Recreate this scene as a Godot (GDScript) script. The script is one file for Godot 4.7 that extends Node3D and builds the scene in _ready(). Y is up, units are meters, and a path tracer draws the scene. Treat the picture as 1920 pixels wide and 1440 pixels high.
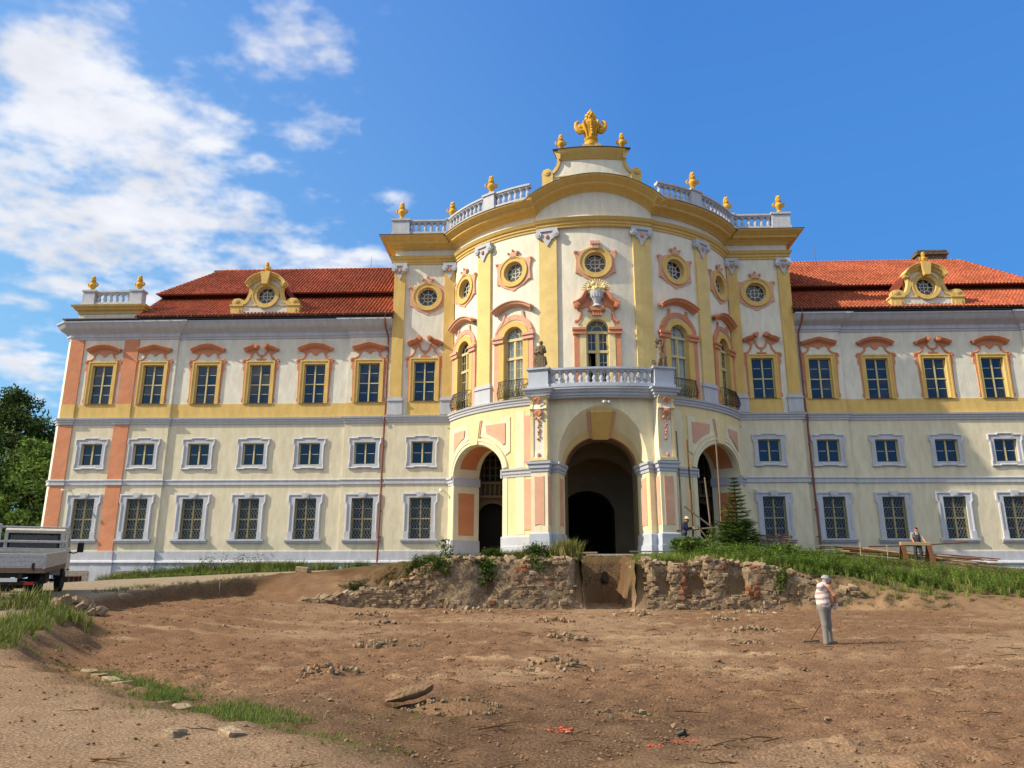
extends Node3D

# ---------- geometry collector: triangle soup, front faces given counter-clockwise as seen ----------
class G:
	var v := PackedVector3Array()
	var c := PackedColorArray()
	var col := Color.WHITE
	var use_col := false
	func tri(a: Vector3, b: Vector3, d: Vector3) -> void:
		v.append(a); v.append(d); v.append(b)
		if use_col:
			c.append(col); c.append(col); c.append(col)
	func quad(a: Vector3, b: Vector3, d: Vector3, e: Vector3) -> void:
		tri(a, b, d); tri(a, d, e)
	func box(t: Transform3D, s: Vector3, bev := 0.0) -> void:
		var h := s * 0.5
		if bev <= 0.0:
			var p: Array[Vector3] = []
			for i in 8:
				p.append(t * Vector3(h.x if i & 1 else -h.x, h.y if i & 2 else -h.y, h.z if i & 4 else -h.z))
			quad(p[4], p[5], p[7], p[6]); quad(p[1], p[0], p[2], p[3])
			quad(p[5], p[1], p[3], p[7]); quad(p[0], p[4], p[6], p[2])
			quad(p[6], p[7], p[3], p[2]); quad(p[0], p[1], p[5], p[4])
			return
		var q := {}
		for i in 8:
			var sg := Vector3(1 if i & 1 else -1, 1 if i & 2 else -1, 1 if i & 4 else -1)
			for a in 3:
				var k := h - Vector3.ONE * bev
				k[a] = h[a]
				q[i * 3 + a] = t * (sg * k)
		for a in 3:
			var b := (a + 1) % 3
			var d := (a + 2) % 3
			for s1 in 2:
				var i0 := s1 << a
				var f := [i0, i0 | (1 << b), i0 | (1 << b) | (1 << d), i0 | (1 << d)]
				if s1 == 0:
					f.reverse()
				quad(q[f[0] * 3 + a], q[f[1] * 3 + a], q[f[2] * 3 + a], q[f[3] * 3 + a])
			for s1 in 2:
				for s2 in 2:
					var i1 := (s1 << b) | (s2 << d)
					var i2 := i1 | (1 << a)
					if (s1 == 1) == (s2 == 1):
						quad(q[i1 * 3 + b], q[i2 * 3 + b], q[i2 * 3 + d], q[i1 * 3 + d])
					else:
						quad(q[i1 * 3 + d], q[i2 * 3 + d], q[i2 * 3 + b], q[i1 * 3 + b])
		for i in 8:
			tri(q[i * 3], q[i * 3 + 1], q[i * 3 + 2])
	func tube(pts: Array, rad: Array, n := 6, cap := true) -> void:
		var rings := []
		var up := Vector3(0.31, 0.17, 0.93)
		for i in pts.size():
			var a: Vector3 = pts[maxi(i - 1, 0)]
			var b: Vector3 = pts[mini(i + 1, pts.size() - 1)]
			var t := (b - a).normalized()
			var u := up - t * up.dot(t)
			if u.length() < 0.05:
				u = Vector3(0, 1, 0.1) - t * Vector3(0, 1, 0.1).dot(t)
			u = u.normalized()
			up = u
			var w := t.cross(u)
			var ring := []
			var r: float = rad[i] if rad.size() > 1 else rad[0]
			for k in n:
				var an := TAU * k / n
				ring.append(pts[i] + (u * cos(an) + w * sin(an)) * r)
			rings.append(ring)
		for i in rings.size() - 1:
			for k in n:
				var k2 := (k + 1) % n
				quad(rings[i][k], rings[i][k2], rings[i + 1][k2], rings[i + 1][k])
		if cap:
			for k in range(1, n - 1):
				tri(rings[0][0], rings[0][k + 1], rings[0][k])
				var e: Array = rings[-1]
				tri(e[0], e[k], e[k + 1])
	func lathe(t: Transform3D, prof: Array, n := 12, sx := 1.0, sz := 1.0) -> void:
		for i in prof.size() - 1:
			var a: Vector2 = prof[i]
			var b: Vector2 = prof[i + 1]
			for k in n:
				var c0 := Vector2(sin(TAU * k / n) * sx, cos(TAU * k / n) * sz)
				var c1 := Vector2(sin(TAU * (k + 1) / n) * sx, cos(TAU * (k + 1) / n) * sz)
				var p0 := t * Vector3(c0.x * a.x, a.y, c0.y * a.x)
				var p1 := t * Vector3(c1.x * a.x, a.y, c1.y * a.x)
				var p2 := t * Vector3(c1.x * b.x, b.y, c1.y * b.x)
				var p3 := t * Vector3(c0.x * b.x, b.y, c0.y * b.x)
				if a.x > 1e-5:
					tri(p0, p1, p2 if b.x > 1e-5 else p3)
				if b.x > 1e-5:
					tri(p0, p2, p3)
	func blob(o: Vector3, s: Vector3, n := 8, m := 6, b := Basis()) -> void:
		var pr := []
		for i in m + 1:
			var a := PI * i / m - PI / 2
			pr.append(Vector2(cos(a) if i > 0 and i < m else 0.0, sin(a)))
		lathe(Transform3D(b * Basis.from_scale(s), o), pr, n)
	func mesh(crease := -1.0) -> ArrayMesh:
		var arr := []
		arr.resize(Mesh.ARRAY_MAX)
		var nn := PackedVector3Array()
		nn.resize(v.size())
		var fn := PackedVector3Array()
		var nt := v.size() / 3
		fn.resize(nt)
		for i in nt:
			fn[i] = (v[i * 3 + 2] - v[i * 3]).cross(v[i * 3 + 1] - v[i * 3])
		if crease < 0.0:
			for i in nt:
				var q := fn[i].normalized()
				nn[i * 3] = q; nn[i * 3 + 1] = q; nn[i * 3 + 2] = q
		else:
			var cs := cos(deg_to_rad(crease))
			var at := {}
			for i in v.size():
				var k := Vector3i((v[i] * 2000.0).round())
				if at.has(k):
					at[k].append(i / 3)
				else:
					at[k] = PackedInt32Array([i / 3])
			var un := PackedVector3Array()
			un.resize(nt)
			for i in nt:
				un[i] = fn[i].normalized()
			for i in v.size():
				var me := un[i / 3]
				var s := Vector3.ZERO
				for f in at[Vector3i((v[i] * 2000.0).round())]:
					if un[f].dot(me) >= cs:
						s += fn[f]
				nn[i] = s.normalized() if s.length_squared() > 0.0 else me
		arr[Mesh.ARRAY_VERTEX] = v
		arr[Mesh.ARRAY_NORMAL] = nn
		if use_col:
			arr[Mesh.ARRAY_COLOR] = c
		var me2 := ArrayMesh.new()
		if v.size():
			me2.add_surface_from_arrays(Mesh.PRIMITIVE_TRIANGLES, arr)
		return me2

# ---------- facade frames: s along, h up, d outward ----------
class Face:
	var r := 0.0
	var o := Vector3.ZERO
	var t := Vector3.RIGHT
	var n := Vector3.BACK
	func p(s: float, h: float, d: float) -> Vector3:
		if r > 0.0:
			var a := s / r
			return Vector3(o.x + sin(a) * (r + d), h, o.z + cos(a) * (r + d))
		return Vector3(o.x + t.x * s + n.x * d, o.y + h, o.z + t.z * s + n.z * d)
	func at(s: float, h: float) -> Transform3D:
		if r > 0.0:
			return Transform3D(Basis(Vector3.UP, s / r), p(s, h, 0))
		return Transform3D(Basis(t, Vector3.UP, n), p(s, h, 0))

const CZ := -4.74

func flat(o: Vector3, a := 0.0) -> Face:
	var f := Face.new()
	f.o = o
	f.t = Vector3(cos(a), 0, -sin(a))
	f.n = Vector3(sin(a), 0, cos(a))
	return f

func cyl(r: float) -> Face:
	var f := Face.new()
	f.r = r
	f.o = Vector3(0, 0, CZ)
	return f

func slab(g: G, f: Face, poly: Array, d0: float, d1: float) -> void:
	var pv := PackedVector2Array(poly)
	if Geometry2D.is_polygon_clockwise(pv):
		pv.reverse()
	var ix := Geometry2D.triangulate_polygon(pv)
	for i in range(0, ix.size(), 3):
		var a := pv[ix[i]]
		var b := pv[ix[i + 1]]
		var c := pv[ix[i + 2]]
		if (b - a).cross(c - a) < 0:
			var w := b
			b = c
			c = w
		g.tri(f.p(a.x, a.y, d1), f.p(b.x, b.y, d1), f.p(c.x, c.y, d1))
	for i in pv.size():
		var a := pv[i]
		var b := pv[(i + 1) % pv.size()]
		g.quad(f.p(a.x, a.y, d0), f.p(b.x, b.y, d0), f.p(b.x, b.y, d1), f.p(a.x, a.y, d1))

func ring(g: G, f: Face, outer: Array, inner: Array, d0: float, d1: float, din := 0.0) -> void:
	# outer and inner: same count, counter-clockwise; din is the depth of the inner edge's front
	var n := outer.size()
	for i in n:
		var a: Vector2 = outer[i]
		var b: Vector2 = outer[(i + 1) % n]
		var c: Vector2 = inner[(i + 1) % n]
		var e: Vector2 = inner[i]
		g.quad(f.p(a.x, a.y, d1), f.p(b.x, b.y, d1), f.p(c.x, c.y, d1 + din), f.p(e.x, e.y, d1 + din))
		g.quad(f.p(a.x, a.y, d0), f.p(b.x, b.y, d0), f.p(b.x, b.y, d1), f.p(a.x, a.y, d1))
		g.quad(f.p(e.x, e.y, d1 + din), f.p(c.x, c.y, d1 + din), f.p(c.x, c.y, d0), f.p(e.x, e.y, d0))

func sweep(g: G, f: Face, path: Array, prof: Array, closed := false, caps := true) -> void:
	# prof: Vector2(offset to the left of the path, outward)
	var n := path.size()
	var rows := []
	for i in n:
		var p: Vector2 = path[i]
		var a: Vector2 = path[(i - 1 + n) % n] if closed or i > 0 else p
		var b: Vector2 = path[(i + 1) % n] if closed or i < n - 1 else p
		var ta := (p - a).normalized()
		var tb := (b - p).normalized()
		if a == p: ta = tb
		if b == p: tb = ta
		var na := Vector2(-ta.y, ta.x)
		var nb := Vector2(-tb.y, tb.x)
		var m := (na + nb) / maxf(0.35, 1.0 + na.dot(nb))
		var row := []
		for q in prof:
			row.append(f.p(p.x + m.x * q.x, p.y + m.y * q.x, q.y))
		rows.append(row)
	for i in (n if closed else n - 1):
		var r0: Array = rows[i]
		var r1: Array = rows[(i + 1) % n]
		for k in prof.size() - 1:
			g.quad(r0[k], r1[k], r1[k + 1], r0[k + 1])
	if caps and not closed:
		for e in [rows[0], rows[-1]]:
			var cc := Vector3.ZERO
			for q in e: cc += q
			cc /= e.size()
			for k in e.size() - 1:
				g.tri(cc, e[k], e[k + 1])

func boxf(g: G, f: Face, s0: float, s1: float, h0: float, h1: float, d0: float, d1: float) -> void:
	var n := maxi(1, int(ceil((s1 - s0) / 0.5))) if f.r > 0.0 else 1
	for i in n:
		var a := lerpf(s0, s1, float(i) / n)
		var b := lerpf(s0, s1, float(i + 1) / n)
		g.quad(f.p(a, h0, d1), f.p(b, h0, d1), f.p(b, h1, d1), f.p(a, h1, d1))
		g.quad(f.p(a, h1, d1), f.p(b, h1, d1), f.p(b, h1, d0), f.p(a, h1, d0))
		g.quad(f.p(a, h0, d0), f.p(b, h0, d0), f.p(b, h0, d1), f.p(a, h0, d1))
	g.quad(f.p(s0, h0, d0), f.p(s0, h0, d1), f.p(s0, h1, d1), f.p(s0, h1, d0))
	g.quad(f.p(s1, h0, d1), f.p(s1, h0, d0), f.p(s1, h1, d0), f.p(s1, h1, d1))

# hole: {s, w (half), h0, h1, k: "rect" | "arch" | "round", rise}; for arch h1 is the springing
func hole_span(o: Dictionary, s: float) -> Vector2:
	var x := clampf((s - o.s) / o.w, -1.0, 1.0)
	var y := sqrt(maxf(0.0, 1.0 - x * x))
	if o.k == "rect": return Vector2(o.h0, o.h1)
	if o.k == "arch": return Vector2(o.h0, o.h1 + o.rise * y)
	return Vector2(o.h0 - o.rise * y, o.h0 + o.rise * y)

func outline(o: Dictionary, n := 24) -> Array:
	# counter-clockwise outline of an opening
	var p := []
	if o.k == "rect":
		return [Vector2(o.s - o.w, o.h0), Vector2(o.s + o.w, o.h0), Vector2(o.s + o.w, o.h1), Vector2(o.s - o.w, o.h1)]
	if o.k == "arch":
		p = [Vector2(o.s - o.w, o.h0), Vector2(o.s + o.w, o.h0)]
		for i in n + 1:
			var a := PI * i / n
			p.append(Vector2(o.s + o.w * cos(a), o.h1 + o.rise * sin(a)))
		return p
	for i in n * 2:
		var a := TAU * i / (n * 2)
		p.append(Vector2(o.s + o.w * cos(a), o.h0 + o.rise * sin(a)))
	return p

func wallh(g: G, f: Face, s0: float, s1: float, h0: float, h1: float, holes := [], d := 0.0, top = null) -> void:
	var cuts := [s0, s1]
	for o in holes:
		var n := 1 if o.k == "rect" else 20
		for i in n + 1:
			# cosine spacing keeps round openings round
			cuts.append(o.s - o.w * cos(PI * i / n))
	if f.r > 0.0 or top != null:
		var n := int(ceil((s1 - s0) / 0.35))
		for i in n: cuts.append(lerpf(s0, s1, float(i) / n))
	cuts.sort()
	for i in cuts.size() - 1:
		var a: float = maxf(cuts[i], s0)
		var b: float = minf(cuts[i + 1], s1)
		if b - a < 1e-4: continue
		var m := (a + b) * 0.5
		var la := [h0]
		var lb := [h0]
		var hs := []
		for o in holes:
			if m > o.s - o.w and m < o.s + o.w: hs.append(o)
		hs.sort_custom(func(x, y): return x.h0 < y.h0)
		for o in hs:
			var u := hole_span(o, a)
			var w := hole_span(o, b)
			la.append_array([u.x, u.y]); lb.append_array([w.x, w.y])
		la.append(h1 if top == null else top.call(a))
		lb.append(h1 if top == null else top.call(b))
		for k in range(0, la.size(), 2):
			if la[k + 1] - la[k] > 1e-4 or lb[k + 1] - lb[k] > 1e-4:
				g.quad(f.p(a, la[k], d), f.p(b, lb[k], d), f.p(b, lb[k + 1], d), f.p(a, la[k + 1], d))

func reveal(g: G, f: Face, pts: Array, d0: float, d1: float, skip_first := false, open_path := false) -> void:
	for i in range(1 if skip_first else 0, pts.size() - (1 if open_path else 0)):
		var a: Vector2 = pts[i]
		var b: Vector2 = pts[(i + 1) % pts.size()]
		g.quad(f.p(a.x, a.y, d0), f.p(a.x, a.y, d1), f.p(b.x, b.y, d1), f.p(b.x, b.y, d0))

func plan(g: G, path: Array, prof: Array, caps := true) -> void:
	# path: Vector2(x, z) with the outside to its left when seen from above with z up the page; prof: Vector2(out, height)
	var n := path.size()
	var rows := []
	for i in n:
		var p: Vector2 = path[i]
		var a: Vector2 = path[i - 1] if i > 0 else p
		var b: Vector2 = path[i + 1] if i < n - 1 else p
		var ta := (p - a).normalized()
		var tb := (b - p).normalized()
		if i == 0: ta = tb
		if i == n - 1: tb = ta
		var na := Vector2(-ta.y, ta.x)
		var nb := Vector2(-tb.y, tb.x)
		var m := (na + nb) / maxf(0.3, 1.0 + na.dot(nb))
		var row := []
		for q in prof:
			row.append(Vector3(p.x + m.x * q.x, q.y, p.y + m.y * q.x))
		rows.append(row)
	for i in n - 1:
		for k in prof.size() - 1:
			g.quad(rows[i][k], rows[i + 1][k], rows[i + 1][k + 1], rows[i][k + 1])
	if caps:
		for e in [rows[0], rows[-1]]:
			var cc := Vector3.ZERO
			for q in e: cc += q
			cc /= e.size()
			for k in e.size() - 1: g.tri(cc, e[k], e[k + 1])

func mir(path: Array) -> Array:
	var q := []
	for p in path: q.push_front(Vector2(-p.x, p.y))
	return q

func arc(r: float, a0: float, a1: float, n: int) -> Array:
	var q := []
	for i in n + 1:
		var a := deg_to_rad(lerpf(a0, a1, float(i) / n))
		q.append(Vector2(sin(a) * r, CZ + cos(a) * r))
	return q

func curve2(pts: Array, n := 6) -> Array:
	# smooth curve through points
	var q := []
	for i in pts.size() - 1:
		var a: Vector2 = pts[maxi(i - 1, 0)]
		var b: Vector2 = pts[i]
		var c: Vector2 = pts[i + 1]
		var d: Vector2 = pts[mini(i + 2, pts.size() - 1)]
		for k in n:
			q.append(b.cubic_interpolate(c, a, d, float(k) / n))
	q.append(pts[-1])
	return q

# ---------- naming ----------
var used := {}
func numbered(s: String) -> String:
	if not used.has(s):
		used[s] = 0
		return s
	used[s] += 1
	return "%s_%03d" % [s, used[s]]

func thing(called: String, label: String, category: String, at := Vector3.ZERO, turn := 0.0, group := "") -> Node3D:
	var o := Node3D.new()
	o.name = numbered(called)
	add_child(o, true)
	o.position = at
	o.rotation.y = turn
	tag(o, label, category, group)
	return o

func tag(o: Node, label: String, category := "", group := "") -> void:
	if label: o.set_meta("label", label)
	if category: o.set_meta("category", category)
	if group: o.set_meta("group", group)

func put(called: String, m: Mesh, mat: Material, parent: Node) -> MeshInstance3D:
	var o := MeshInstance3D.new()
	o.name = numbered(called) if parent == self else called
	o.mesh = m
	o.material_override = mat
	parent.add_child(o, true)
	return o

func part(called: String, g: G, mat: Material, parent: Node, crease := -1.0) -> MeshInstance3D:
	return put(called, g.mesh(crease), mat, parent)

func many(called: String, m: Mesh, mat: Material, parent: Node, ts: Array, cols := []) -> MultiMeshInstance3D:
	var mm := MultiMesh.new()
	mm.transform_format = MultiMesh.TRANSFORM_3D
	mm.use_colors = cols.size() > 0
	mm.mesh = m
	mm.instance_count = ts.size()
	for i in ts.size():
		mm.set_instance_transform(i, ts[i])
		if cols.size(): mm.set_instance_color(i, cols[i % cols.size()])
	var o := MultiMeshInstance3D.new()
	o.name = numbered(called) if parent == self else called
	o.multimesh = mm
	o.material_override = mat
	o.set_meta("kind", "stuff")
	parent.add_child(o, true)
	return o

# ---------- materials ----------
var M := {}
var rng := RandomNumberGenerator.new()

func lin(r: float, g: float, b: float) -> Color:
	return Color(r, g, b).linear_to_srgb()

func noise(freq: float, sd: int, oct := 5, gain := 0.5) -> FastNoiseLite:
	var n := FastNoiseLite.new()
	n.seed = sd
	n.noise_type = FastNoiseLite.TYPE_SIMPLEX_SMOOTH
	n.frequency = freq
	n.fractal_octaves = oct
	n.fractal_gain = gain
	return n

func grey_tex(n: FastNoiseLite, size: int, lo: float, hi: float, tint := Color.WHITE, tint2 := Color.WHITE) -> ImageTexture:
	var im := n.get_seamless_image(size, size)
	im.convert(Image.FORMAT_L8)
	var d := im.get_data()
	var o := PackedByteArray()
	o.resize(d.size() * 3)
	var lut := []
	for i in 256:
		var t := i / 255.0
		var k := tint.lerp(tint2, t) * lerpf(lo, hi, t)
		lut.append([int(clampf(k.r, 0, 1) * 255), int(clampf(k.g, 0, 1) * 255), int(clampf(k.b, 0, 1) * 255)])
	for i in d.size():
		var l: Array = lut[d[i]]
		o[i * 3] = l[0]; o[i * 3 + 1] = l[1]; o[i * 3 + 2] = l[2]
	return ImageTexture.create_from_image(Image.create_from_data(size, size, false, Image.FORMAT_RGB8, o))

func bump_tex(n: FastNoiseLite, size: int, strength: float) -> ImageTexture:
	var im := n.get_seamless_image(size, size)
	im.convert(Image.FORMAT_RGBA8)
	im.bump_map_to_normal_map(strength)
	return ImageTexture.create_from_image(im)

func mat(called: String, c: Color, rough := 0.9, spec := 0.3, tex: Texture2D = null, scale := 0.3, nrm: Texture2D = null, nscale := 0.6, vcol := false) -> StandardMaterial3D:
	var m := StandardMaterial3D.new()
	m.resource_name = called
	m.albedo_color = c
	m.roughness = rough
	m.metallic_specular = spec
	m.vertex_color_use_as_albedo = vcol
	if tex or nrm:
		m.albedo_texture = tex
		m.uv1_triplanar = true
		m.uv1_world_triplanar = true
		m.uv1_scale = Vector3.ONE * scale
		if nrm:
			m.normal_enabled = true
			m.normal_texture = nrm
			m.normal_scale = nscale
	M[called] = m
	return m

const EXPOSURE := 1.9

func make_sky() -> PanoramaSkyMaterial:
	var W := 4096
	var H := 2048
	var px := PackedByteArray()
	px.resize(W * H * 3)
	var n1 := noise(0.30, 11, 7, 0.62)
	var n2 := noise(0.9, 5, 4, 0.6)
	var n3 := noise(0.05, 21, 2)
	# cloud banks: azimuth, elevation (degrees), half sizes, strength
	var banks := [[-37.0, 32.0, 8.0, 6.5, 0.36], [-29.0, 26.5, 8.0, 4.5, 0.40], [-20.0, 20.5, 11.0, 4.2, 0.40], [-22.5, 37.5, 6.0, 3.6, 0.33], [-20.5, 41.5, 4.5, 2.0, 0.25],
		[-36.0, 20.5, 6.0, 2.2, 0.34], [-33.0, 23.5, 5.0, 2.5, 0.22], [-11.5, 21.5, 7.5, 2.8, 0.36], [-12.0, 28.2, 1.7, 0.55, 0.42], [-19.0, 31.2, 2.4, 0.9, 0.27], [-35.0, 14.5, 7.0, 1.8, 0.34], [-38.0, 40.0, 6.0, 3.0, 0.22], [-24.0, 17.0, 9.0, 1.6, 0.22],
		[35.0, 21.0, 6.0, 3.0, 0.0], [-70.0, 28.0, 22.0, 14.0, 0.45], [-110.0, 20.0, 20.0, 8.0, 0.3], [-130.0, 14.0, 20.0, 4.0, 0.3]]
	var y := 0
	while y < H:
		var el := (0.5 - (y + 0.5) / H) * 180.0
		var x := 0
		var fine_row := el > -1.0 and el < 58.0
		while x < W:
			var az := fposmod((x + 0.5) / W * 360.0 + 180.0, 360.0) - 180.0
			var fine := fine_row and absf(az) < 48.0
			var step := 1 if fine else 8
			if not fine and (y % 8) != 0:
				x += 8
				continue
			var e := maxf(el, 0.0)
			var t := pow(1.0 - clampf(e / 62.0, 0.0, 1.0), 1.6)
			# deep blue overhead and away from the sun, pale near the horizon and towards the left
			var left := minf(0.75, clampf((-az + 10.0) / 75.0, 0.0, 1.0) if az > -120.0 else clampf((az + 180.0) / 60.0, 0.0, 1.0))
			var r := lerpf(0.06, 0.10, t) + 0.30 * left * (0.3 + t)
			var g := lerpf(0.205, 0.385, t) + 0.42 * left * (0.3 + t)
			var b := lerpf(0.63, 0.875, t) + 0.22 * left
			if el < 0.0:
				r = 0.24; g = 0.22; b = 0.17
			else:
				var k := 0.85 * smoothstep(52.0, 92.0, absf(az)) * smoothstep(9.0, 28.0, e)  # unseen cloud cover beyond the frame, raised to lift the shaded walls
				for q in banks:
					var da: float = (az - q[0]) / q[2]
					var de: float = (el - q[1]) / q[3]
					var s := da * da + de * de
					if s < 6.0: k += q[4] * exp(-s)
				if k > 0.015:
					var ra := deg_to_rad(az)
					var re := deg_to_rad(e + 7.0)
					var d := Vector3(sin(ra) / tan(re), 0.0, -cos(ra) / tan(re)) * 9.0
					var f := n1.get_noise_3d(d.x, d.z * 1.25, 3.0) + 0.32 * n2.get_noise_3d(d.x, d.z, 0.0) * (1.0 if fine else 0.0)
					var dens := smoothstep(0.13, 0.80, k + f * 0.92 + n3.get_noise_2d(d.x, d.z) * 0.2)
					var shade := clampf(0.95 - 0.26 * n1.get_noise_3d(d.x + 1.2, d.z + 0.4, 9.0) - 0.12 * dens * (1.0 - clampf(e / 30.0, 0.0, 1.0)), 0.0, 1.0)
					var cw := dens * 0.92
					# clouds out of view brightened to lift the shade, most near the sun's bearing
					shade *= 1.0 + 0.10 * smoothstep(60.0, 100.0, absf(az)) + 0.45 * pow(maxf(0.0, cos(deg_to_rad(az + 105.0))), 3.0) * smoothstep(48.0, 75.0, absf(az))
					r = lerpf(r, 0.98 * shade, cw); g = lerpf(g, 0.985 * shade, cw); b = lerpf(b, 1.0 * minf(1.0, shade * 1.03), cw)
			var c := Color(r / EXPOSURE, g / EXPOSURE, b / EXPOSURE).linear_to_srgb()
			var R := int(clampf(c.r, 0, 1) * 255.0 + 0.5)
			var Gc := int(clampf(c.g, 0, 1) * 255.0 + 0.5)
			var B := int(clampf(c.b, 0, 1) * 255.0 + 0.5)
			if step == 1:
				var i := (y * W + x) * 3
				px[i] = R; px[i + 1] = Gc; px[i + 2] = B
			else:
				for yy in 8:
					for xx in 8:
						var i := ((y + yy) * W + x + xx) * 3
						px[i] = R; px[i + 1] = Gc; px[i + 2] = B
			x += step
		y += 1
	var m := PanoramaSkyMaterial.new()
	m.panorama = ImageTexture.create_from_image(Image.create_from_data(W, H, false, Image.FORMAT_RGB8, px))
	return m

func setup() -> void:
	var cam := Camera3D.new()
	cam.name = "camera"
	cam.fov = 53.02
	cam.near = 0.1
	cam.far = 6000.0
	cam.position = Vector3(-3.2, 1.55, 48.0)
	cam.rotation_order = EULER_ORDER_YXZ
	cam.rotation_degrees = Vector3(14.70, 2.33, 0.08)
	add_child(cam)
	cam.current = true
	var env := Environment.new()
	env.background_mode = Environment.BG_SKY
	env.sky = Sky.new()
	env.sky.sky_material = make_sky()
	env.tonemap_mode = Environment.TONE_MAPPER_LINEAR
	env.tonemap_exposure = EXPOSURE
	env.sdfgi_enabled = true
	env.ssao_enabled = true
	env.ssil_enabled = true
	var we := WorldEnvironment.new()
	we.name = "world_environment"
	we.environment = env
	add_child(we)
	var sun := DirectionalLight3D.new()
	sun.name = "sun"
	sun.light_energy = 1.05
	sun.light_color = Color(1.0, 0.945, 0.85)
	sun.light_angular_distance = 0.53
	sun.shadow_enabled = true
	add_child(sun)
	sun.look_at_from_position(Vector3.ZERO, -Vector3(-0.765, 0.605, 0.225), Vector3.UP)

func materials() -> void:
	var pn := bump_tex(noise(0.012, 3, 6, 0.62), 1024, 5.0)
	var pa := grey_tex(noise(0.006, 8, 6, 0.6), 1024, 0.91, 1.0, Color(0.99, 0.98, 0.965), Color.WHITE)
	var fine := bump_tex(noise(0.05, 4, 4, 0.6), 512, 4.0)
	var pl := func(c: Color, n: String): return mat(n, c, 0.92, 0.25, pa, 0.13, pn, 0.3)
	pl.call(lin(0.79, 0.765, 0.68), "cream_high"); pl.call(lin(0.73, 0.67, 0.52), "cream_low"); pl.call(lin(0.82, 0.785, 0.685), "white")
	pl.call(lin(0.72, 0.505, 0.185), "ochre"); pl.call(lin(0.81, 0.685, 0.39), "yellow"); pl.call(lin(0.77, 0.59, 0.26), "pilaster_yellow"); pl.call(lin(0.82, 0.75, 0.54), "pale_yellow")
	pl.call(lin(0.66, 0.285, 0.165), "salmon"); pl.call(lin(0.72, 0.41, 0.30), "rose"); pl.call(lin(0.67, 0.27, 0.13), "orange"); pl.call(lin(0.53, 0.555, 0.63), "lilac")
	pl.call(lin(0.48, 0.525, 0.63), "bluegrey")
	pl.call(lin(0.72, 0.42, 0.06), "gold")
	M.gold.roughness = 0.55
	# rain has drawn the stains on the plaster out downwards
	for k in ["cream_high", "cream_low", "white", "ochre", "yellow", "pale_yellow", "lilac"]: M[k].uv1_scale = Vector3(0.33, 0.09, 0.33)
	mat("frame", lin(0.55, 0.47, 0.25), 0.6, 0.4)
	mat("grille", lin(0.20, 0.18, 0.11), 0.6, 0.4)
	mat("bars", lin(0.62, 0.60, 0.52), 0.6, 0.4)
	mat("glass", lin(0.010, 0.017, 0.030), 0.03, 0.6)
	mat("glass_b", lin(0.012, 0.017, 0.026), 0.05, 0.55)
	var gc := mat("clear_glass", Color(0.7, 0.8, 0.85, 0.12), 0.02, 0.6)
	gc.transparency = BaseMaterial3D.TRANSPARENCY_ALPHA
	mat("curtain", lin(0.55, 0.62, 0.66), 0.9, 0.2)
	mat("dark", lin(0.02, 0.018, 0.016), 0.9, 0.2)
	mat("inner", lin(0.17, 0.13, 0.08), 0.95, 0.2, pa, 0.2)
	mat("iron", lin(0.018, 0.02, 0.018), 0.5, 0.4)
	mat("tin", lin(0.07, 0.035, 0.03), 0.5, 0.5)
	mat("copper", lin(0.20, 0.06, 0.04), 0.45, 0.5)
	var tile := grey_tex(noise(0.02, 31, 4), 512, 0.72, 1.0, Color(0.92, 0.86, 0.84), Color.WHITE)
	mat("tile", lin(0.58, 0.165, 0.085), 0.8, 0.3, tile, 0.5, fine, 0.2, true)
	mat("tile_bed", lin(0.16, 0.04, 0.025), 0.9, 0.2)
	var st := grey_tex(noise(0.018, 41, 6, 0.65), 512, 0.6, 1.05, Color(0.95, 0.88, 0.8), Color.WHITE)
	var sn := bump_tex(noise(0.03, 42, 6, 0.65), 512, 9.0)
	mat("stone", Color.WHITE, 0.95, 0.2, st, 1.3, sn, 0.9, true)
	mat("core", Color.WHITE, 0.97, 0.15, st, 0.7, sn, 0.8, true)
	mat("core_plain", lin(0.36, 0.27, 0.18), 0.97, 0.15, st, 0.5, sn, 1.2)
	mat("statue", lin(0.31, 0.25, 0.18), 0.9, 0.25, st, 1.0, sn, 0.6)
	mat("chimney", lin(0.24, 0.21, 0.17), 0.95, 0.2, st, 0.6, sn, 0.8)
	var da := grey_tex(noise(0.03, 51, 7, 0.74), 1024, 0.5, 1.3, Color(0.93, 0.85, 0.8), Color(1, 1, 0.97))
	var dn := bump_tex(noise(0.05, 52, 7, 0.78), 1024, 13.0)
	mat("dirt", Color.WHITE, 0.97, 0.12, da, 0.6, dn, 0.65, true)
	mat("clod", Color.WHITE, 0.97, 0.12, st, 2.0, null, 0.5, true)
	var lf := mat("leaf", Color.WHITE, 0.6, 0.3, null, 1.0, null, 1.0, true)
	lf.backlight_enabled = true
	lf.backlight = lin(0.10, 0.16, 0.02)
	lf.cull_mode = BaseMaterial3D.CULL_DISABLED
	mat("bark", lin(0.11, 0.08, 0.055), 0.95, 0.2, st, 1.0, sn, 0.8)
	var wd := grey_tex(noise(0.03, 61, 4), 256, 0.75, 1.0)
	mat("wood_pale", lin(0.52, 0.38, 0.23), 0.85, 0.25, wd, 1.5)
	mat("wood_red", lin(0.20, 0.085, 0.045), 0.85, 0.25, wd, 1.5)
	mat("wood_grey", lin(0.25, 0.19, 0.14), 0.9, 0.2, wd, 1.5)
	mat("rust", lin(0.12, 0.055, 0.04), 0.7, 0.35)
	mat("truck_paint", lin(0.66, 0.63, 0.55), 0.45, 0.4, wd, 0.9)
	mat("truck_gate", lin(0.55, 0.56, 0.57), 0.55, 0.4, wd, 1.2)
	mat("truck_gate_pale", lin(0.58, 0.53, 0.43), 0.55, 0.4, wd, 1.2)
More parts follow.
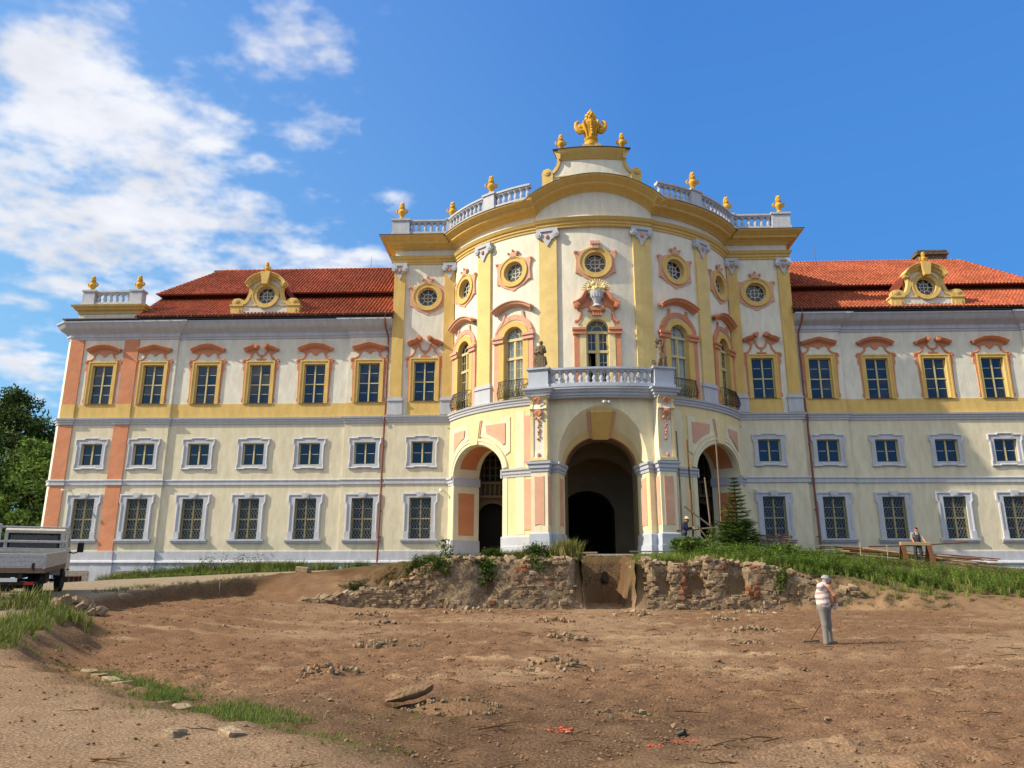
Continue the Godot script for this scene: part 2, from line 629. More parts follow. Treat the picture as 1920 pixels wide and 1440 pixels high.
	mat("rubber", lin(0.016, 0.016, 0.016), 0.85, 0.25)
	mat("black_plastic", lin(0.02, 0.02, 0.022), 0.5, 0.4)
	mat("chassis", lin(0.035, 0.025, 0.022), 0.8, 0.3)
	mat("red_lens", lin(0.35, 0.02, 0.02), 0.2, 0.5)
	mat("concrete", lin(0.45, 0.42, 0.37), 0.95, 0.2, st, 0.8, sn, 0.4)
	mat("skin", lin(0.46, 0.24, 0.16), 0.7, 0.35)
	mat("body", Color.WHITE, 0.85, 0.25, null, 1.0, null, 1.0, true)
	mat("cap_grey", lin(0.30, 0.29, 0.32), 0.9, 0.2)
	mat("straw", lin(0.62, 0.50, 0.30), 0.9, 0.2)
	mat("hair", lin(0.025, 0.018, 0.013), 0.8, 0.3)
	mat("paint_red", lin(0.45, 0.085, 0.05), 0.8, 0.3)
	mat("white_plastic", lin(0.7, 0.7, 0.68), 0.5, 0.4)

# ---------- windows (built once, then copied) ----------
func V(x: float, y: float) -> Vector2: return Vector2(x, y)

func node(called: String, parent: Node) -> Node3D:
	var o := Node3D.new()
	o.name = called
	parent.add_child(o, true)
	return o

func rect2(s0: float, s1: float, h0: float, h1: float) -> Array:
	return [V(s0, h0), V(s1, h0), V(s1, h1), V(s0, h1)]

var FL: Face

func panes(w: Node, s0: float, s1: float, h0: float, h1: float, nx: int, ny: int, d: float, m: Material, gap := 0.0) -> void:
	var cw := (s1 - s0) / nx
	var ch := (h1 - h0) / ny
	var g := G.new()
	boxf(g, FL, -cw / 2 + gap, cw / 2 - gap, -ch / 2 + gap, ch / 2 - gap, -0.008, 0.0)
	var me := g.mesh()
	for j in ny:
		for i in nx:
			var o := put("pane", me, m, w)
			o.position = Vector3(s0 + cw * (i + 0.5), h0 + ch * (j + 0.5), d)
			# old glass never lies quite flat
			o.rotation = Vector3(rng.randf_range(-0.016, 0.016), rng.randf_range(-0.02, 0.02), 0)

func sash(w: Node, hw: float, h0: float, h1: float, cols: int, rows: int, d: float, thick_rows: Array, glass: Material) -> void:
	# timber frame with a mullion, stout rails at thick_rows, thin bars between the other panes
	var g := G.new()
	ring(g, FL, rect2(-hw, hw, h0, h1), rect2(-hw + 0.045, hw - 0.045, h0 + 0.045, h1 - 0.045), d - 0.04, d + 0.06)
	boxf(g, FL, -0.045, 0.045, h0 + 0.07, h1 - 0.07, d - 0.03, d + 0.07)
	for t in thick_rows:
		boxf(g, FL, -hw + 0.07, -0.055, t - 0.035, t + 0.035, d - 0.03, d + 0.05)
		boxf(g, FL, 0.055, hw - 0.07, t - 0.035, t + 0.035, d - 0.03, d + 0.05)
	for s in [-1, 1]:
		for e in [hw - 0.055]:
			boxf(g, FL, minf(s * (e - 0.018), s * (e + 0.018)), maxf(s * (e - 0.018), s * (e + 0.018)), h0 + 0.07, h1 - 0.07, d - 0.025, d + 0.025)
	part("frame", g, M.frame, w)
	var b := G.new()
	var ch := (h1 - h0) / rows
	for j in range(1, rows):
		var h := h0 + ch * j
		var skip := false
		for t in thick_rows: skip = skip or absf(t - h) < 0.1
		if skip: continue
		for s in [-1, 1]:
			boxf(b, FL, minf(s * 0.125, s * (hw - 0.14)), maxf(s * 0.125, s * (hw - 0.14)), h - 0.013, h + 0.013, d, d + 0.022)
	if cols == 4:
		for s in [-1, 1]: boxf(b, FL, s * hw * 0.5 - 0.012, s * hw * 0.5 + 0.012, h0 + 0.07, h1 - 0.07, d + 0.001, d + 0.021)
	part("glazing_bars", b, M.bars, w)
	panes(w, -hw + 0.05, hw - 0.05, h0 + 0.05, h1 - 0.05, cols, rows, d, glass)

const CORONA := [Vector2(0, 0), Vector2(0, 0.10), Vector2(0.05, 0.13), Vector2(0.08, 0.22), Vector2(0.10, 0.30), Vector2(0.18, 0.32), Vector2(0.20, 0.38), Vector2(0.25, 0.38), Vector2(0.28, 0.0)]
const BAND := [Vector2(-0.06, 0), Vector2(-0.06, 0.05), Vector2(-0.03, 0.075), Vector2(0.03, 0.075), Vector2(0.06, 0.05), Vector2(0.06, 0)]

func scale_prof(p: Array, k: float, kd := 1.0) -> Array:
	var q := []
	for v in p: q.append(V(v.x * k, v.y * kd))
	return q

func mirror2(p: Array) -> Array:
	var q := []
	for v in p: q.push_front(V(-v.x, v.y))
	return q

func volute(g: G, f: Face, s: float, h: float, r: float, d0: float, d1: float) -> void:
	var o := []
	for i in 12: o.append(V(s + r * cos(TAU * i / 12), h + r * sin(TAU * i / 12)))
	slab(g, f, o, d0, d1)
	var q := []
	for i in 10: q.append(V(s + r * 0.5 * cos(TAU * i / 10), h + r * 0.5 * sin(TAU * i / 10)))
	slab(g, f, q, d1 - 0.01, d1 + 0.03)

func hood(w: Node, kind: String, b: float, k := 1.0, hw := 1.05) -> void:
	# b: height of the top of the surround
	var g := G.new()
	var f := FL
	var base := b + 0.55 * k
	for s in [-1, 1]:
		var leg := curve2([V(0.50, base + 0.05), V(0.62, base - 0.12 * k), V(0.70, base - 0.32 * k), V(0.92, b + 0.06), V(1.1, b + 0.06)], 4)
		sweep(g, f, leg if s == 1 else mirror2(leg), BAND)
	if kind == "segment":
		var a := []
		for i in 13:
			var t := -1.0 + i / 6.0
			a.append(V(hw * t, base + 0.30 * (1 - t * t)))
		sweep(g, f, a, CORONA)
		var ap := a.duplicate()
		ap[0] = V(-hw + 0.12, base + 0.02); ap[12] = V(hw - 0.12, base + 0.02)
		ap.append_array([V(0.72, base - 0.10), V(0.5, base - 0.02), V(0.30, base + 0.0), V(0.16, base - 0.16), V(0, base - 0.27), V(-0.16, base - 0.16), V(-0.30, base + 0.0), V(-0.5, base - 0.02), V(-0.72, base - 0.10)])
		slab(g, f, ap, 0, 0.055)
	elif kind == "peak":
		sweep(g, f, [V(-hw, base), V(0, base + 0.28), V(hw, base)], CORONA)
		slab(g, f, [V(-hw + 0.1, base + 0.02), V(-0.72, base - 0.12), V(-0.4, base + 0.0), V(-0.16, base - 0.08), V(0, base - 0.24), V(0.16, base - 0.08), V(0.4, base), V(0.72, base - 0.12), V(hw - 0.1, base + 0.02), V(0, base + 0.29)], 0, 0.055)
	else:
		for s in [-1, 1]:
			var a := curve2([V(-hw, base + 0.0), V(-0.82, base + 0.12), V(-0.55, base + 0.20), V(-0.30, base + 0.30 * k)], 4)
			if s == 1: a = mirror2(a)
			sweep(g, f, a, scale_prof(CORONA, 0.95))
			volute(g, f, s * 0.30, base + 0.36 * k, 0.15, 0, 0.40)
			slab(g, f, [V(s * (hw - 0.1), base + 0.02), V(s * 0.72, base - 0.12), V(s * 0.45, base + 0.0), V(s * 0.36, base + 0.25), V(s * 0.6, base + 0.2)], 0, 0.055)
		var u := []
		for i in 11:
			var t := PI * i / 10
			u.append(V(-0.36 * cos(t), base + 0.18 - (0.42 * k) * sin(t)))
		sweep(g, f, u, BAND)
		sweep(g, f, [V(0, base - 0.22 * k), V(0, b + 0.03)], BAND)
		slab(g, f, [V(-0.3, b + 0.02), V(0.3, b + 0.02), V(0.3, b + 0.11), V(-0.3, b + 0.11)], 0, 0.07)
	part("hood", g, M.salmon, w, 40)

func upper_window(parent: Node, kind: String, k := 1.0) -> Node3D:
	var w := node("window", parent)
	sash(w, 0.70, 12.99, 15.62, 2, 4, -0.19, [14.28], M.glass)
	var g := G.new()
	ring(g, FL, rect2(-0.96, 0.96, 12.96, 15.87), rect2(-0.70, 0.70, 12.99, 15.62), -0.3, 0.06)
	ring(g, FL, rect2(-0.96, 0.96, 12.96, 15.87), rect2(-0.87, 0.87, 12.97, 15.78), 0.05, 0.10)
	part("surround", g, M.ochre, w)
	for s in [-1, 1]:
		var q := G.new()
		var e := [V(0.955, 15.98), V(1.2, 15.98), V(1.27, 15.86), V(1.24, 15.72), V(1.14, 15.6), V(1.2, 15.42), V(1.17, 15.25), V(1.09, 15.2), V(1.06, 14.3), V(1.04, 13.4), V(1.11, 13.22), V(1.08, 13.08), V(0.955, 13.08)]
		slab(q, FL, e if s == 1 else mirror2(e), 0, 0.045)
		volute(q, FL, s * 1.17, 15.86, 0.085, 0.03, 0.07)
		part("side_scroll", q, M.salmon, w, 30)
	var z := G.new()
	boxf(z, FL, -0.72, 0.72, 12.965, 13.0, -0.2, 0.11)
	part("sill", z, M.tin, w)
	hood(w, kind, 15.9, k)
	return w

func mezz_window(parent: Node) -> Node3D:
	var w := node("window", parent)
	sash(w, 0.69, 8.97, 10.37, 2, 2, -0.19, [], M.glass)
	var g := G.new()
	ring(g, FL, rect2(-0.93, 0.93, 8.76, 10.60), rect2(-0.69, 0.69, 8.97, 10.37), -0.28, 0.06)
	var o := [V(-0.97, 8.72), V(-0.5, 8.72), V(-0.45, 8.77), V(0.45, 8.77), V(0.5, 8.72), V(0.97, 8.72), V(0.97, 8.98), V(0.93, 9.06), V(0.93, 10.2), V(1.02, 10.34), V(1.02, 10.63), V(0.5, 10.63), V(0.44, 10.71), V(-0.44, 10.71), V(-0.5, 10.63), V(-1.02, 10.63), V(-1.02, 10.34), V(-0.93, 10.2), V(-0.93, 9.06), V(-0.97, 8.98)]
	sweep(g, FL, o, [V(-0.04, 0.0), V(-0.04, 0.09), V(0.0, 0.115), V(0.06, 0.09), V(0.08, 0.05)], true)
	for s in [-1, 1]:
		boxf(g, FL, minf(s * 0.92, s * 0.99), maxf(s * 0.92, s * 0.99), 10.34, 10.62, 0.0, 0.058)
	boxf(g, FL, -0.48, 0.48, 10.59, 10.69, 0.0, 0.057)
	part("surround", g, M.lilac, w)
	return w

func ground_window(parent: Node) -> Node3D:
	var w := node("window", parent)
	sash(w, 0.675, 4.33, 6.84, 2, 4, -0.22, [5.57], M.glass_b)
	var g := G.new()
	ring(g, FL, rect2(-0.92, 0.92, 4.33, 7.06), rect2(-0.675, 0.675, 4.33, 6.84), -0.32, 0.06)
	sweep(g, FL, [V(0.94, 4.75), V(0.94, 6.45), V(1.05, 6.62), V(1.05, 7.06), V(0.26, 7.06)], [V(-0.07, 0.0), V(-0.07, 0.09), V(0.0, 0.11), V(0.07, 0.085), V(0.08, 0.05)])
	sweep(g, FL, [V(-0.26, 7.06), V(-1.05, 7.06), V(-1.05, 6.62), V(-0.94, 6.45), V(-0.94, 4.75)], [V(-0.07, 0.0), V(-0.07, 0.09), V(0.0, 0.11), V(0.07, 0.085), V(0.08, 0.05)])
	for s in [-1, 1]:
		boxf(g, FL, minf(s * 0.685, s * 1.0), maxf(s * 0.685, s * 1.0), 4.33, 4.78, 0.0, 0.125)
		boxf(g, FL, minf(s * 0.90, s * 1.03), maxf(s * 0.90, s * 1.03), 6.60, 7.05, 0.0, 0.062)
	slab(g, FL, [V(-0.17, 6.83), V(0.17, 6.83), V(0.29, 7.14), V(0.18, 7.19), V(-0.18, 7.19), V(-0.29, 7.14)], 0, 0.17)
	slab(g, FL, [V(-0.09, 6.88), V(0.09, 6.88), V(0.16, 7.08), V(-0.16, 7.08)], 0.16, 0.19)
	part("surround", g, M.lilac, w)
	var q := G.new()
	sweep(q, FL, [V(-1.13, 4.10), V(1.13, 4.10)], [V(0, 0), V(0, 0.12), V(0.10, 0.15), V(0.12, 0.20), V(0.22, 0.20), V(0.235, 0.0)])
	part("sill", q, M.lilac, w)
	var b := G.new()
	var d := -0.10
	var n := 7
	for i in range(-13, 8):
		for sg in [-1.0, 1.0]:
			# wavy flat bars crossing as a diamond grille
			var pts := []
			for k in 60:
				var h := 4.40 + k * 0.0408
				var x: float = sg * (i * 0.1824 + (h - 4.40) * 0.53)
				x += sg * 0.012 * sin(h * 18.0)
				if absf(x) <= 0.655: pts.append(V(x, h))
			if pts.size() > 2:
				var thin := []
				for k in range(0, pts.size(), 3): thin.append(pts[k])
				if thin[-1] != pts[-1]: thin.append(pts[-1])
				sweep(b, FL, thin, [V(-0.008, d), V(-0.008, d + 0.012), V(0.008, d + 0.012), V(0.008, d)] if sg > 0 else [V(-0.008, d + 0.012), V(-0.008, d + 0.024), V(0.008, d + 0.024), V(0.008, d + 0.012)], false, false)
	ring(b, FL, rect2(-0.672, 0.672, 4.34, 6.835), rect2(-0.652, 0.652, 4.36, 6.815), d - 0.01, d + 0.03)
	part("lattice_grille", b, M.grille, w)
	return w

func sector(f: Face, o: Vector2, r0: float, r1: float, a0: float, a1: float, d: float) -> Mesh:
	var g := G.new()
	var p := []
	var n := 5
	for i in n + 1: p.append(o + V(cos(lerpf(a0, a1, float(i) / n)), sin(lerpf(a0, a1, float(i) / n))) * r1)
	if r0 > 0.01:
		for i in n + 1: p.append(o + V(cos(lerpf(a1, a0, float(i) / n)), sin(lerpf(a1, a0, float(i) / n))) * r0)
	else: p.append(o)
	slab(g, f, p, d - 0.008, d)
	return g.mesh()

func circ(o: Vector2, r: float, n := 32, a0 := 0.0, a1 := TAU) -> Array:
	var p := []
	var full := absf(a1 - a0 - TAU) < 0.001
	for i in (n if full else n + 1): p.append(o + V(cos(a0 + (a1 - a0) * i / n), sin(a0 + (a1 - a0) * i / n)) * r)
	return p

func ray_poly(o: Vector2, a: float, poly: Array) -> float:
	var d := V(cos(a), sin(a))
	var best := 0.0
	for i in poly.size():
		var hit = Geometry2D.segment_intersects_segment(o, o + d * 9.0, poly[i], poly[(i + 1) % poly.size()])
		if hit != null: best = maxf(best, o.distance_to(hit))
	return best

func oculus(parent: Node, r := 0.66, crown := true, cartouche := true, glass: Material = null, called := "round_window") -> Node3D:
	var w := node(called, parent)
	var o := V(0, 0)
	var gl: Material = glass if glass else M.glass
	var g := G.new()
	ring(g, FL, circ(o, r), circ(o, r - 0.06), -0.32, -0.22)
	ring(g, FL, circ(o, 0.30 * r / 0.66), circ(o, 0.26 * r / 0.66), -0.27, -0.235)
	for i in 8:
		var a := TAU * i / 8
		var u := V(cos(a), sin(a))
		sweep(g, FL, [u * (0.0 if i % 2 == 0 else 0.27 * r / 0.66), u * (r - 0.05)], [V(-0.018, -0.27), V(-0.018, -0.24), V(0.018, -0.24), V(0.018, -0.27)])
	part("frame", g, M.bars, w)
	for i in 8: put("pane", sector(FL, o, 0.28 * r / 0.66, r - 0.04, TAU * i / 8, TAU * (i + 1) / 8, -0.28), gl, w)
	for i in 4: put("pane", sector(FL, o, 0.0, 0.28 * r / 0.66, TAU * i / 4, TAU * (i + 1) / 4, -0.28), gl, w)
	var s := G.new()
	var k := r / 0.66
	ring(s, FL, circ(o, 0.98 * k, 40), circ(o, r, 40), -0.34, 0.09)
	ring(s, FL, circ(o, 0.98 * k, 40), circ(o, 0.90 * k, 40), 0.08, 0.13)
	part("surround", s, M.ochre, w, 35)
	if cartouche:
		var half := [V(0, -1.28), V(0.25, -1.12), V(0.7, -0.92), V(0.98, -0.70), V(1.12, -0.58), V(1.2, -0.72), V(1.16, -0.3), V(1.13, 0.1), V(1.2, 0.5), V(1.3, 0.66), V(1.24, 0.78), V(1.05, 0.76), V(0.86, 0.70), V(0.6, 0.86), V(0, 1.04)]
		var poly := half.duplicate()
		for i in range(half.size() - 2, 0, -1): poly.append(V(-half[i].x, half[i].y))
		var outer := []
		var inner := []
		for i in 90:
			var a := TAU * i / 90
			outer.append(V(cos(a), sin(a)) * ray_poly(o, a, poly))
			inner.append(V(cos(a), sin(a)) * 0.95)
		var q := G.new()
		ring(q, FL, outer, inner, -0.12, 0.05)
		volute(q, FL, 1.2, 0.68, 0.09, 0, 0.09)
		volute(q, FL, -1.2, 0.68, 0.09, 0, 0.09)
		if crown:
			slab(q, FL, [V(-0.2, 0.86), V(0.2, 0.86), V(0.26, 1.12), V(0.38, 1.18), V(0.36, 1.30), V(0.22, 1.27), V(0.12, 1.18), V(0.1, 1.34), V(0, 1.42), V(-0.1, 1.34), V(-0.12, 1.18), V(-0.22, 1.27), V(-0.36, 1.30), V(-0.38, 1.18), V(-0.26, 1.12)], 0, 0.13)
			volute(q, FL, 0.32, 1.22, 0.075, 0.1, 0.17)
			volute(q, FL, -0.32, 1.22, 0.075, 0.1, 0.17)
			volute(q, FL, 0, 1.38, 0.07, 0.1, 0.18)
		else:
			for i in 3: boxf(q, FL, -0.2 + i * 0.14, -0.08 + i * 0.14, 0.85, 1.2, 0.0, 0.2)
			slab(q, FL, [V(-0.24, 1.12), V(0.24, 1.12), V(0.3, 1.2), V(0.3, 1.32), V(-0.3, 1.32), V(-0.3, 1.2)], 0, 0.24)
		part("cartouche", q, M.rose, w)
	return w

func arched_window(parent: Node, kind: String, open := false, curtain := false) -> Node3D:
	# tall round-headed window of the rotunda; flat, set tangent to the wall
	var w := node("arched_window", parent)
	var hw := 0.66
	var h0 := 12.2
	var sp := 15.88
	var d := -0.26
	var gl: Material = M.clear_glass if curtain else M.glass
	var g := G.new()
	ring(g, FL, outline({k = "arch", s = 0.0, w = hw, h0 = h0, h1 = sp, rise = hw}), outline({k = "arch", s = 0.0, w = hw - 0.06, h0 = h0 + 0.06, h1 = sp, rise = hw - 0.06}), d - 0.05, d + 0.06)
	for h in [sp - 0.10, 14.62]: boxf(g, FL, -hw + 0.06, hw - 0.06, h - 0.08, h + 0.08, d - 0.04, d + 0.09)
	boxf(g, FL, -0.05, 0.05, h0 + 0.06, sp - 0.18, d - 0.03, d + 0.075)
	for s in [-1, 1]:
		for e in [0.085, hw - 0.095]: boxf(g, FL, minf(s * (e - 0.03), s * (e + 0.03)), maxf(s * (e - 0.03), s * (e + 0.03)), h0 + 0.06, sp - 0.18, d - 0.025, d + 0.03)
	ring(g, FL, circ(V(0, sp), 0.33, 12, 0, PI), circ(V(0, sp), 0.295, 12, 0, PI), d - 0.01, d + 0.02)
	for a in [0.25, 0.5, 0.75]:
		var u := V(cos(PI * a), sin(PI * a))
		sweep(g, FL, [V(0, sp) + u * 0.33, V(0, sp) + u * (hw - 0.05)], [V(-0.014, d), V(-0.014, d + 0.025), V(0.014, d + 0.025), V(0.014, d)])
	for s in [-1, 1]:
		for tier in [[14.70, 15.70, 2], [12.26, 14.54, 4]]:
			if open and s == -1 and tier[2] == 4: continue
			boxf(g, FL, s * 0.34 - 0.012, s * 0.34 + 0.012, tier[0], tier[1], d, d + 0.022)
			for j in range(1, tier[2]):
				var h: float = lerpf(tier[0], tier[1], float(j) / tier[2])
				boxf(g, FL, minf(s * 0.115, s * (hw - 0.125)), maxf(s * 0.115, s * (hw - 0.125)), h - 0.012, h + 0.012, d, d + 0.02)
			var cw := 0.225
			for c in 2:
				panes(w, s * 0.34 + (c - 1) * cw if true else 0.0, s * 0.34 + c * cw, tier[0], tier[1], 1, tier[2], d, gl)
	part("frame", g, M.frame, w)
	for i in 4: put("pane", sector(FL, V(0, sp), 0.31, hw - 0.03, PI * i / 4, PI * (i + 1) / 4, d), gl, w)
	put("pane", sector(FL, V(0, sp), 0.0, 0.31, 0, PI, d), gl, w)
	if open:
		var lf := G.new()
		var lt := flat(Vector3(-hw + 0.06, 0, d), -1.25 + PI)
		lt = flat(Vector3(-hw + 0.06, 0, d), 1.15)
		ring(lf, lt, rect2(0.0, 0.53, 12.28, 14.53), rect2(0.06, 0.47, 12.34, 14.47), -0.02, 0.03)
		for j in [12.84, 13.4, 13.96]: boxf(lf, lt, 0.06, 0.47, j - 0.012, j + 0.012, -0.01, 0.015)
		boxf(lf, lt, 0.25, 0.275, 12.34, 14.47, -0.012, 0.013)
		part("open_casement", lf, M.frame, w)
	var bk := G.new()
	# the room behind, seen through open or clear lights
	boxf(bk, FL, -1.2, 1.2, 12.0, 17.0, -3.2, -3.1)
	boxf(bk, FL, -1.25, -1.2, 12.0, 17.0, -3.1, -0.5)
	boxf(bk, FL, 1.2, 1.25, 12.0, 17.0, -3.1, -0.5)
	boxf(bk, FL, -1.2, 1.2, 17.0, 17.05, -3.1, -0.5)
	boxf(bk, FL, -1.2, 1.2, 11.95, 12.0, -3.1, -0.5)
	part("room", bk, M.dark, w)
	if curtain:
		var cu := G.new()
		for s in [-1, 1]:
			var pth := []
			for i in 25: pth.append(V(lerpf(0.06, 0.68, i / 24.0) * s, -0.42 + 0.035 * sin(i * 1.3) + 0.012 * sin(i * 2.9)))
			for i in 24:
				var a: Vector2 = pth[i]
				var b: Vector2 = pth[i + 1]
				cu.quad(Vector3(a.x, 12.2, a.y), Vector3(b.x, 12.2, b.y), Vector3(b.x, 16.5, b.y), Vector3(a.x, 16.5, a.y))
		part("curtain", cu, M.curtain, w, 60)
	# yellow jambs and archivolt
	var y := G.new()
	var inn := outline({k = "arch", s = 0.0, w = hw, h0 = 12.06, h1 = sp, rise = hw})
	var out := outline({k = "arch", s = 0.0, w = 1.02, h0 = 12.06, h1 = sp, rise = 1.0})
	ring(y, FL, out, inn, -0.36, 0.07)
	part("surround", y, M.ochre if kind != "crest" else M.yellow, w)
	var r := G.new()
	for s in [-1, 1]:
		boxf(r, FL, minf(s * 1.0, s * 1.34), maxf(s * 1.0, s * 1.34), 12.06, 15.62, -0.14, 0.05)
		for q in [[15.62, 15.72, 0.06, 0.66], [15.72, 15.86, 0.03, 0.67], [15.86, 16.0, 0.10, 0.655]]:
			boxf(r, FL, minf(s * q[3], s * (1.34 + q[2])), maxf(s * q[3], s * (1.34 + q[2])), q[0], q[1], -0.14, 0.10 + q[2])
	var o2 := circ(V(0, sp + 0.1), 1.32, 20, 0.05, PI - 0.05)
	var i2 := circ(V(0, sp + 0.1), 1.0, 20, 0.05, PI - 0.05)
	if kind != "crest":
		o2.append_array([]); 
		for i in 20:
			var a: Vector2 = o2[i]
			var b: Vector2 = o2[i + 1]
			slab(r, FL, [a, b, i2[i + 1], i2[i]], -0.12, 0.045)
		var base := 17.35
		for s in [-1, 1]:
			var leg := curve2([V(0.62, base + 0.1), V(0.66, base - 0.2), V(0.82, base - 0.55), V(1.1, base - 0.85), V(1.22, base - 1.1)], 4)
			sweep(r, FL, leg if s == 1 else mirror2(leg), scale_prof(BAND, 1.5))
			slab(r, FL, [V(s * 0.2, 17.12), V(s * 0.33, 17.0), V(s * 0.38, 17.1), V(s * 0.3, 17.25)], 0, 0.06)
		var a3 := []
		for i in 15:
			var t := -1.0 + i / 7.0
			a3.append(V(1.22 * t, base + 0.42 * (1 - t * t)))
		sweep(r, FL, a3, scale_prof(CORONA, 1.25, 1.2))
	else:
		for s in [-1, 1]:
			var a4 := curve2([V(-1.28, 17.25), V(-1.05, 17.35), V(-0.7, 17.6), V(-0.5, 17.95), V(-0.40, 18.05)], 4)
			sweep(r, FL, a4 if s == -1 else mirror2(a4), scale_prof(CORONA, 1.1))
			volute(r, FL, s * 1.16, 17.32, 0.17, 0, 0.42)
			var leg := curve2([V(0.95, 17.25), V(0.92, 16.9), V(1.0, 16.55), V(1.2, 16.35)], 4)
			sweep(r, FL, leg if s == 1 else mirror2(leg), scale_prof(BAND, 1.3, 1.6))
			volute(r, FL, s * 1.2, 16.38, 0.10, 0, 0.14)
			var band2 := curve2([V(0.42, 17.9), V(0.46, 17.5), V(0.36, 17.2), V(0.45, 17.0)], 4)
			sweep(r, FL, band2 if s == 1 else mirror2(band2), scale_prof(BAND, 1.6))
			slab(r, FL, [V(s * 0.5, 17.85), V(s * 0.5, 17.35), V(s * 0.85, 17.2), V(s * 1.05, 17.3), V(s * 0.75, 17.6)], 0, 0.06)
		for i in 4: boxf(r, FL, -0.26 + i * 0.14, -0.14 + i * 0.14, 16.72, 17.1, 0.0, 0.22)
		slab(r, FL, [V(-0.3, 17.0), V(0.3, 17.0), V(0.4, 17.12), V(0.4, 17.26), V(-0.4, 17.26), V(-0.4, 17.12)], 0, 0.28)
	part("hood", r, M.salmon if kind != "pale" else M.rose, w)
	if kind == "crest":
		var v := G.new()
		v.lathe(Transform3D(Basis(), Vector3(0, 17.26, 0.2)), [V(0, 0), V(0.26, 0.0), V(0.24, 0.06), V(0.16, 0.14), V(0.2, 0.3), V(0.34, 0.55), V(0.40, 0.75), V(0.42, 0.9), V(0.36, 0.92), V(0.0, 0.9)], 16, 1.0, 0.7)
		for i in 14:
			var a := TAU * i / 14
			v.box(Transform3D(Basis(Vector3.UP, a), Vector3(sin(a) * 0.37, 17.98, 0.2 + cos(a) * 0.26)), Vector3(0.05, 0.4, 0.05))
		part("relief_vase", v, M.lilac, w, 40)
		var fl := G.new()
		var rr := RandomNumberGenerator.new()
		rr.seed = 4
		for i in 26:
			var a := rr.randf_range(0.05, PI - 0.05)
			var ra := rr.randf_range(0.1, 0.62)
			fl.blob(Vector3(cos(a) * ra * 0.95, 18.22 + sin(a) * ra * 0.85, 0.2 + rr.randf() * 0.14), Vector3.ONE * rr.randf_range(0.08, 0.14), 7, 5)
		for i in 16:
			var a := PI * (i + 0.5) / 16
			fl.tube([Vector3(cos(a) * 0.4, 18.25 + sin(a) * 0.35, 0.2), Vector3(cos(a) * 0.78, 18.22 + sin(a) * 0.72, 0.28), Vector3(cos(a) * 0.9, 18.16 + sin(a) * 0.78, 0.3)], [0.06, 0.04, 0.01], 5)
		part("stucco_flowers", fl, mat("stucco_flower", lin(0.74, 0.60, 0.32), 0.9, 0.2), w, 50)
	return w

func railing(parent: Node, at: Transform3D) -> void:
	# bellied wrought iron window railing
	var g := G.new()
	var n := 22
	var top := []
	var bot := []
	for i in n + 1:
		var t := lerpf(-1.0, 1.0, float(i) / n)
		var x := 1.02 * t
		var z := 0.42 * sqrt(maxf(0.0, 1.0 - pow(absf(t), 5.0)))
		top.append(at * Vector3(x, 13.15, z * 0.8)); bot.append(at * Vector3(x, 12.12, z))
	g.tube(top, [0.022], 5); g.tube(bot, [0.02], 5)
	for i in range(0, n - 2):
		for q in [[i, i + 3], [i + 3, i]]:
			if q[0] > n or q[1] > n: continue
			var pts := []
			for k in 5:
				var f := k / 4.0
				var lo: Vector3 = bot[q[0]].lerp(bot[q[1]], f)
				var hi: Vector3 = top[q[0]].lerp(top[q[1]], f)
				var p := lo.lerp(hi, f) + at.basis.z * 0.16 * sin(PI * pow(f, 0.6))
				pts.append(p)
			g.tube(pts, [0.009], 4, false)
	for i in range(0, n + 1, 2):
		g.tube([bot[i], bot[i].lerp(top[i], 0.3) + at.basis.z * 0.2, bot[i].lerp(top[i], 0.7) + at.basis.z * 0.1, top[i]], [0.01], 4, false)
	part("iron_railing", g, M.iron, parent, 60)

# ---------- the palace ----------
var palace: Node3D
const WX := [32.2, 28.78, 25.27, 21.7, 18.08, 14.46, 10.8]
const RZ := 0.15

func wing_path(d: float) -> Array:
	# left wing from the far corner to the tower edge, with the breaks of pilasters and projections
	return [V(-34.95, -9), V(-34.95, -0.1), V(-34.6, RZ + 0.08 + d), V(-33.68, RZ + 0.08 + d), V(-33.68, RZ + d), V(-30.92, RZ + d), V(-30.92, RZ + 0.08 + d), V(-29.95, RZ + 0.08 + d), V(-29.95, RZ + d), V(-27.34, RZ + d), V(-27.34, d), V(-15.85, d), V(-15.85, RZ + d), V(-13.04, RZ + d), V(-13.04, 0.35 + d), V(-8.98, 0.35 + d)]

const CORNICE_WING := [Vector2(0, 17.38), Vector2(0.06, 17.4), Vector2(0.08, 17.52), Vector2(0.14, 17.56), Vector2(0.14, 17.78), Vector2(0.2, 17.84), Vector2(0.3, 17.9), Vector2(0.36, 17.96), Vector2(0.46, 18.0), Vector2(0.58, 18.12), Vector2(0.68, 18.3), Vector2(0.74, 18.38), Vector2(0.78, 18.40), Vector2(0.78, 18.5), Vector2(0, 18.62)]
const BAND_SILL := [Vector2(0, 11.6), Vector2(0.06, 11.62), Vector2(0.07, 11.74), Vector2(0.12, 11.78), Vector2(0.13, 11.88), Vector2(0.2, 11.93), Vector2(0.22, 12.03), Vector2(0, 12.08)]
const BAND_MEZZ := [Vector2(0, 7.68), Vector2(0.07, 7.7), Vector2(0.07, 7.93), Vector2(0.11, 7.96), Vector2(0.11, 8.02), Vector2(0, 8.06)]
const PLINTH := [Vector2(0.05, 1.0), Vector2(0.16, 1.0), Vector2(0.16, 2.82), Vector2(0.2, 2.84), Vector2(0.24, 2.9), Vector2(0.22, 2.98), Vector2(0.12, 3.03), Vector2(0.08, 3.06), Vector2(0.08, 3.6), Vector2(0, 3.62)]
const ENT_LOW := [Vector2(-0.12, 22.39), Vector2(0.04, 22.40), Vector2(0.05, 22.53), Vector2(0.11, 22.56), Vector2(0.12, 22.7), Vector2(0.2, 22.74), Vector2(0.26, 22.86), Vector2(0.3, 22.92), Vector2(-0.12, 22.98)]
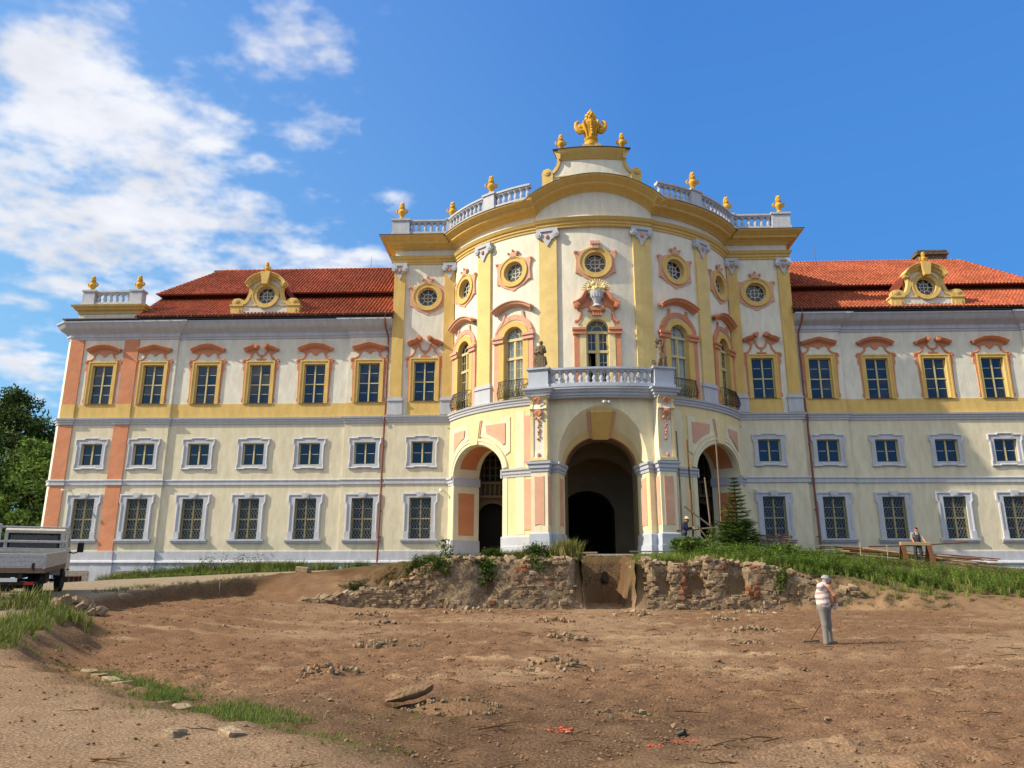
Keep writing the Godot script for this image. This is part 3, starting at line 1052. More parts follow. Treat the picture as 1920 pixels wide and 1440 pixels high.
const ENT_HIGH := [Vector2(-0.12, 23.42), Vector2(0.06, 23.44), Vector2(0.10, 23.54), Vector2(0.2, 23.6), Vector2(0.28, 23.68), Vector2(0.55, 23.72), Vector2(0.58, 23.86), Vector2(0.66, 23.9), Vector2(0.78, 24.0), Vector2(0.92, 24.08), Vector2(0.95, 24.16), Vector2(-0.12, 24.24)]

func wall_piece(called: String, f: Face, s0: float, s1: float, h0: float, h1: float, m: Material, holes := []) -> void:
	var g := G.new()
	wallh(g, f, s0, s1, h0, h1, holes)
	part(called, g, m, palace, 20 if f.r > 0 else -1.0)

func wing(sg: float) -> void:
	# walls of one wing, left (-1) or right (+1), storey by storey
	for seg in [[27.34, 34.6, RZ], [15.85, 27.34, 0.0], [13.04, 15.85, RZ]]:
		var f := flat(Vector3(0, 0, seg[2]))
		var a: float = seg[0] if sg > 0 else -seg[1]
		var b: float = seg[1] if sg > 0 else -seg[0]
		var up := []
		var mz := []
		var gr := []
		for x in WX:
			if x > seg[0] and x < seg[1]:
				up.append({k = "rect", s = sg * x, w = 0.71, h0 = 12.98, h1 = 15.63})
				mz.append({k = "rect", s = sg * x, w = 0.70, h0 = 8.96, h1 = 10.38})
				gr.append({k = "rect", s = sg * x, w = 0.685, h0 = 4.32, h1 = 6.85})
		wall_piece("upper_wall", f, a, b, 12.95, 18.55, M.cream_high, up)
		wall_piece("mezzanine_wall", f, a, b, 8.0, 11.7, M.cream_low, mz)
		wall_piece("ground_floor_wall", f, a, b, 3.55, 7.75, M.cream_low, gr)
		var g := G.new()
		wallh(g, f, a, b, 12.0, 12.97, [], 0.03)
		g.quad(f.p(a, 12.97, 0.03), f.p(b, 12.97, 0.03), f.p(b, 12.97, 0), f.p(a, 12.97, 0))
		part("sill_band", g, M.ochre, palace)
	# step faces and the chamfered outer corner
	var w := G.new()
	for q in [[27.34, 0.0, RZ], [15.85, 0.0, RZ]]:
		var ws := G.new()
		ws.quad(Vector3(sg * q[0], 3.5, q[1]), Vector3(sg * q[0], 3.5, q[2]), Vector3(sg * q[0], 18.5, q[2]), Vector3(sg * q[0], 18.5, q[1]))
		part("wall_step", ws, M.cream_high, palace)
	w.quad(Vector3(sg * 34.95, 1, -0.1), Vector3(sg * 34.6, 1, RZ + 0.08), Vector3(sg * 34.6, 18.5, RZ + 0.08), Vector3(sg * 34.95, 18.5, -0.1))
	w.quad(Vector3(sg * 34.95, 1, -14), Vector3(sg * 34.95, 1, -0.1), Vector3(sg * 34.95, 18.5, -0.1), Vector3(sg * 34.95, 18.5, -14))
	w.quad(Vector3(sg * 34.95, 1, -14), Vector3(sg * 12, 1, -14), Vector3(sg * 12, 18.5, -14), Vector3(sg * 34.95, 18.5, -14))
	part("side_wall", w, M.cream_high, palace)
	# terracotta pilasters of the end pavilion
	var f1 := flat(Vector3(0, 0, RZ))
	for q in [[33.68, 34.6], [29.95, 30.92]]:
		var a2: float = q[0] if sg > 0 else -q[1]
		var b2: float = q[1] if sg > 0 else -q[0]
		for hh in [[3.6, 7.7], [8.04, 11.62], [12.96, 17.4]]:
			var g := G.new()
			boxf(g, f1, a2, b2, hh[0], hh[1], -0.02, 0.08)
			part("pilaster", g, M.salmon, palace)
		var g2 := G.new()
		boxf(g2, f1, a2, b2, 12.06, 12.965, 0.0, 0.11)
		part("pilaster_base", g2, M.ochre, palace)
	var path := wing_path(0.0)
	if sg > 0: path = mir(path)
	for q in [["mezzanine_band", BAND_MEZZ], ["sill_cornice", BAND_SILL], ["plinth", PLINTH]]:
		var g := G.new()
		plan(g, path, q[1])
		part(q[0], g, M.lilac, palace, 25)
	var p2 := [V(-34.95, -9), V(-34.95, -0.1), V(-34.6, RZ), V(-27.34, RZ), V(-27.34, 0), V(-15.85, 0), V(-15.85, RZ), V(-13.0, RZ)]
	if sg > 0: p2 = mir(p2)
	var gc := G.new()
	plan(gc, p2, CORNICE_WING)
	part("eaves_cornice", gc, M.lilac, palace, 25)
	# cellar windows near the left end
	if sg < 0:
		for x in [-32.2, -28.6]:
			var k := G.new()
			var fc := flat(Vector3(x, 0, RZ + 0.16))
			ring(k, fc, rect2(-0.95, 0.95, 1.2, 2.42), rect2(-0.62, 0.62, 1.2, 2.1), -0.02, 0.03)
			var cw := part("cellar_window", k, M.concrete, palace)
			var dk := G.new()
			boxf(dk, fc, -0.62, 0.62, 1.2, 2.1, -0.02, 0.006)
			part("opening", dk, M.dark, cw)
			var br := G.new()
			for i in 4: boxf(br, fc, -0.45 + i * 0.3 - 0.015, -0.45 + i * 0.3 + 0.015, 1.2, 2.08, 0.01, 0.04)
			boxf(br, fc, -0.5, 0.5, 2.05, 2.12, 0.0, 0.05)
			part("bars", br, M.rust, cw)

func roof_side(sg: float) -> void:
	# two tiled slopes with a step between, hipped at the outer end
	var tg := G.new()
	var n := 7
	for i in n:
		var a0 := PI * i / n
		var a1 := PI * (i + 1) / n
		var r0 := 0.088
		var r1 := 0.072
		tg.quad(Vector3(-cos(a0) * r0, sin(a0) * r0 + 0.02, 0), Vector3(-cos(a1) * r0, sin(a1) * r0 + 0.02, 0), Vector3(-cos(a1) * r1, sin(a1) * r1, -0.42), Vector3(-cos(a0) * r1, sin(a0) * r1, -0.42))
		tg.tri(Vector3(0, 0.0, 0), Vector3(-cos(a1) * r0, sin(a1) * r0 + 0.02, 0), Vector3(-cos(a0) * r0, sin(a0) * r0 + 0.02, 0))
	var tm := tg.mesh(70)
	var ts := []
	var cols := []
	var bed := G.new()
	# slope: front edge (z0,h0) to back (z1,h1); outer hip x at front and at back
	for q in [[0.82, 18.78, -2.75, 21.36, 29.95, 30.25], [-2.02, 21.42, -7.0, 25.3, 30.35, 28.1]]:
		var a := Vector2(q[0], q[1])
		var b := Vector2(q[2], q[3])
		var L := a.distance_to(b)
		var u := Vector3(0, b.y - a.y, b.x - a.x) / L
		var nn := Vector3(0, -u.z, u.y)
		var inner := 12.9
		bed.quad(Vector3(sg * inner, a.y, a.x), Vector3(sg * q[4], a.y, a.x), Vector3(sg * q[5], b.y, b.x), Vector3(sg * inner, b.y, b.x))
		# hip face at the outer end
		bed.tri(Vector3(sg * q[4], a.y, a.x), Vector3(sg * q[4], a.y, a.x - 12.0), Vector3(sg * q[5], b.y, b.x))
		bed.quad(Vector3(sg * inner, a.y - 0.06, a.x), Vector3(sg * q[4], a.y - 0.06, a.x), Vector3(sg * q[4], a.y, a.x), Vector3(sg * inner, a.y, a.x))
		var rows := int(L / 0.335)
		var basis0 := Basis(Vector3.RIGHT, nn, -u)
		for j in rows + 1:
			var t := j * 0.335 / L
			if t > 0.985: continue
			var xo: float = lerpf(q[4], q[5], t)
			var x := inner + 0.12
			while x < xo - 0.05:
				var p := Vector3(sg * (x + rng.randf_range(-0.008, 0.008)), lerpf(a.y, b.y, t), lerpf(a.x, b.x, t)) + nn * 0.012
				if j == 0: p -= u * 0.05
				ts.append(Transform3D(basis0 * Basis(Vector3.UP, rng.randf_range(-0.03, 0.03)), p))
				var k := rng.randf_range(0.8, 1.1) * (1.0 + 0.3 * tn3.get_noise_2d(x * 2.0 * sg, p.y * 4.0) + 0.15 * tn1.get_noise_2d(x * sg, p.y * 2.0))
				if rng.randf() < 0.07: k *= 0.8
				cols.append(Color(k, k * rng.randf_range(0.93, 1.07), k * rng.randf_range(0.9, 1.1)))
				x += 0.235
		# ridge tiles along the hip
		var e0 := Vector3(sg * q[4], a.y, a.x)
		var e1 := Vector3(sg * q[5], b.y, b.x)
		var m := int(e0.distance_to(e1) / 0.36)
		for i in m:
			var p := e0.lerp(e1, float(i) / m)
			var fw := (e1 - e0).normalized()
			var bs := Basis.looking_at(fw, Vector3.UP)
			ts.append(Transform3D(bs.scaled_local(Vector3(1.35, 1.35, 1)), p))
			cols.append(Color(0.95, 0.95, 0.95))
	# the dark riser between the slopes and the underside of the upper eaves
	bed.quad(Vector3(sg * 12.9, 21.3, -2.7), Vector3(sg * 30.25, 21.3, -2.7), Vector3(sg * 30.25, 22.0, -2.7), Vector3(sg * 12.9, 22.0, -2.7))
	bed.quad(Vector3(sg * 12.9, 25.3, -7), Vector3(sg * 28.1, 25.3, -7), Vector3(sg * 30.3, 21.4, -12), Vector3(sg * 12.9, 21.4, -12))
	var m2 := int((28.1 - 12.9) / 0.36)
	for i in m2:
		ts.append(Transform3D(Basis(Vector3.UP, PI / 2).scaled_local(Vector3(1.5, 1.5, 1.0)), Vector3(sg * (12.9 + i * 0.36), 25.27, -7.0)))
		cols.append(Color(0.9, 0.9, 0.9))
	# boarded floor of the loft, closing the eaves
	bed.quad(Vector3(sg * 12.95, 18.57, 0.7), Vector3(sg * 34.5, 18.57, 0.1), Vector3(sg * 34.5, 18.57, -13.9), Vector3(sg * 12.95, 18.57, -13.9))
	var rf := part("roof", bed, M.tile_bed, palace)
	many("roof_tiles", tm, M.tile, rf, ts, cols)
	# gutter, its brackets and the rain pipe
	var gu := G.new()
	var gx0 := 12.95
	var gx1 := 30.05
	var seg := []
	for i in 9:
		var an := PI + PI * i / 8
		seg.append(V(0.93 + cos(an) * 0.10, 18.76 + sin(an) * 0.10))
	for i in 8:
		gu.quad(Vector3(sg * gx0, seg[i].y, seg[i].x), Vector3(sg * gx1, seg[i].y, seg[i].x), Vector3(sg * gx1, seg[i + 1].y, seg[i + 1].x), Vector3(sg * gx0, seg[i + 1].y, seg[i + 1].x))
	gu.box(Transform3D(Basis(), Vector3(sg * (gx0 + gx1) / 2, 18.60, 0.42)), Vector3(gx1 - gx0, 0.06, 0.86))
	gu.box(Transform3D(Basis(), Vector3(sg * 23.9, 18.66, 0.66)), Vector3(21.9, 0.21, 0.05))
	var gm := part("gutter", gu, M.tin, palace, 60)
	var x2 := gx0 + 0.4
	var bm := G.new()
	bm.box(Transform3D(Basis(), Vector3(0, 0, 0)), Vector3(0.035, 0.24, 0.03))
	var bmm := bm.mesh()
	while x2 < gx1:
		var o := put("gutter_bracket", bmm, M.copper, gm)
		o.position = Vector3(sg * x2, 18.74, 1.05)
		x2 += 0.92
	var pp := G.new()
	pp.tube([Vector3(sg * 13.42, 18.62, 0.9), Vector3(sg * 13.42, 18.25, 0.86), Vector3(sg * 13.38, 17.9, 0.7), Vector3(sg * 13.24, 17.3, 0.36), Vector3(sg * 13.24, 17.0, 0.30), Vector3(sg * 13.24, 12.3, 0.30), Vector3(sg * 13.26, 12.05, 0.42), Vector3(sg * 13.27, 11.6, 0.45), Vector3(sg * 13.28, 11.3, 0.30), Vector3(sg * 13.3, 8.1, 0.30), Vector3(sg * 13.3, 7.95, 0.36), Vector3(sg * 13.3, 7.6, 0.30), Vector3(sg * 13.32, 3.2, 0.42), Vector3(sg * 13.33, 2.2, 0.44)], [0.062], 8)
	for h in [16.0, 14.0, 10.0, 6.0, 4.4]: pp.tube([Vector3(sg * 13.26, h, 0.30), Vector3(sg * 13.26, h + 0.08, 0.30)], [0.08], 8)
	part("rain_pipe", pp, M.copper, palace, 60)

func dormer(sg: float) -> void:
	var x := 21.55 * sg
	var f := flat(Vector3(x, 0, 0.55))
	var d := node("dormer", palace)
	var g := G.new()
	# cream shield with the round opening
	var half := [V(1.56, 18.7), V(1.56, 19.62), V(1.28, 19.66), V(1.04, 20.0), V(0.95, 20.5), V(1.0, 20.95), V(0.8, 21.4), V(0.45, 21.65), V(0.0, 21.7)]
	var poly := half.duplicate()
	for i in range(half.size() - 2, -1, -1): poly.append(V(-half[i].x, half[i].y))
	var outer := []
	var inner := []
	for i in 96:
		var an := TAU * i / 96
		outer.append(V(0, 20.28) + V(cos(an), sin(an)) * ray_poly(V(0, 20.28), an, poly))
		inner.append(V(0, 20.28) + V(cos(an), sin(an)) * 0.63)
	ring(g, f, outer, inner, -0.4, 0.0)
	part("shield", g, M.cream_high, d)
	var oc := oculus(d, 0.62, false, false, null, "round_window")
	oc.position = Vector3(x, 20.28, 0.55)
	var y := G.new()
	# corner blocks, scrolls, side curves, arched hood with keystone
	for s in [-1, 1]:
		boxf(y, f, minf(s * 1.5, s * 2.3), maxf(s * 1.5, s * 2.3), 18.7, 19.5, -0.5, 0.06)
		boxf(y, f, minf(s * 1.45, s * 2.36), maxf(s * 1.45, s * 2.36), 19.5, 19.62, -0.55, 0.12)
		boxf(y, f, minf(s * 1.68, s * 2.1), maxf(s * 1.68, s * 2.1), 18.95, 19.32, 0.05, 0.10)
		boxf(y, f, minf(s * 0.6, s * 1.5), maxf(s * 0.6, s * 1.5), 19.5, 19.58, 0.0, 0.05)
		slab(y, f, [V(s * 1.4, 19.6), V(s * 2.2, 19.6), V(s * 2.25, 19.85), V(s * 2.1, 20.02), V(s * 1.75, 20.05), V(s * 1.5, 19.95)], -0.35, 0.08)
		volute(y, f, s * 1.95, 19.84, 0.17, 0.05, 0.13)
		var sc := curve2([V(1.62, 19.66), V(1.3, 19.8), V(1.1, 20.2), V(1.02, 20.6), V(1.08, 21.0)], 4)
		if s == -1: sc = mirror2(sc)
		sweep(y, f, sc, [V(-0.11, -0.3), V(-0.11, 0.1), V(0.11, 0.1), V(0.11, -0.3)])
		volute(y, f, s * 1.16, 21.0, 0.19, -0.2, 0.26)
	var a := []
	for i in 17:
		var t := PI * (0.10 + 0.80 * i / 16)
		a.append(V(-cos(t) * 1.28, 20.66 + sin(t) * 0.98))
	sweep(y, f, a, [V(-0.22, -0.4), V(-0.22, 0.12), V(-0.1, 0.16), V(-0.04, 0.28), V(0.06, 0.34), V(0.12, 0.42), V(0.17, 0.42), V(0.2, -0.4)])
	slab(y, f, [V(-0.17, 20.92), V(0.17, 20.92), V(0.33, 21.8), V(-0.33, 21.8)], 0.0, 0.5)
	part("dormer_frame", y, M.ochre, d, 30)
	var r := G.new()
	# small barrel roof behind the shield
	for i in 12:
		var t0 := PI * i / 12
		var t1 := PI * (i + 1) / 12
		var p0 := Vector3(x - cos(t0) * 1.22, 20.5 + sin(t0) * 1.3, 0.2)
		var p1 := Vector3(x - cos(t1) * 1.22, 20.5 + sin(t1) * 1.3, 0.2)
		r.quad(p0, p1, p1 + Vector3(0, 0, -4.5), p0 + Vector3(0, 0, -4.5))
	for s in [-1, 1]:
		r.quad(Vector3(x + s * 1.22, 18.7, 0.4), Vector3(x + s * 1.22, 20.6, 0.2), Vector3(x + s * 1.22, 20.6, -4), Vector3(x + s * 1.22, 18.7, -4))
		# flared valley apron down to the eaves
		r.quad(Vector3(x + s * 1.2, 20.6, 0.1), Vector3(x + s * 2.2, 19.4, 0.05), Vector3(x + s * 2.2, 19.5, -0.6), Vector3(x + s * 1.2, 20.9, -2.5))
	part("dormer_roof", r, M.tile_bed, d, 40)

const BALUSTER := [Vector2(0.15, 0), Vector2(0.15, 0.07), Vector2(0.085, 0.10), Vector2(0.10, 0.16), Vector2(0.135, 0.27), Vector2(0.11, 0.38), Vector2(0.075, 0.48), Vector2(0.085, 0.56), Vector2(0.16, 0.64), Vector2(0.19, 0.70)]

func balustrade(f: Face, s0: float, s1: float, h: float, posts: Array, label := "", k := 1.0, mt: Material = null) -> Node3D:
	# posts: [s, half width]; k scales the heights
	var m: Material = mt if mt else M.lilac
	var b := node("balustrade", palace)
	var g := G.new()
	boxf(g, f, s0, s1, h, h + 0.22 * k, -0.2, 0.2)
	part("base_rail", g, m, b)
	var t := G.new()
	boxf(t, f, s0, s1, h + 0.90 * k, h + 0.98 * k, -0.16, 0.16)
	boxf(t, f, s0, s1, h + 0.98 * k, h + 1.10 * k, -0.22, 0.22)
	part("top_rail", t, m, b)
	for p in posts:
		var q := G.new()
		boxf(q, f, p[0] - p[1], p[0] + p[1], h, h + 1.02 * k, -0.3, 0.28)
		boxf(q, f, p[0] - p[1] - 0.07, p[0] + p[1] + 0.07, h + 1.02 * k, h + 1.15 * k, -0.37, 0.35)
		boxf(q, f, p[0] - p[1] - 0.05, p[0] + p[1] + 0.05, h, h + 0.2 * k, -0.34, 0.32)
		part("post", q, m, b)
	var bg := G.new()
	bg.lathe(Transform3D(), BALUSTER, 8, 1.0, 1.0)
	var bm := bg.mesh(40)
	var edges := [s0]
	for p in posts: edges.append_array([p[0] - p[1], p[0] + p[1]])
	edges.append(s1)
	for i in range(0, edges.size(), 2):
		var a: float = edges[i]
		var c: float = edges[i + 1]
		var n := int((c - a) / 0.36)
		for j in n:
			var o := put("baluster", bm, m, b)
			var tt := f.at(a + (c - a) * (j + 0.5) / n, h + 0.21 * k)
			o.transform = Transform3D(tt.basis * Basis.from_scale(Vector3(1, k, 1)), tt.origin)
	return b

func capital(f: Face, s: float, hw: float) -> void:
	var g := G.new()
	boxf(g, f, s - hw - 0.1, s + hw + 0.1, 22.2, 22.40, 0.0, 0.32)
	slab(g, f, [V(s - hw, 22.22), V(s - hw, 21.85), V(s - hw * 0.5, 21.7), V(s - 0.1, 21.42), V(s, 21.25), V(s + 0.1, 21.42), V(s + hw * 0.5, 21.7), V(s + hw, 21.85), V(s + hw, 22.22)], 0.08, 0.24)
	for e in [-1, 1]:
		volute(g, f, s + e * (hw - 0.02), 22.02, 0.2, 0.08, 0.34)
	var c := part("capital", g, M.lilac, palace, 30)
	var r := G.new()
	r.blob(f.p(s, 21.86, 0.27), Vector3(0.11, 0.15, 0.07), 8, 6)
	part("rosette", r, M.salmon, c, 60)

func pilaster(f: Face, s: float, hw: float, called := "giant_pilaster") -> void:
	var g := G.new()
	boxf(g, f, s - hw, s + hw, 13.2, 22.25, -0.05, 0.15)
	part(called, g, M.ochre if f.r == 0.0 else M.pilaster_yellow, palace)
	var p := G.new()
	boxf(p, f, s - hw - 0.1, s + hw + 0.1, 12.06, 12.96, -0.05, 0.2)
	boxf(p, f, s - hw - 0.14, s + hw + 0.14, 12.96, 13.05, -0.05, 0.26)
	boxf(p, f, s - hw - 0.08, s + hw + 0.08, 13.05, 13.22, -0.05, 0.2)
	part("pedestal", p, M.lilac, palace)
	capital(f, s, hw)

func tower(sg: float) -> void:
	var f := flat(Vector3(0, 0, 0.35))
	var a := -13.0 if sg < 0 else 8.9
	var b := -8.9 if sg < 0 else 13.0
	var x := sg * 10.8
	wall_piece("upper_wall", f, a, b, 12.0, 24.0, M.cream_high, [{k = "rect", s = x, w = 0.71, h0 = 12.98, h1 = 15.63}, {k = "round", s = x + sg * -0.05, w = 0.67, h0 = 20.08, rise = 0.67}])
	wall_piece("mezzanine_wall", f, a, b, 8.0, 11.7, M.cream_low, [{k = "rect", s = x, w = 0.70, h0 = 8.96, h1 = 10.38}])
	wall_piece("ground_floor_wall", f, a, b, 3.55, 7.75, M.cream_low, [{k = "rect", s = x, w = 0.685, h0 = 4.32, h1 = 6.85}])
	var g := G.new()
	boxf(g, f, x - 1.05, x + 1.05, 12.05, 12.97, -0.02, 0.05)
	part("sill_band", g, M.ochre, palace)
	var w := G.new()
	w.quad(Vector3(sg * 13.0, 3.5, -8), Vector3(sg * 13.0, 3.5, 0.35), Vector3(sg * 13.0, 24, 0.35), Vector3(sg * 13.0, 24, -8))
	w.quad(Vector3(sg * 13.0, 3.5, -8), Vector3(sg * 8.9, 3.5, -8), Vector3(sg * 8.9, 24, -8), Vector3(sg * 13.0, 24, -8))
	part("side_wall", w, M.cream_high, palace)
	var oc := oculus(palace)
	oc.position = Vector3(x - sg * 0.05, 20.08, 0.35)
	for q in [[12.62, 0.37], [9.28, 0.34]]: pilaster(f, sg * q[0], q[1])

func urn_mesh(big := false) -> G:
	var g := G.new()
	if not big:
		g.lathe(Transform3D(), [V(0, 0), V(0.15, 0), V(0.15, 0.05), V(0.09, 0.10), V(0.11, 0.18), V(0.2, 0.3), V(0.24, 0.42), V(0.23, 0.5), V(0.17, 0.56), V(0.15, 0.62), V(0.19, 0.66), V(0.19, 0.7), V(0.1, 0.76), V(0.0, 0.74)], 14)
		for s in [-1, 1]:
			g.tube([Vector3(s * 0.2, 0.36, 0), Vector3(s * 0.31, 0.42, 0), Vector3(s * 0.34, 0.54, 0), Vector3(s * 0.27, 0.6, 0), Vector3(s * 0.22, 0.55, 0)], [0.05, 0.06, 0.06, 0.05, 0.03], 6)
		for i in 12:
			var a := i * 2.4
			g.blob(Vector3(sin(a) * 0.11, 0.76 + 0.025 * i, cos(a) * 0.11) * Vector3(1.0 - i * 0.05, 1, 1.0 - i * 0.05), Vector3.ONE * 0.085, 6, 5)
		return g
	g.lathe(Transform3D(), [V(0, -0.02), V(0.44, -0.02), V(0.44, 0.22), V(0.36, 0.24), V(0.34, 0.32), V(0.42, 0.42), V(0.44, 0.5), V(0.33, 0.55), V(0.30, 0.66), V(0.35, 0.9), V(0.48, 1.2), V(0.60, 1.45), V(0.58, 1.56), V(0.40, 1.64), V(0.2, 1.7), V(0, 1.7)], 20)
	for i in 8:
		var a := TAU * i / 8
		var u := Vector3(sin(a), 0, cos(a))
		g.tube([u * 0.33 + Vector3.UP * 0.55, u * 0.42 + Vector3.UP * 1.0, u * 0.60 + Vector3.UP * 1.4, u * 0.64 + Vector3.UP * 1.56, u * 0.52 + Vector3.UP * 1.66], [0.04, 0.05, 0.07, 0.08, 0.04], 6)
	for s in [-1, 1]:
		g.tube([Vector3(s * 0.42, 1.12, 0), Vector3(s * 0.66, 1.1, 0), Vector3(s * 0.86, 1.26, 0), Vector3(s * 0.93, 1.5, 0), Vector3(s * 0.90, 1.72, 0), Vector3(s * 0.78, 1.80, 0), Vector3(s * 0.73, 1.68, 0)], [0.16, 0.20, 0.17, 0.13, 0.11, 0.09, 0.05], 8)
		g.blob(Vector3(s * 0.68, 1.36, 0), Vector3(0.22, 0.24, 0.16), 9, 7)
		for i in 5: g.blob(Vector3(s * (0.5 + i * 0.09), 1.08 - 0.03 * i * (4 - i), 0.08), Vector3.ONE * 0.09, 6, 5)
	for i in 40:
		var a := i * 2.399
		var t := i / 40.0
		var r := 0.10 + 0.22 * sin(PI * minf(1.0, t * 1.05)) - 0.08 * t
		g.blob(Vector3(sin(a) * r, 1.7 + t * 0.85, cos(a) * r), Vector3.ONE * lerpf(0.14, 0.08, t), 6, 5)
	for i in 5: g.blob(Vector3(0.05 - i * 0.02, 0.75 + i * 0.2, 0.42 + i * 0.025), Vector3(0.09, 0.12, 0.09), 6, 5)
	g.tube([Vector3(0, 2.5, 0), Vector3(0.02, 2.72, 0)], [0.07, 0.02], 5)
	return g

func deg_s(a: float, r: float) -> float: return deg_to_rad(a) * r

func rotunda() -> void:
	var R := 10.3
	var f := cyl(R)
	# upper wall with arched windows and round windows
	var holes := []
	for a in [-52.0, -28.3, 0.0, 28.3, 52.0]:
		holes.append({k = "arch", s = deg_s(a, R), w = 0.67, h0 = 12.06, h1 = 15.88, rise = 0.67})
		holes.append({k = "round", s = deg_s(a, R), w = 0.67, h0 = 20.08, rise = 0.67})
	var bounds := [-60.6, -40.6, -15.6, 15.6, 40.6, 60.6]
	for i in 5:
		wall_piece("rotunda_wall", f, deg_s(bounds[i], R), deg_s(bounds[i + 1], R), 12.0, 24.2, M.white, holes.filter(func(o): return o.s > deg_s(bounds[i], R) and o.s < deg_s(bounds[i + 1], R)))
	var an := [-52.0, -28.3, 0.0, 28.3, 52.0]
	for i in 5:
		var kind: String = ["pale", "pale", "crest", "arc", "arc"][i]
		var w := arched_window(palace, kind, i == 2, i == 1 or i == 3)
		w.transform = f.at(deg_s(an[i], R), 0)
		var o := oculus(palace, 0.66, i != 2, true, M.clear_glass if i == 1 else null)
		if i == 1:
			var bk := G.new()
			boxf(bk, FL, -0.9, 0.9, -0.9, 0.9, -1.4, -1.35)
			part("curtain", bk, M.curtain, o)
		o.transform = f.at(deg_s(an[i], R), 20.08)
		if i != 2: railing(palace, f.at(deg_s(an[i], R), 0))
	for a in [-40.6, -15.6, 15.6, 40.6]: pilaster(f, deg_s(a, R), 0.54)
	# dado band under the windows
	for q in [[-60.5, -43.7], [-37.5, -18.9], [18.9, 37.5], [43.7, 60.5]]:
		for side in [[q[0], (q[0] + q[1]) / 2 - 3.75], [(q[0] + q[1]) / 2 + 3.75, q[1]]]:
			if side[1] - side[0] > 0.5:
				var g := G.new()
				boxf(g, f, deg_s(side[0], R), deg_s(side[1], R), 12.06, 13.0, -0.03, 0.04)
				part("sill_band", g, M.yellow, palace)
	# sill cornice, architrave, frieze and cornice
	var sc := G.new()
	for sg in [-1, 1]:
		var pa := arc(R + 0.12, -60.5, -19.5, 30)
		plan(sc, pa if sg < 0 else mir(pa), BAND_SILL)
	part("sill_cornice", sc, M.lilac, palace, 25)
	var low := [V(-13.0, -8), V(-13.0, 0.37), V(-8.95, 0.37)]
	low.append_array(arc(R + 0.02, -60.0, -18.9, 28))
	low.append_array(arc(R + 0.14, -18.8, 18.8, 24))
	low.append_array(arc(R + 0.02, 18.9, 60.0, 28))
	low.append_array([V(8.95, 0.37), V(13.0, 0.37), V(13.0, -8)])
	var gl := G.new()
	plan(gl, low, ENT_LOW)
	part("architrave", gl, M.ochre, palace, 25)
	var gh := G.new()
	for sg in [-1, 1]:
		var hi := [V(-13.0, -8), V(-13.0, 0.37), V(-8.95, 0.37)]
		hi.append_array(arc(R + 0.02, -60.0, -21.5, 28))
		hi.append_array(arc(R + 0.12, -21.4, -19.3, 3))
		plan(gh, hi if sg < 0 else mir(hi), ENT_HIGH)
	# the cornice bends up into an arch over the middle bay
	var fa := cyl(R + 0.12)
	var ap := []
	for i in 33:
		var t := -1.0 + i / 16.0
		var x := 3.62 * t
		var rise: float = 1.12 * (1 - t * t)
		ap.append(V(x, 23.42 + rise + 0.1 * smoothstep(1.0, 0.8, absf(t))))
	sweep(gh, fa, ap, [V(0, -0.12), V(0.02, 0.06), V(0.12, 0.10), V(0.18, 0.2), V(0.26, 0.28), V(0.30, 0.55), V(0.44, 0.58), V(0.48, 0.66), V(0.58, 0.78), V(0.66, 0.92), V(0.74, 0.95), V(0.82, -0.12)])
	part("crowning_cornice", gh, M.ochre, palace, 25)
	# sheet metal edge on top of the cornice
	var tin := G.new()
	for sg in [-1, 1]:
		var hi := [V(-13.0, -8), V(-13.0, 0.37), V(-8.95, 0.37)]
		hi.append_array(arc(R + 0.02, -60.0, -20.5, 28))
		plan(tin, hi if sg < 0 else mir(hi), [V(0.97, 24.155), V(0.98, 24.19), V(-0.5, 24.28)])
	var at2 := []
	for p in ap: at2.append(p + V(0, 0.0))
	sweep(tin, fa, at2, [V(0.745, 0.97), V(0.775, 0.97), V(0.83, -0.12)], false, false)
	part("flashing", tin, M.tin, palace)
	# tympanum and frieze wall behind the arch
	var ty := G.new()
	wallh(ty, fa, -3.55, 3.55, 22.9, 23.6, [], 0.0, func(s: float): return 23.55 + 1.12 * (1 - pow(s / 3.62, 2)))
	part("tympanum", ty, M.white, palace, 25)
	# flat roof behind the balustrade
	var rf := G.new()
	rf.quad(Vector3(-13, 24.2, 0.5), Vector3(13, 24.2, 0.5), Vector3(13, 24.2, -8), Vector3(-13, 24.2, -8))
	var pr := arc(R - 0.4, -60, 60, 20)
	for i in 20: rf.tri(Vector3(pr[i].x, 24.2, pr[i].y), Vector3(pr[i + 1].x, 24.2, pr[i + 1].y), Vector3(0, 24.2, 0.2))
	part("terrace_roof", rf, M.tin, palace)
	# attic gable over the middle bay
	var fb := cyl(9.7)
	var half := [V(3.1, 24.2), V(3.1, 26.0), V(2.5, 26.0), V(2.3, 26.3), V(2.1, 26.7), V(2.0, 27.1), V(2.0, 27.4), V(0, 27.4)]
	var body := G.new()
	for i in 24:
		var s0 := -2.5 + 5.0 * i / 24
		var s1 := -2.5 + 5.0 * (i + 1) / 24
		var hh := func(s: float):
			var a := absf(s)
			if a <= 2.0: return 27.4
			return remap(a, 2.0, 2.5, 27.1, 26.3)
		body.quad(fb.p(s0, 24.2, 0), fb.p(s1, 24.2, 0), fb.p(s1, hh.call(s1), 0), fb.p(s0, hh.call(s0), 0))
	wallh(body, fb, -3.1, 3.1, 24.2, 26.0, [], -0.02)
	part("attic_wall", body, M.white, palace, 25)
	var ay := G.new()
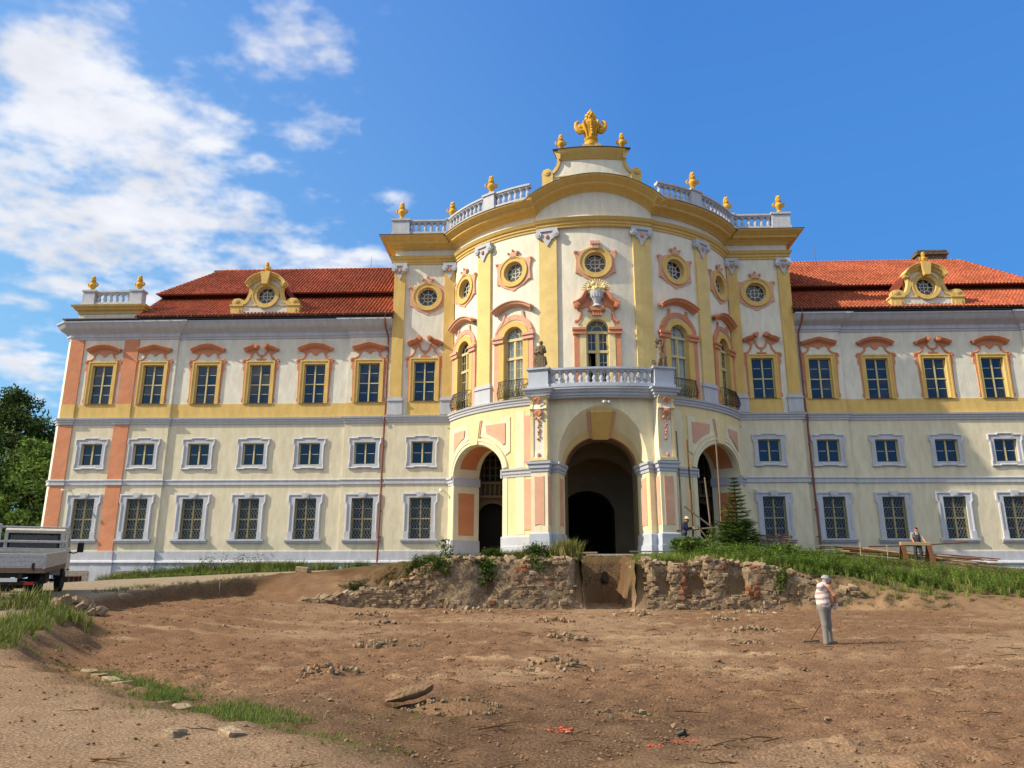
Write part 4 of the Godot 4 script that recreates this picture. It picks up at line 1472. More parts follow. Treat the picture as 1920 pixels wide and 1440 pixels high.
	for s in [-1, 1]:
		boxf(ay, fb, minf(s * 2.42, s * 3.1), maxf(s * 2.42, s * 3.1), 24.2, 26.26, -0.7, 0.16)
		slab(ay, fb, [V(s * 2.4, 26.26), V(s * 3.1, 26.26), V(s * 3.14, 26.56), V(s * 3.0, 26.8), V(s * 2.7, 26.84), V(s * 2.5, 26.66)], -0.7, 0.14)
		volute(ay, fb, s * 2.8, 26.56, 0.2, 0.1, 0.2)
		var cu := curve2([V(2.66, 26.6), V(2.42, 26.56), V(2.2, 26.8), V(2.06, 27.12), V(2.05, 27.45)], 5)
		sweep(ay, fb, cu if s == 1 else mirror2(cu), [V(-0.1, -0.6), V(-0.1, 0.12), V(0.1, 0.12), V(0.1, -0.6)])
	boxf(ay, fb, -2.3, 2.3, 26.2, 26.27, 0.0, 0.05)
	sweep(ay, fb, [V(-2.02, 27.3), V(-1, 27.3), V(0, 27.3), V(1, 27.3), V(2.02, 27.3)], [V(0, -0.7), V(0, 0.05), V(0.1, 0.12), V(0.22, 0.18), V(0.32, 0.26), V(0.5, 0.36), V(0.62, 0.4), V(0.64, -0.7)])
	for s in [-1, 1]: slab(ay, fb, [V(s * 1.9, 27.35), V(s * 2.02, 27.3), V(s * 2.32, 27.94), V(s * 1.9, 27.94)], -0.7, 0.3)
	boxf(ay, fb, -0.55, 0.55, 27.9, 28.22, -0.5, 0.3)
	part("attic_frame", ay, M.ochre, palace, 30)
	var ti := G.new()
	boxf(ti, fb, -2.36, 2.36, 27.935, 27.98, -0.75, 0.43)
	part("flashing", ti, M.tin, palace)
	# balustrades
	var fr := cyl(10.9)
	var fz := flat(Vector3(0, 0, 0.9))
	for sg in [-1.0, 1.0]:
		var a0: float = deg_s(-58.0, 10.9) if sg < 0 else deg_s(20.4, 10.9)
		var a1: float = deg_s(-20.4, 10.9) if sg < 0 else deg_s(58.0, 10.9)
		balustrade(fr, a0, a1, 24.22, [[sg * deg_s(35.4, 10.9), 0.42]] if true else [])
		var b0 := -13.15 if sg < 0 else 9.0
		var b1 := -9.0 if sg < 0 else 13.15
		balustrade(fz, b0, b1, 24.22, [[-12.57, 0.58], [-9.2, 0.3]] if sg < 0 else [[9.2, 0.3], [12.57, 0.58]])

func ground_storey() -> void:
	var R := 10.4
	var f := cyl(R)
	for sg in [-1.0, 1.0]:
		var c = deg_s(44.2, R) * sg
		var hw := 2.2
		var a := deg_s(-62.2, R) if sg < 0 else deg_s(15.0, R)
		var b := deg_s(-15.0, R) if sg < 0 else deg_s(62.2, R)
		var o := {k = "arch", s = c, w = hw, h0 = 3.0, h1 = 7.9, rise = 1.72}
		var wl: MeshInstance3D
		var g := G.new()
		wallh(g, f, a, b, 3.0, 11.7, [o])
		wl = part("arcade_wall", g, M.yellow, palace, 20)
		var q := G.new()
		reveal(q, f, outline(o, 24), -1.75, 0.0, true)
		part("arch_reveal", q, M.pale_yellow, wl, 30)
		# terracotta fields on the reveal
		var so := G.new()
		for i in range(3, 23):
			var t0 := PI * i / 26.0
			var t1 := PI * (i + 1) / 26.0
			var e0 := V(c + cos(t0) * (hw - 0.02), 7.9 + sin(t0) * 1.70)
			var e1 := V(c + cos(t1) * (hw - 0.02), 7.9 + sin(t1) * 1.70)
			so.quad(f.p(e0.x, e0.y, -0.3), f.p(e0.x, e0.y, -1.45), f.p(e1.x, e1.y, -1.45), f.p(e1.x, e1.y, -0.3))
		part("soffit_panel", so, M.orange, wl, 30)
		for s in [-1, 1]:
			var jp := G.new()
			var js: float = c + s * (hw - 0.02)
			jp.quad(f.p(js, 4.5, -0.35), f.p(js, 4.5, -1.4), f.p(js, 7.05, -1.4), f.p(js, 7.05, -0.3))
			part("jamb_panel", jp, M.orange, wl)
			var jb := G.new()
			var e: float = c + s * hw
			boxf(jb, f, minf(e, e - s * 0.08), maxf(e, e - s * 0.08), 7.5, 7.98, -1.8, 0.1)
			boxf(jb, f, minf(e, e - s * 0.06), maxf(e, e - s * 0.06), 3.0, 4.2, -1.8, 0.08)
			part("jamb_impost", jb, M.lilac, wl)
		# archivolt, white fields with rose panels beside the keystone
		var av := G.new()
		var ao := []
		for i in 25:
			var t := PI * (0.02 + 0.96 * i / 24.0)
			ao.append(V(c - cos(t) * (hw + 0.02), 7.95 + sin(t) * 1.74))
		sweep(av, f, ao, [V(0.0, -0.02), V(0.0, 0.08), V(0.16, 0.08), V(0.2, 0.12), V(0.34, 0.12), V(0.36, -0.02)])
		part("archivolt", av, M.pale_yellow, wl, 30)
		for s in [-1.0, 1.0]:
			var outer_w := 2.72 if s * sg < 0 else 2.55
			var pts := [V(s * 0.55, 11.05), V(s * outer_w, 11.05), V(s * outer_w, 9.0)]
			for i in 9:
				var t := PI * (0.13 + 0.27 * i / 8.0)
				pts.append(V(s * cos(t) * (hw + 0.42), 7.95 + sin(t) * 2.18))
			pts.append(V(s * 0.42, 10.15))
			for k in pts.size(): pts[k] = pts[k] + V(c, 0)
			var wp := G.new()
			slab(wp, f, pts, -0.02, 0.05)
			var fm := part("spandrel_field", wp, M.pale_yellow, wl)
			var rp := [V(s * 0.95, 10.72), V(s * (outer_w - 0.32), 10.72), V(s * (outer_w - 0.32), 9.5)]
			for i in 7:
				var t := PI * (0.21 + 0.17 * i / 6.0)
				rp.append(V(s * cos(t) * (hw + 0.62), 7.95 + sin(t) * 2.45))
			for k in rp.size(): rp[k] = rp[k] + V(c, 0)
			var rg := G.new()
			slab(rg, f, rp, 0.04, 0.075)
			part("panel", rg, M.rose, fm)
		var ks := G.new()
		slab(ks, f, [V(c - 0.32, 9.66), V(c + 0.32, 9.66), V(c + 0.55, 11.1), V(c - 0.55, 11.1)], -0.02, 0.14)
		part("keystone", ks, M.yellow, wl)
		var kr := G.new()
		for s in [-1.0, 1.0]: slab(kr, f, [V(c + s * 0.34, 9.72), V(c + s * 0.42, 9.72), V(c + s * 0.66, 11.08), V(c + s * 0.57, 11.08)], -0.02, 0.10)
		part("keystone_edge", kr, M.rose, wl)
		# pier between arch and portico: pale field edges and rose panels
		for hh in [[4.55, 7.35], [8.3, 11.0]]:
			var pp := G.new()
			var s0 = deg_s(24.2, R) * sg
			var s1 = deg_s(20.5, R) * sg
			boxf(pp, f, minf(s0, s1), maxf(s0, s1), hh[0], hh[1], -0.02, 0.035)
			part("panel", pp, M.rose, wl)
			var pe := G.new()
			var s2 = deg_s(27.2, R) * sg
			boxf(pe, f, minf(s2, s0), maxf(s2, s0), hh[0] - 0.25, hh[1] + 0.3, -0.02, 0.02)
			part("field_edge", pe, M.pale_yellow, wl)
		for q2 in [[31.9, 30.2], [58.6, 56.5]]:
			var pe := G.new()
			var s0: float = deg_s(q2[0], R) * sg
			var s1: float = deg_s(q2[1], R) * sg
			boxf(pe, f, minf(s0, s1), maxf(s0, s1), 3.0, 7.6, -0.02, 0.03)
			part("field_edge", pe, M.pale_yellow, wl)
		var bd := G.new()
		var pl := G.new()
		for q3 in [[60.5, 56.5], [31.9, 15.0]]:
			var pa := arc(R, -q3[0], -q3[1], 10)
			plan(bd, pa if sg < 0 else mir(pa), [V(0, 7.5), V(0.05, 7.52), V(0.06, 7.64), V(0.11, 7.68), V(0.12, 7.82), V(0.2, 7.88), V(0.21, 7.98), V(0, 8.02)])
			plan(pl, pa if sg < 0 else mir(pa), [V(0, 2.4), V(0.22, 2.4), V(0.2, 3.66), V(0.15, 3.7), V(0.14, 4.16), V(0.1, 4.22), V(0, 4.26)])
		part("impost_band", bd, M.lilac, wl, 25)
		part("plinth", pl, M.lilac, wl, 25)

func pier_path(sg: float) -> Array:
	# around one portico pier, from the rotunda wall to the inner side of the archway (left pier)
	var n := V(sin(deg_to_rad(-15.9)), cos(deg_to_rad(-15.9)))
	var t := V(n.y, -n.x)
	var c := V(0, CZ) + n * 12.42
	var p := [c - t * 0.46 - n * 2.4, c - t * 0.46, c + t * 0.46, c + t * 0.46 - n * 0.62, V(-2.45, 6.95), V(-2.02, 5.55), V(-2.02, 5.0)]
	return p if sg < 0 else mir(p)

func portico() -> void:
	var fc := cyl(11.82)
	var n := 28
	var oo := outline({k = "arch", s = 0.0, w = 2.43, h0 = 3.1, h1 = 7.95, rise = 3.12}, n)
	var oi := outline({k = "arch", s = 0.0, w = 2.02, h0 = 3.1, h1 = 7.85, rise = 1.78}, n)
	var g := G.new()
	wallh(g, fc, -2.85, 2.85, 7.95, 11.45, [{k = "arch", s = 0.0, w = 2.43, h0 = 3.1, h1 = 7.95, rise = 3.12}])
	var front := part("portico_front", g, M.pale_yellow, palace, 20)
	# splayed vault of the archway
	var fi := cyl(10.35)
	var sp := G.new()
	var sy := G.new()
	for i in range(1, oo.size() - 1):
		var a: Vector2 = oo[i]
		var b: Vector2 = oo[i + 1]
		var c: Vector2 = oi[i]
		var e: Vector2 = oi[i + 1]
		if i == 1: continue
		var a1 := fc.p(a.x, a.y, 0)
		var b1 := fc.p(b.x, b.y, 0)
		var c1 := fi.p(c.x, c.y, 0)
		var e1 := fi.p(e.x, e.y, 0)
		var ca := c1.lerp(a1, 0.32)
		var eb := e1.lerp(b1, 0.32)
		sp.quad(a1, ca, eb, b1)
		sy.quad(ca + Vector3(0, -0.02, 0.02), c1 + Vector3(0, -0.02, 0.02), e1 + Vector3(0, -0.02, 0.02), eb + Vector3(0, -0.02, 0.02))
		sy.quad(ca, ca + Vector3(0, -0.02, 0.02), eb + Vector3(0, -0.02, 0.02), eb)
	part("splayed_vault", sp, M.pale_yellow, front, 30)
	part("vault_edge", sy, M.yellow, front, 30)
	var so := G.new()
	reveal(so, fi, oi.slice(2, oi.size()), -0.42, 0.0, false, true)
	part("arch_soffit", so, M.orange, front, 30)
	var so2 := G.new()
	var o3 := outline({k = "arch", s = 0.0, w = 1.92, h0 = 3.1, h1 = 7.8, rise = 1.66}, n)
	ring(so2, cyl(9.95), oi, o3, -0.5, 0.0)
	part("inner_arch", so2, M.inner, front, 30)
	# keystone lying on the splay
	var ks := G.new()
	var k0: Vector3 = fi.p(-0.42, 9.56, 0.05)
	var k1: Vector3 = fi.p(0.42, 9.56, 0.05)
	var k2: Vector3 = fc.p(0.62, 10.88, -0.22)
	var k3: Vector3 = fc.p(-0.62, 10.88, -0.22)
	var off := Vector3(0, -0.16, 0.12)
	ks.quad(k0 + off, k1 + off, k2 + off, k3 + off)
	ks.quad(k0, k0 + off, k3 + off, k3); ks.quad(k1 + off, k1, k2, k2 + off); ks.quad(k0, k1, k1 + off, k0 + off); ks.quad(k3 + off, k2 + off, k2, k3)
	part("keystone", ks, M.ochre, front)
	var ke := G.new()
	for s in [-1.0, 1.0]:
		var q0: Vector3 = fi.p(s * 0.43, 9.58, 0.05) + off * 0.9
		var q1: Vector3 = fi.p(s * 0.54, 9.56, 0.05) + off * 0.6
		var q2: Vector3 = fc.p(s * 0.80, 10.82, -0.22) + off * 0.6
		var q3: Vector3 = fc.p(s * 0.64, 10.88, -0.22) + off * 0.9
		ke.quad(q0, q1, q2, q3)
		ke.quad(q1, q1 - off, q2 - off, q2)
	part("keystone_edge", ke, M.rose, front)
	for sg in [-1.0, 1.0]:
		var pp := pier_path(sg)
		var w := G.new()
		plan(w, pp, [V(0, 3.0), V(0, 8.05)], false)
		var pier := part("portico_pier", w, M.pale_yellow, palace)
		var ib := G.new()
		plan(ib, pp, [V(0, 7.42), V(0.05, 7.44), V(0.06, 7.58), V(0.12, 7.62), V(0.13, 7.78), V(0.2, 7.84), V(0.21, 7.96), V(0, 8.0)])
		part("impost_band", ib, M.bluegrey, pier)
		var pl := G.new()
		plan(pl, pp, [V(0, 2.3), V(0.14, 2.3), V(0.13, 3.62), V(0.09, 3.64), V(0.08, 4.18), V(0, 4.25)])
		part("plinth", pl, M.bluegrey, pier)
		# flat faces of the pier: front, two sides, splay
		var a = deg_to_rad(15.9) * sg
		var nn := Vector3(sin(a), 0, cos(a))
		var tt := Vector3(cos(a), 0, -sin(a))
		var o := Vector3(0, 0, CZ) + nn * 12.42
		var ff := flat(o, a)
		var pn := func(fx: Face, s0: float, s1: float, called: String, m: Material, h0 := 4.62, h1 := 7.2):
			var q := G.new()
			var m2 := (s0 + s1) / 2
			slab(q, fx, [V(s0, h0), V(m2 - 0.08, h0 + 0.05), V(m2, h0 + 0.06), V(m2 + 0.08, h0 + 0.05), V(s1, h0), V(s1, h1), V(m2 + 0.1, h1 - 0.04), V(m2, h1 - 0.05), V(m2 - 0.1, h1 - 0.04), V(s0, h1)], -0.01, 0.025)
			part(called, q, m, pier)
		pn.call(ff, -0.26, 0.26, "panel", M.rose)
		var fin := flat(o - tt * 0.46 * sg, a - PI / 2 * sg)
		if sg < 0: pn.call(fin, 0.12, 0.5, "panel", M.rose)
		else: pn.call(fin, -0.5, -0.12, "panel", M.rose)
		# splayed jamb
		var j0 := V(2.45 * sg, 6.95)
		var j1 := V(2.02 * sg, 5.55)
		var dirj := (j1 - j0).normalized()
		var nj := V(-dirj.y, dirj.x) * (1.0 if sg < 0 else -1.0)
		var fj := flat(Vector3(j0.x, 0, j0.y), atan2(nj.x, nj.y))
		var L := j0.distance_to(j1)
		if sg < 0: pn.call(fj, 0.45, L - 0.35, "panel", M.rose)
		else: pn.call(fj, -(L - 0.35), -0.45, "panel", M.rose)
		var yf := G.new()
		if sg < 0: boxf(yf, fj, 0.05, 0.4, 4.25, 7.4, -0.01, 0.02)
		else: boxf(yf, fj, -0.4, -0.05, 4.25, 7.4, -0.01, 0.02)
		part("yellow_edge", yf, M.yellow, pier)
		# console above the impost, scrolling out under the balcony
		var cg := G.new()
		var pr := [V(-2.4, 8.0), V(0.12, 8.0), V(0.12, 8.16), V(0.02, 8.2), V(-0.02, 8.6), V(-0.02, 10.4), V(0.05, 10.75), V(0.16, 10.82), V(0.1, 10.95), V(0.02, 11.1), V(0.10, 11.35), V(0.28, 11.5), V(-2.4, 11.5)]
		for i in pr.size() - 1:
			var p0: Vector2 = pr[i]
			var p1: Vector2 = pr[i + 1]
			cg.quad(ff.p(-0.44, p0.y, p0.x), ff.p(0.44, p0.y, p0.x), ff.p(0.44, p1.y, p1.x), ff.p(-0.44, p1.y, p1.x))
		for s in [-0.44, 0.44]:
			for i in range(1, pr.size() - 2): cg.quad(ff.p(s, pr[i].y, -2.4), ff.p(s, pr[i].y, pr[i].x), ff.p(s, pr[i + 1].y, pr[i + 1].x), ff.p(s, pr[i + 1].y, -2.4))
		var con := part("console", cg, M.cream_high, palace)
		var cy := G.new()
		for s in [-1.0, 1.0]:
			for i in range(3, pr.size() - 2):
				var p0: Vector2 = pr[i]
				var p1: Vector2 = pr[i + 1]
				var s0: float = minf(s * 0.30, s * 0.47)
				var s1: float = maxf(s * 0.30, s * 0.47)
				cy.quad(ff.p(s0, p0.y, p0.x + 0.05), ff.p(s1, p0.y, p0.x + 0.05), ff.p(s1, p1.y, p1.x + 0.05), ff.p(s0, p1.y, p1.x + 0.05))
				cy.quad(ff.p(s0, p0.y, p0.x - 0.02), ff.p(s0, p0.y, p0.x + 0.05), ff.p(s0, p1.y, p1.x + 0.05), ff.p(s0, p1.y, p1.x - 0.02))
				cy.quad(ff.p(s1, p0.y, p0.x + 0.05), ff.p(s1, p0.y, p0.x - 0.3), ff.p(s1, p1.y, p1.x - 0.3), ff.p(s1, p1.y, p1.x + 0.05))
		boxf(cy, ff, -0.5, 0.5, 8.0, 8.15, -0.5, 0.17)
		part("console_edges", cy, M.yellow, con)
		var orn := G.new()
		for i in 5:
			var an := -0.7 + 0.35 * i
			orn.tube([ff.p(0, 11.05, 0.2), ff.p(sin(an) * 0.16, 11.25, 0.26), ff.p(sin(an) * 0.26, 11.42 - absf(an) * 0.1, 0.30), ff.p(sin(an) * 0.30, 11.36 - absf(an) * 0.15, 0.33)], [0.05, 0.05, 0.06, 0.03], 5)
		for i in 7:
			var an := -0.9 + 0.3 * i
			orn.tube([ff.p(0, 10.42, 0.1), ff.p(sin(an) * 0.22, 10.42 + cos(an) * 0.28, 0.18), ff.p(sin(an) * 0.27, 10.42 + cos(an) * 0.40, 0.14)], [0.05, 0.06, 0.04], 5)
		for s in [-1, 1]: orn.blob(ff.p(s * 0.14, 10.32, 0.1), Vector3.ONE * 0.09, 7, 5)
		for i in 8: orn.blob(ff.p(0.05 * sin(i * 2.4), 10.1 - i * 0.13, 0.03), Vector3(0.09 if i % 3 == 1 else 0.05, 0.08, 0.05), 6, 5)
		orn.blob(ff.p(0, 8.3, 0.06), Vector3(0.10, 0.14, 0.06), 7, 5)
		part("stucco_ornament", orn, M.salmon, con, 60)
	# balcony slab, its cornice, pedestals and balustrade
	var fbal := cyl(12.25)
	var bp := []
	var np := V(sin(deg_to_rad(-15.9)), cos(deg_to_rad(-15.9)))
	var tp := V(np.y, -np.x)
	var cp := V(0, CZ) + np * 12.5
	bp = [cp - tp * 0.56 - np * 2.3, cp - tp * 0.56, cp + tp * 0.56, cp + tp * 0.56 - np * 0.35]
	bp.append_array(arc(12.15, -13.0, 13.0, 14))
	bp.append_array(mir([cp - tp * 0.56 - np * 2.3, cp - tp * 0.56, cp + tp * 0.56, cp + tp * 0.56 - np * 0.35]))
	var cg2 := G.new()
	plan(cg2, bp, [V(-0.15, 11.42), V(0.02, 11.42), V(0.03, 11.52), V(0.1, 11.56), V(0.11, 11.66), V(0.2, 11.72), V(0.22, 11.82), V(0.3, 11.87), V(0.31, 11.95), V(0.05, 12.0)])
	part("balcony_cornice", cg2, M.bluegrey, palace, 25)
	var fl := G.new()
	for i in 14:
		var q := arc(12.2, -16, 16, 14)
		fl.quad(Vector3(q[i].x, 11.98, q[i].y), Vector3(q[i + 1].x, 11.98, q[i + 1].y), Vector3(q[i + 1].x, 11.98, 5.0), Vector3(q[i].x, 11.98, 5.0))
		fl.quad(Vector3(q[i].x, 11.44, q[i].y), Vector3(q[i + 1].x, 11.44, q[i + 1].y), Vector3(q[i + 1].x, 11.44, 5.0), Vector3(q[i].x, 11.44, 5.0))
	part("balcony_floor", fl, M.concrete, palace)
	balustrade(fbal, -2.78, 2.78, 11.99, [], "", 0.98, M.bluegrey)
	for sg in [-1.0, 1.0]:
		var a = deg_to_rad(15.9) * sg
		var ff := flat(Vector3(0, 0, CZ) + Vector3(sin(a), 0, cos(a)) * 12.45, a)
		var pg := G.new()
		boxf(pg, ff, -0.56, 0.56, 11.95, 12.98, -0.95, 0.08)
		boxf(pg, ff, -0.62, 0.62, 11.95, 12.16, -1.0, 0.14)
		boxf(pg, ff, -0.60, 0.60, 12.98, 13.03, -1.0, 0.12)
		boxf(pg, ff, -0.66, 0.66, 13.03, 13.13, -1.05, 0.18)
		part("balcony_pedestal", pg, M.bluegrey, palace)
		# side balustrade stub back to the wall
		var sb := G.new()
		boxf(sb, ff, -0.15, 0.15, 12.9, 13.05, -2.1, -0.9)
		boxf(sb, ff, -0.15, 0.15, 11.95, 12.2, -2.1, -0.9)
		part("balcony_rail", sb, M.bluegrey, palace)

func vestibule() -> void:
	# the hall behind the arches: floor, vault, back wall with doorways
	var fl := G.new()
	var q := arc(11.9, -62, 62, 20)
	for i in 20: fl.tri(Vector3(q[i].x, 3.14, q[i].y), Vector3(q[i + 1].x, 3.14, q[i + 1].y), Vector3(0, 3.14, -3))
	fl.quad(Vector3(-9, 3.14, 0), Vector3(9, 3.14, 0), Vector3(9, 3.14, -12), Vector3(-9, 3.14, -12))
	part("hall_floor", fl, M.concrete, palace)
	var c := G.new()
	var qc := arc(10.3, -62, 62, 20)
	for i in 20: c.tri(Vector3(qc[i].x, 11.2, qc[i].y), Vector3(qc[i + 1].x, 11.2, qc[i + 1].y), Vector3(0, 11.2, -3))
	c.quad(Vector3(-9.2, 11.2, 0.4), Vector3(9.2, 11.2, 0.4), Vector3(9.2, 11.2, -12), Vector3(-9.2, 11.2, -12))
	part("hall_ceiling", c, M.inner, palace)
	var f := flat(Vector3(0, 0, -0.8))
	var g := G.new()
	var oc := {k = "arch", s = -0.45, w = 1.7, h0 = 3.1, h1 = 5.9, rise = 1.45}
	var holes := [oc]
	for s in [-1.0, 1.0]: holes.append({k = "arch", s = s * 6.4, w = 0.85, h0 = 3.1, h1 = 5.9, rise = 0.7})
	wallh(g, f, -8.6, 8.6, 3.0, 11.3, holes)
	for s in [-1.0, 1.0]: g.quad(Vector3(s * 9.0, 3, -12), Vector3(s * 9.0, 3, 0.2), Vector3(s * 9.0, 11.3, 0.2), Vector3(s * 9.0, 11.3, -12))
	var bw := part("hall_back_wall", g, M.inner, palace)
	for o in holes:
		var r := G.new()
		var back: float = -6.0 if absf(o.s) < 1.0 else -0.7
		reveal(r, f, outline(o), back, 0.0, true)
		boxf(r, f, o.s - o.w - 0.1, o.s + o.w + 0.1, 3.1, 8.0, back - 0.06, back)
		part("dark_doorway", r, M.dark, bw)
	# cross arches and piers of the hall
	var a := G.new()
	var f2 := flat(Vector3(0, 0, 3.0))
	var ca := {k = "arch", s = 0.0, w = 2.3, h0 = 3.0, h1 = 6.7, rise = 2.2}
	wallh(a, f2, -4.4, 4.4, 3.0, 11.2, [ca])
	reveal(a, f2, outline(ca), -0.7, 0.0, true)
	for s in [-1.0, 1.0]: a.quad(f2.p(s * 4.4, 3.0, 0), f2.p(s * 4.4, 3.0, -0.7), f2.p(s * 4.4, 11.2, -0.7), f2.p(s * 4.4, 11.2, 0))
	part("hall_cross_wall", a, M.inner, palace, 20)
	# small window with a balustrade high on the back wall
	for s in [-1.0, 1.0]:
		var w := G.new()
		boxf(w, f, s * 6.4 - 0.7, s * 6.4 + 0.7, 8.0, 9.6, 0.0, 0.03)
		part("hall_window", w, M.dark, bw)
		var b := G.new()
		for i in 4: boxf(b, f, s * 6.4 - 0.6 + i * 0.37, s * 6.4 - 0.52 + i * 0.37, 8.0, 9.6, 0.03, 0.06)
		for i in 3: boxf(b, f, s * 6.4 - 0.7, s * 6.4 + 0.7, 8.3 + i * 0.5, 8.35 + i * 0.5, 0.032, 0.064)
		boxf(b, f, s * 6.4 - 0.9, s * 6.4 + 0.9, 7.75, 7.9, 0.0, 0.4)
		boxf(b, f, s * 6.4 - 0.9, s * 6.4 + 0.9, 6.9, 7.05, 0.0, 0.4)
		for i in 6: boxf(b, f, s * 6.4 - 0.8 + i * 0.3, s * 6.4 - 0.7 + i * 0.3, 7.05, 7.75, 0.12, 0.28)
		part("hall_balustrade", b, M.inner, bw)

func corner_attic(sg: float) -> void:
	# raised attic with balustrade over the end pavilion
	var a := -34.3 if sg < 0 else 30.0
	var b := -30.0 if sg < 0 else 34.3
	var f := flat(Vector3(0, 0, 0.3))
	var g := G.new()
	boxf(g, f, a, b, 18.5, 19.3, -6.0, 0.0)
	part("attic_base", g, M.cream_high, palace)
	var c := G.new()
	plan(c, [V(a, -5.7), V(a, 0.3), V(b, 0.3), V(b, -5.7)], [V(0, 19.16), V(0.05, 19.18), V(0.08, 19.36), V(0.2, 19.42), V(0.28, 19.56), V(0.38, 19.62), V(0.42, 19.74), V(0, 19.82)])
	c.quad(Vector3(a, 19.8, 0.3), Vector3(b, 19.8, 0.3), Vector3(b, 19.8, -5.7), Vector3(a, 19.8, -5.7))
	part("attic_cornice", c, M.ochre, palace)
	balustrade(flat(Vector3(0, 0, 0.15)), a + 0.15, b - 0.15, 19.82, [[a + 0.55, 0.4], [b - 0.5, 0.42]], "", 0.92)
	var tin := G.new()
	tin.box(Transform3D(Basis(), Vector3(sg * 32.4, 18.62, 0.5)), Vector3(5.1, 0.075, 0.97))
	part("flashing", tin, M.tin, palace)

func camera_box(f: Face, s: float, h: float, d: float) -> void:
	var g := G.new()
	g.box(Transform3D(Basis(Vector3.UP, 0.5) * Basis(Vector3.RIGHT, 0.3), f.p(s, h, d)), Vector3(0.14, 0.14, 0.28), 0.02)
	g.tube([f.p(s, h + 0.02, d), f.p(s, h + 0.12, 0)], [0.025], 6)
	part("security_camera", g, M.white_plastic, palace)

func chimney(x: float, z: float, h: float, w: float, label := "") -> void:
	var g := G.new()
	g.box(Transform3D(Basis(), Vector3(x, h - 0.9, z)), Vector3(w, 2.4, 0.9))
	g.box(Transform3D(Basis(), Vector3(x, h + 0.1, z)), Vector3(w + 0.25, 0.16, 1.15))
	g.box(Transform3D(Basis(), Vector3(x, h + 0.32, z)), Vector3(w + 0.1, 0.14, 1.0))
	part("chimney", g, M.chimney, palace)

func build_palace() -> void:
	FL = flat(Vector3.ZERO)
	palace = thing("palace", "baroque palace with cream walls, ochre trim, red tiled wings and a bowed central rotunda", "palace")
	for sg in [-1.0, 1.0]:
		wing(sg); roof_side(sg); tower(sg); corner_attic(sg); dormer(sg)
	var kinds := ["segment", "peak", "segment", "scroll", "segment", "peak", "scroll_tall"]
	var protos := {}
	var mzp: Node3D
	var grp: Node3D
	for i in 7:
		var z: float = [RZ, RZ, 0.0, 0.0, 0.0, RZ, 0.35][i]
		for sg in [-1.0, 1.0]:
			var u: Node3D
			if protos.has(kinds[i]): u = protos[kinds[i]].duplicate(); palace.add_child(u, true)
			else:
				u = upper_window(palace, "scroll" if kinds[i] == "scroll_tall" else kinds[i], 1.35 if kinds[i] == "scroll_tall" else 1.0)
				protos[kinds[i]] = u
			u.position = Vector3(sg * WX[i], 0, z)
			var m: Node3D
			if mzp: m = mzp.duplicate(); palace.add_child(m, true)
			else: m = mezz_window(palace); mzp = m
			m.position = Vector3(sg * WX[i], 0, z)
			var w: Node3D
			if grp: w = grp.duplicate(); palace.add_child(w, true)
			else: w = ground_window(palace); grp = w
			w.position = Vector3(sg * WX[i], 0, z)
	rotunda(); ground_storey(); portico(); vestibule()
	var f0 := flat(Vector3(0, 0, RZ))
	camera_box(f0, -33.3, 7.3, 0.7); camera_box(flat(Vector3(0, 0, 0.35)), -9.5, 7.25, 0.35); camera_box(flat(Vector3(0, 0, 0.35)), 9.7, 7.2, 0.3)
	camera_box(cyl(11.82), 0.1, 11.2, 0.3); camera_box(cyl(11.82), 0.35, 11.2, 0.25)
	chimney(-28.1, -7.6, 25.05, 1.3); chimney(26.3, -7.4, 25.75, 2.1); chimney(20.2, -9.5, 25.75, 1.2)
	var r := G.new()
	r.tube([Vector3(17.6, 25.2, -7), Vector3(17.6, 27.0, -7)], [0.025, 0.012], 5)
	r.tube([Vector3(-16.4, 25.2, -7), Vector3(-16.4, 26.4, -7)], [0.02, 0.01], 5)
	part("lightning_rod", r, M.chimney, palace)

func ornaments() -> void:
	var um := urn_mesh().mesh(50)
	var spots := [
		[Vector3(-33.75, 20.88, 0.13), 1.0, "gilded urn at the far left end of the corner balustrade, above the outermost pilaster"],
		[Vector3(-30.5, 20.88, 0.13), 1.0, "gilded urn on the right post of the left corner balustrade, beside the tiled roof"],
		[Vector3(-12.57, 25.5, 0.9), 1.1, "gilded urn on the outer post of the left tower balustrade, above the left roof"],
		[Vector3(-9.15, 25.5, 0.85), 1.1, "gilded urn where the left tower balustrade meets the curved balustrade"],
		[Vector3(9.15, 25.5, 0.85), 1.1, "gilded urn where the right tower balustrade meets the curved balustrade"],
		[Vector3(12.57, 25.5, 0.9), 1.1, "gilded urn on the outer post of the right tower balustrade, above the right roof"],
		[Vector3(sin(deg_to_rad(-35.4)) * 10.9, 25.5, CZ + cos(deg_to_rad(-35.4)) * 10.9), 1.1, "gilded urn on the curved balustrade left of the central gable"],
		[Vector3(sin(deg_to_rad(35.4)) * 10.9, 25.5, CZ + cos(deg_to_rad(35.4)) * 10.9), 1.1, "gilded urn on the curved balustrade right of the central gable"],
		[Vector3(-1.9, 27.97, 4.95), 1.0, "small gilded urn on the gable top, left of the big vase"],
		[Vector3(1.9, 27.97, 4.95), 1.0, "small gilded urn on the gable top, right of the big vase"],
		[Vector3(-21.55, 21.78, 0.75), 0.72, "small gilded finial urn on the keystone of the left roof dormer"],
		[Vector3(21.55, 21.78, 0.75), 0.72, "small gilded finial urn on the keystone of the right roof dormer"]]
	for q in spots:
		var o := put("urn", um, M.gold, self)
		o.position = q[0]
		o.scale = Vector3.ONE * q[1]
		tag(o, q[2], "urn", "gilded urns along the roofline")
	var b := part("urn", urn_mesh(true), M.gold, self, 50)
	b.position = Vector3(0, 28.22, 4.86)
	tag(b, "large gilded vase with scroll handles and fruit crowning the central gable", "urn")

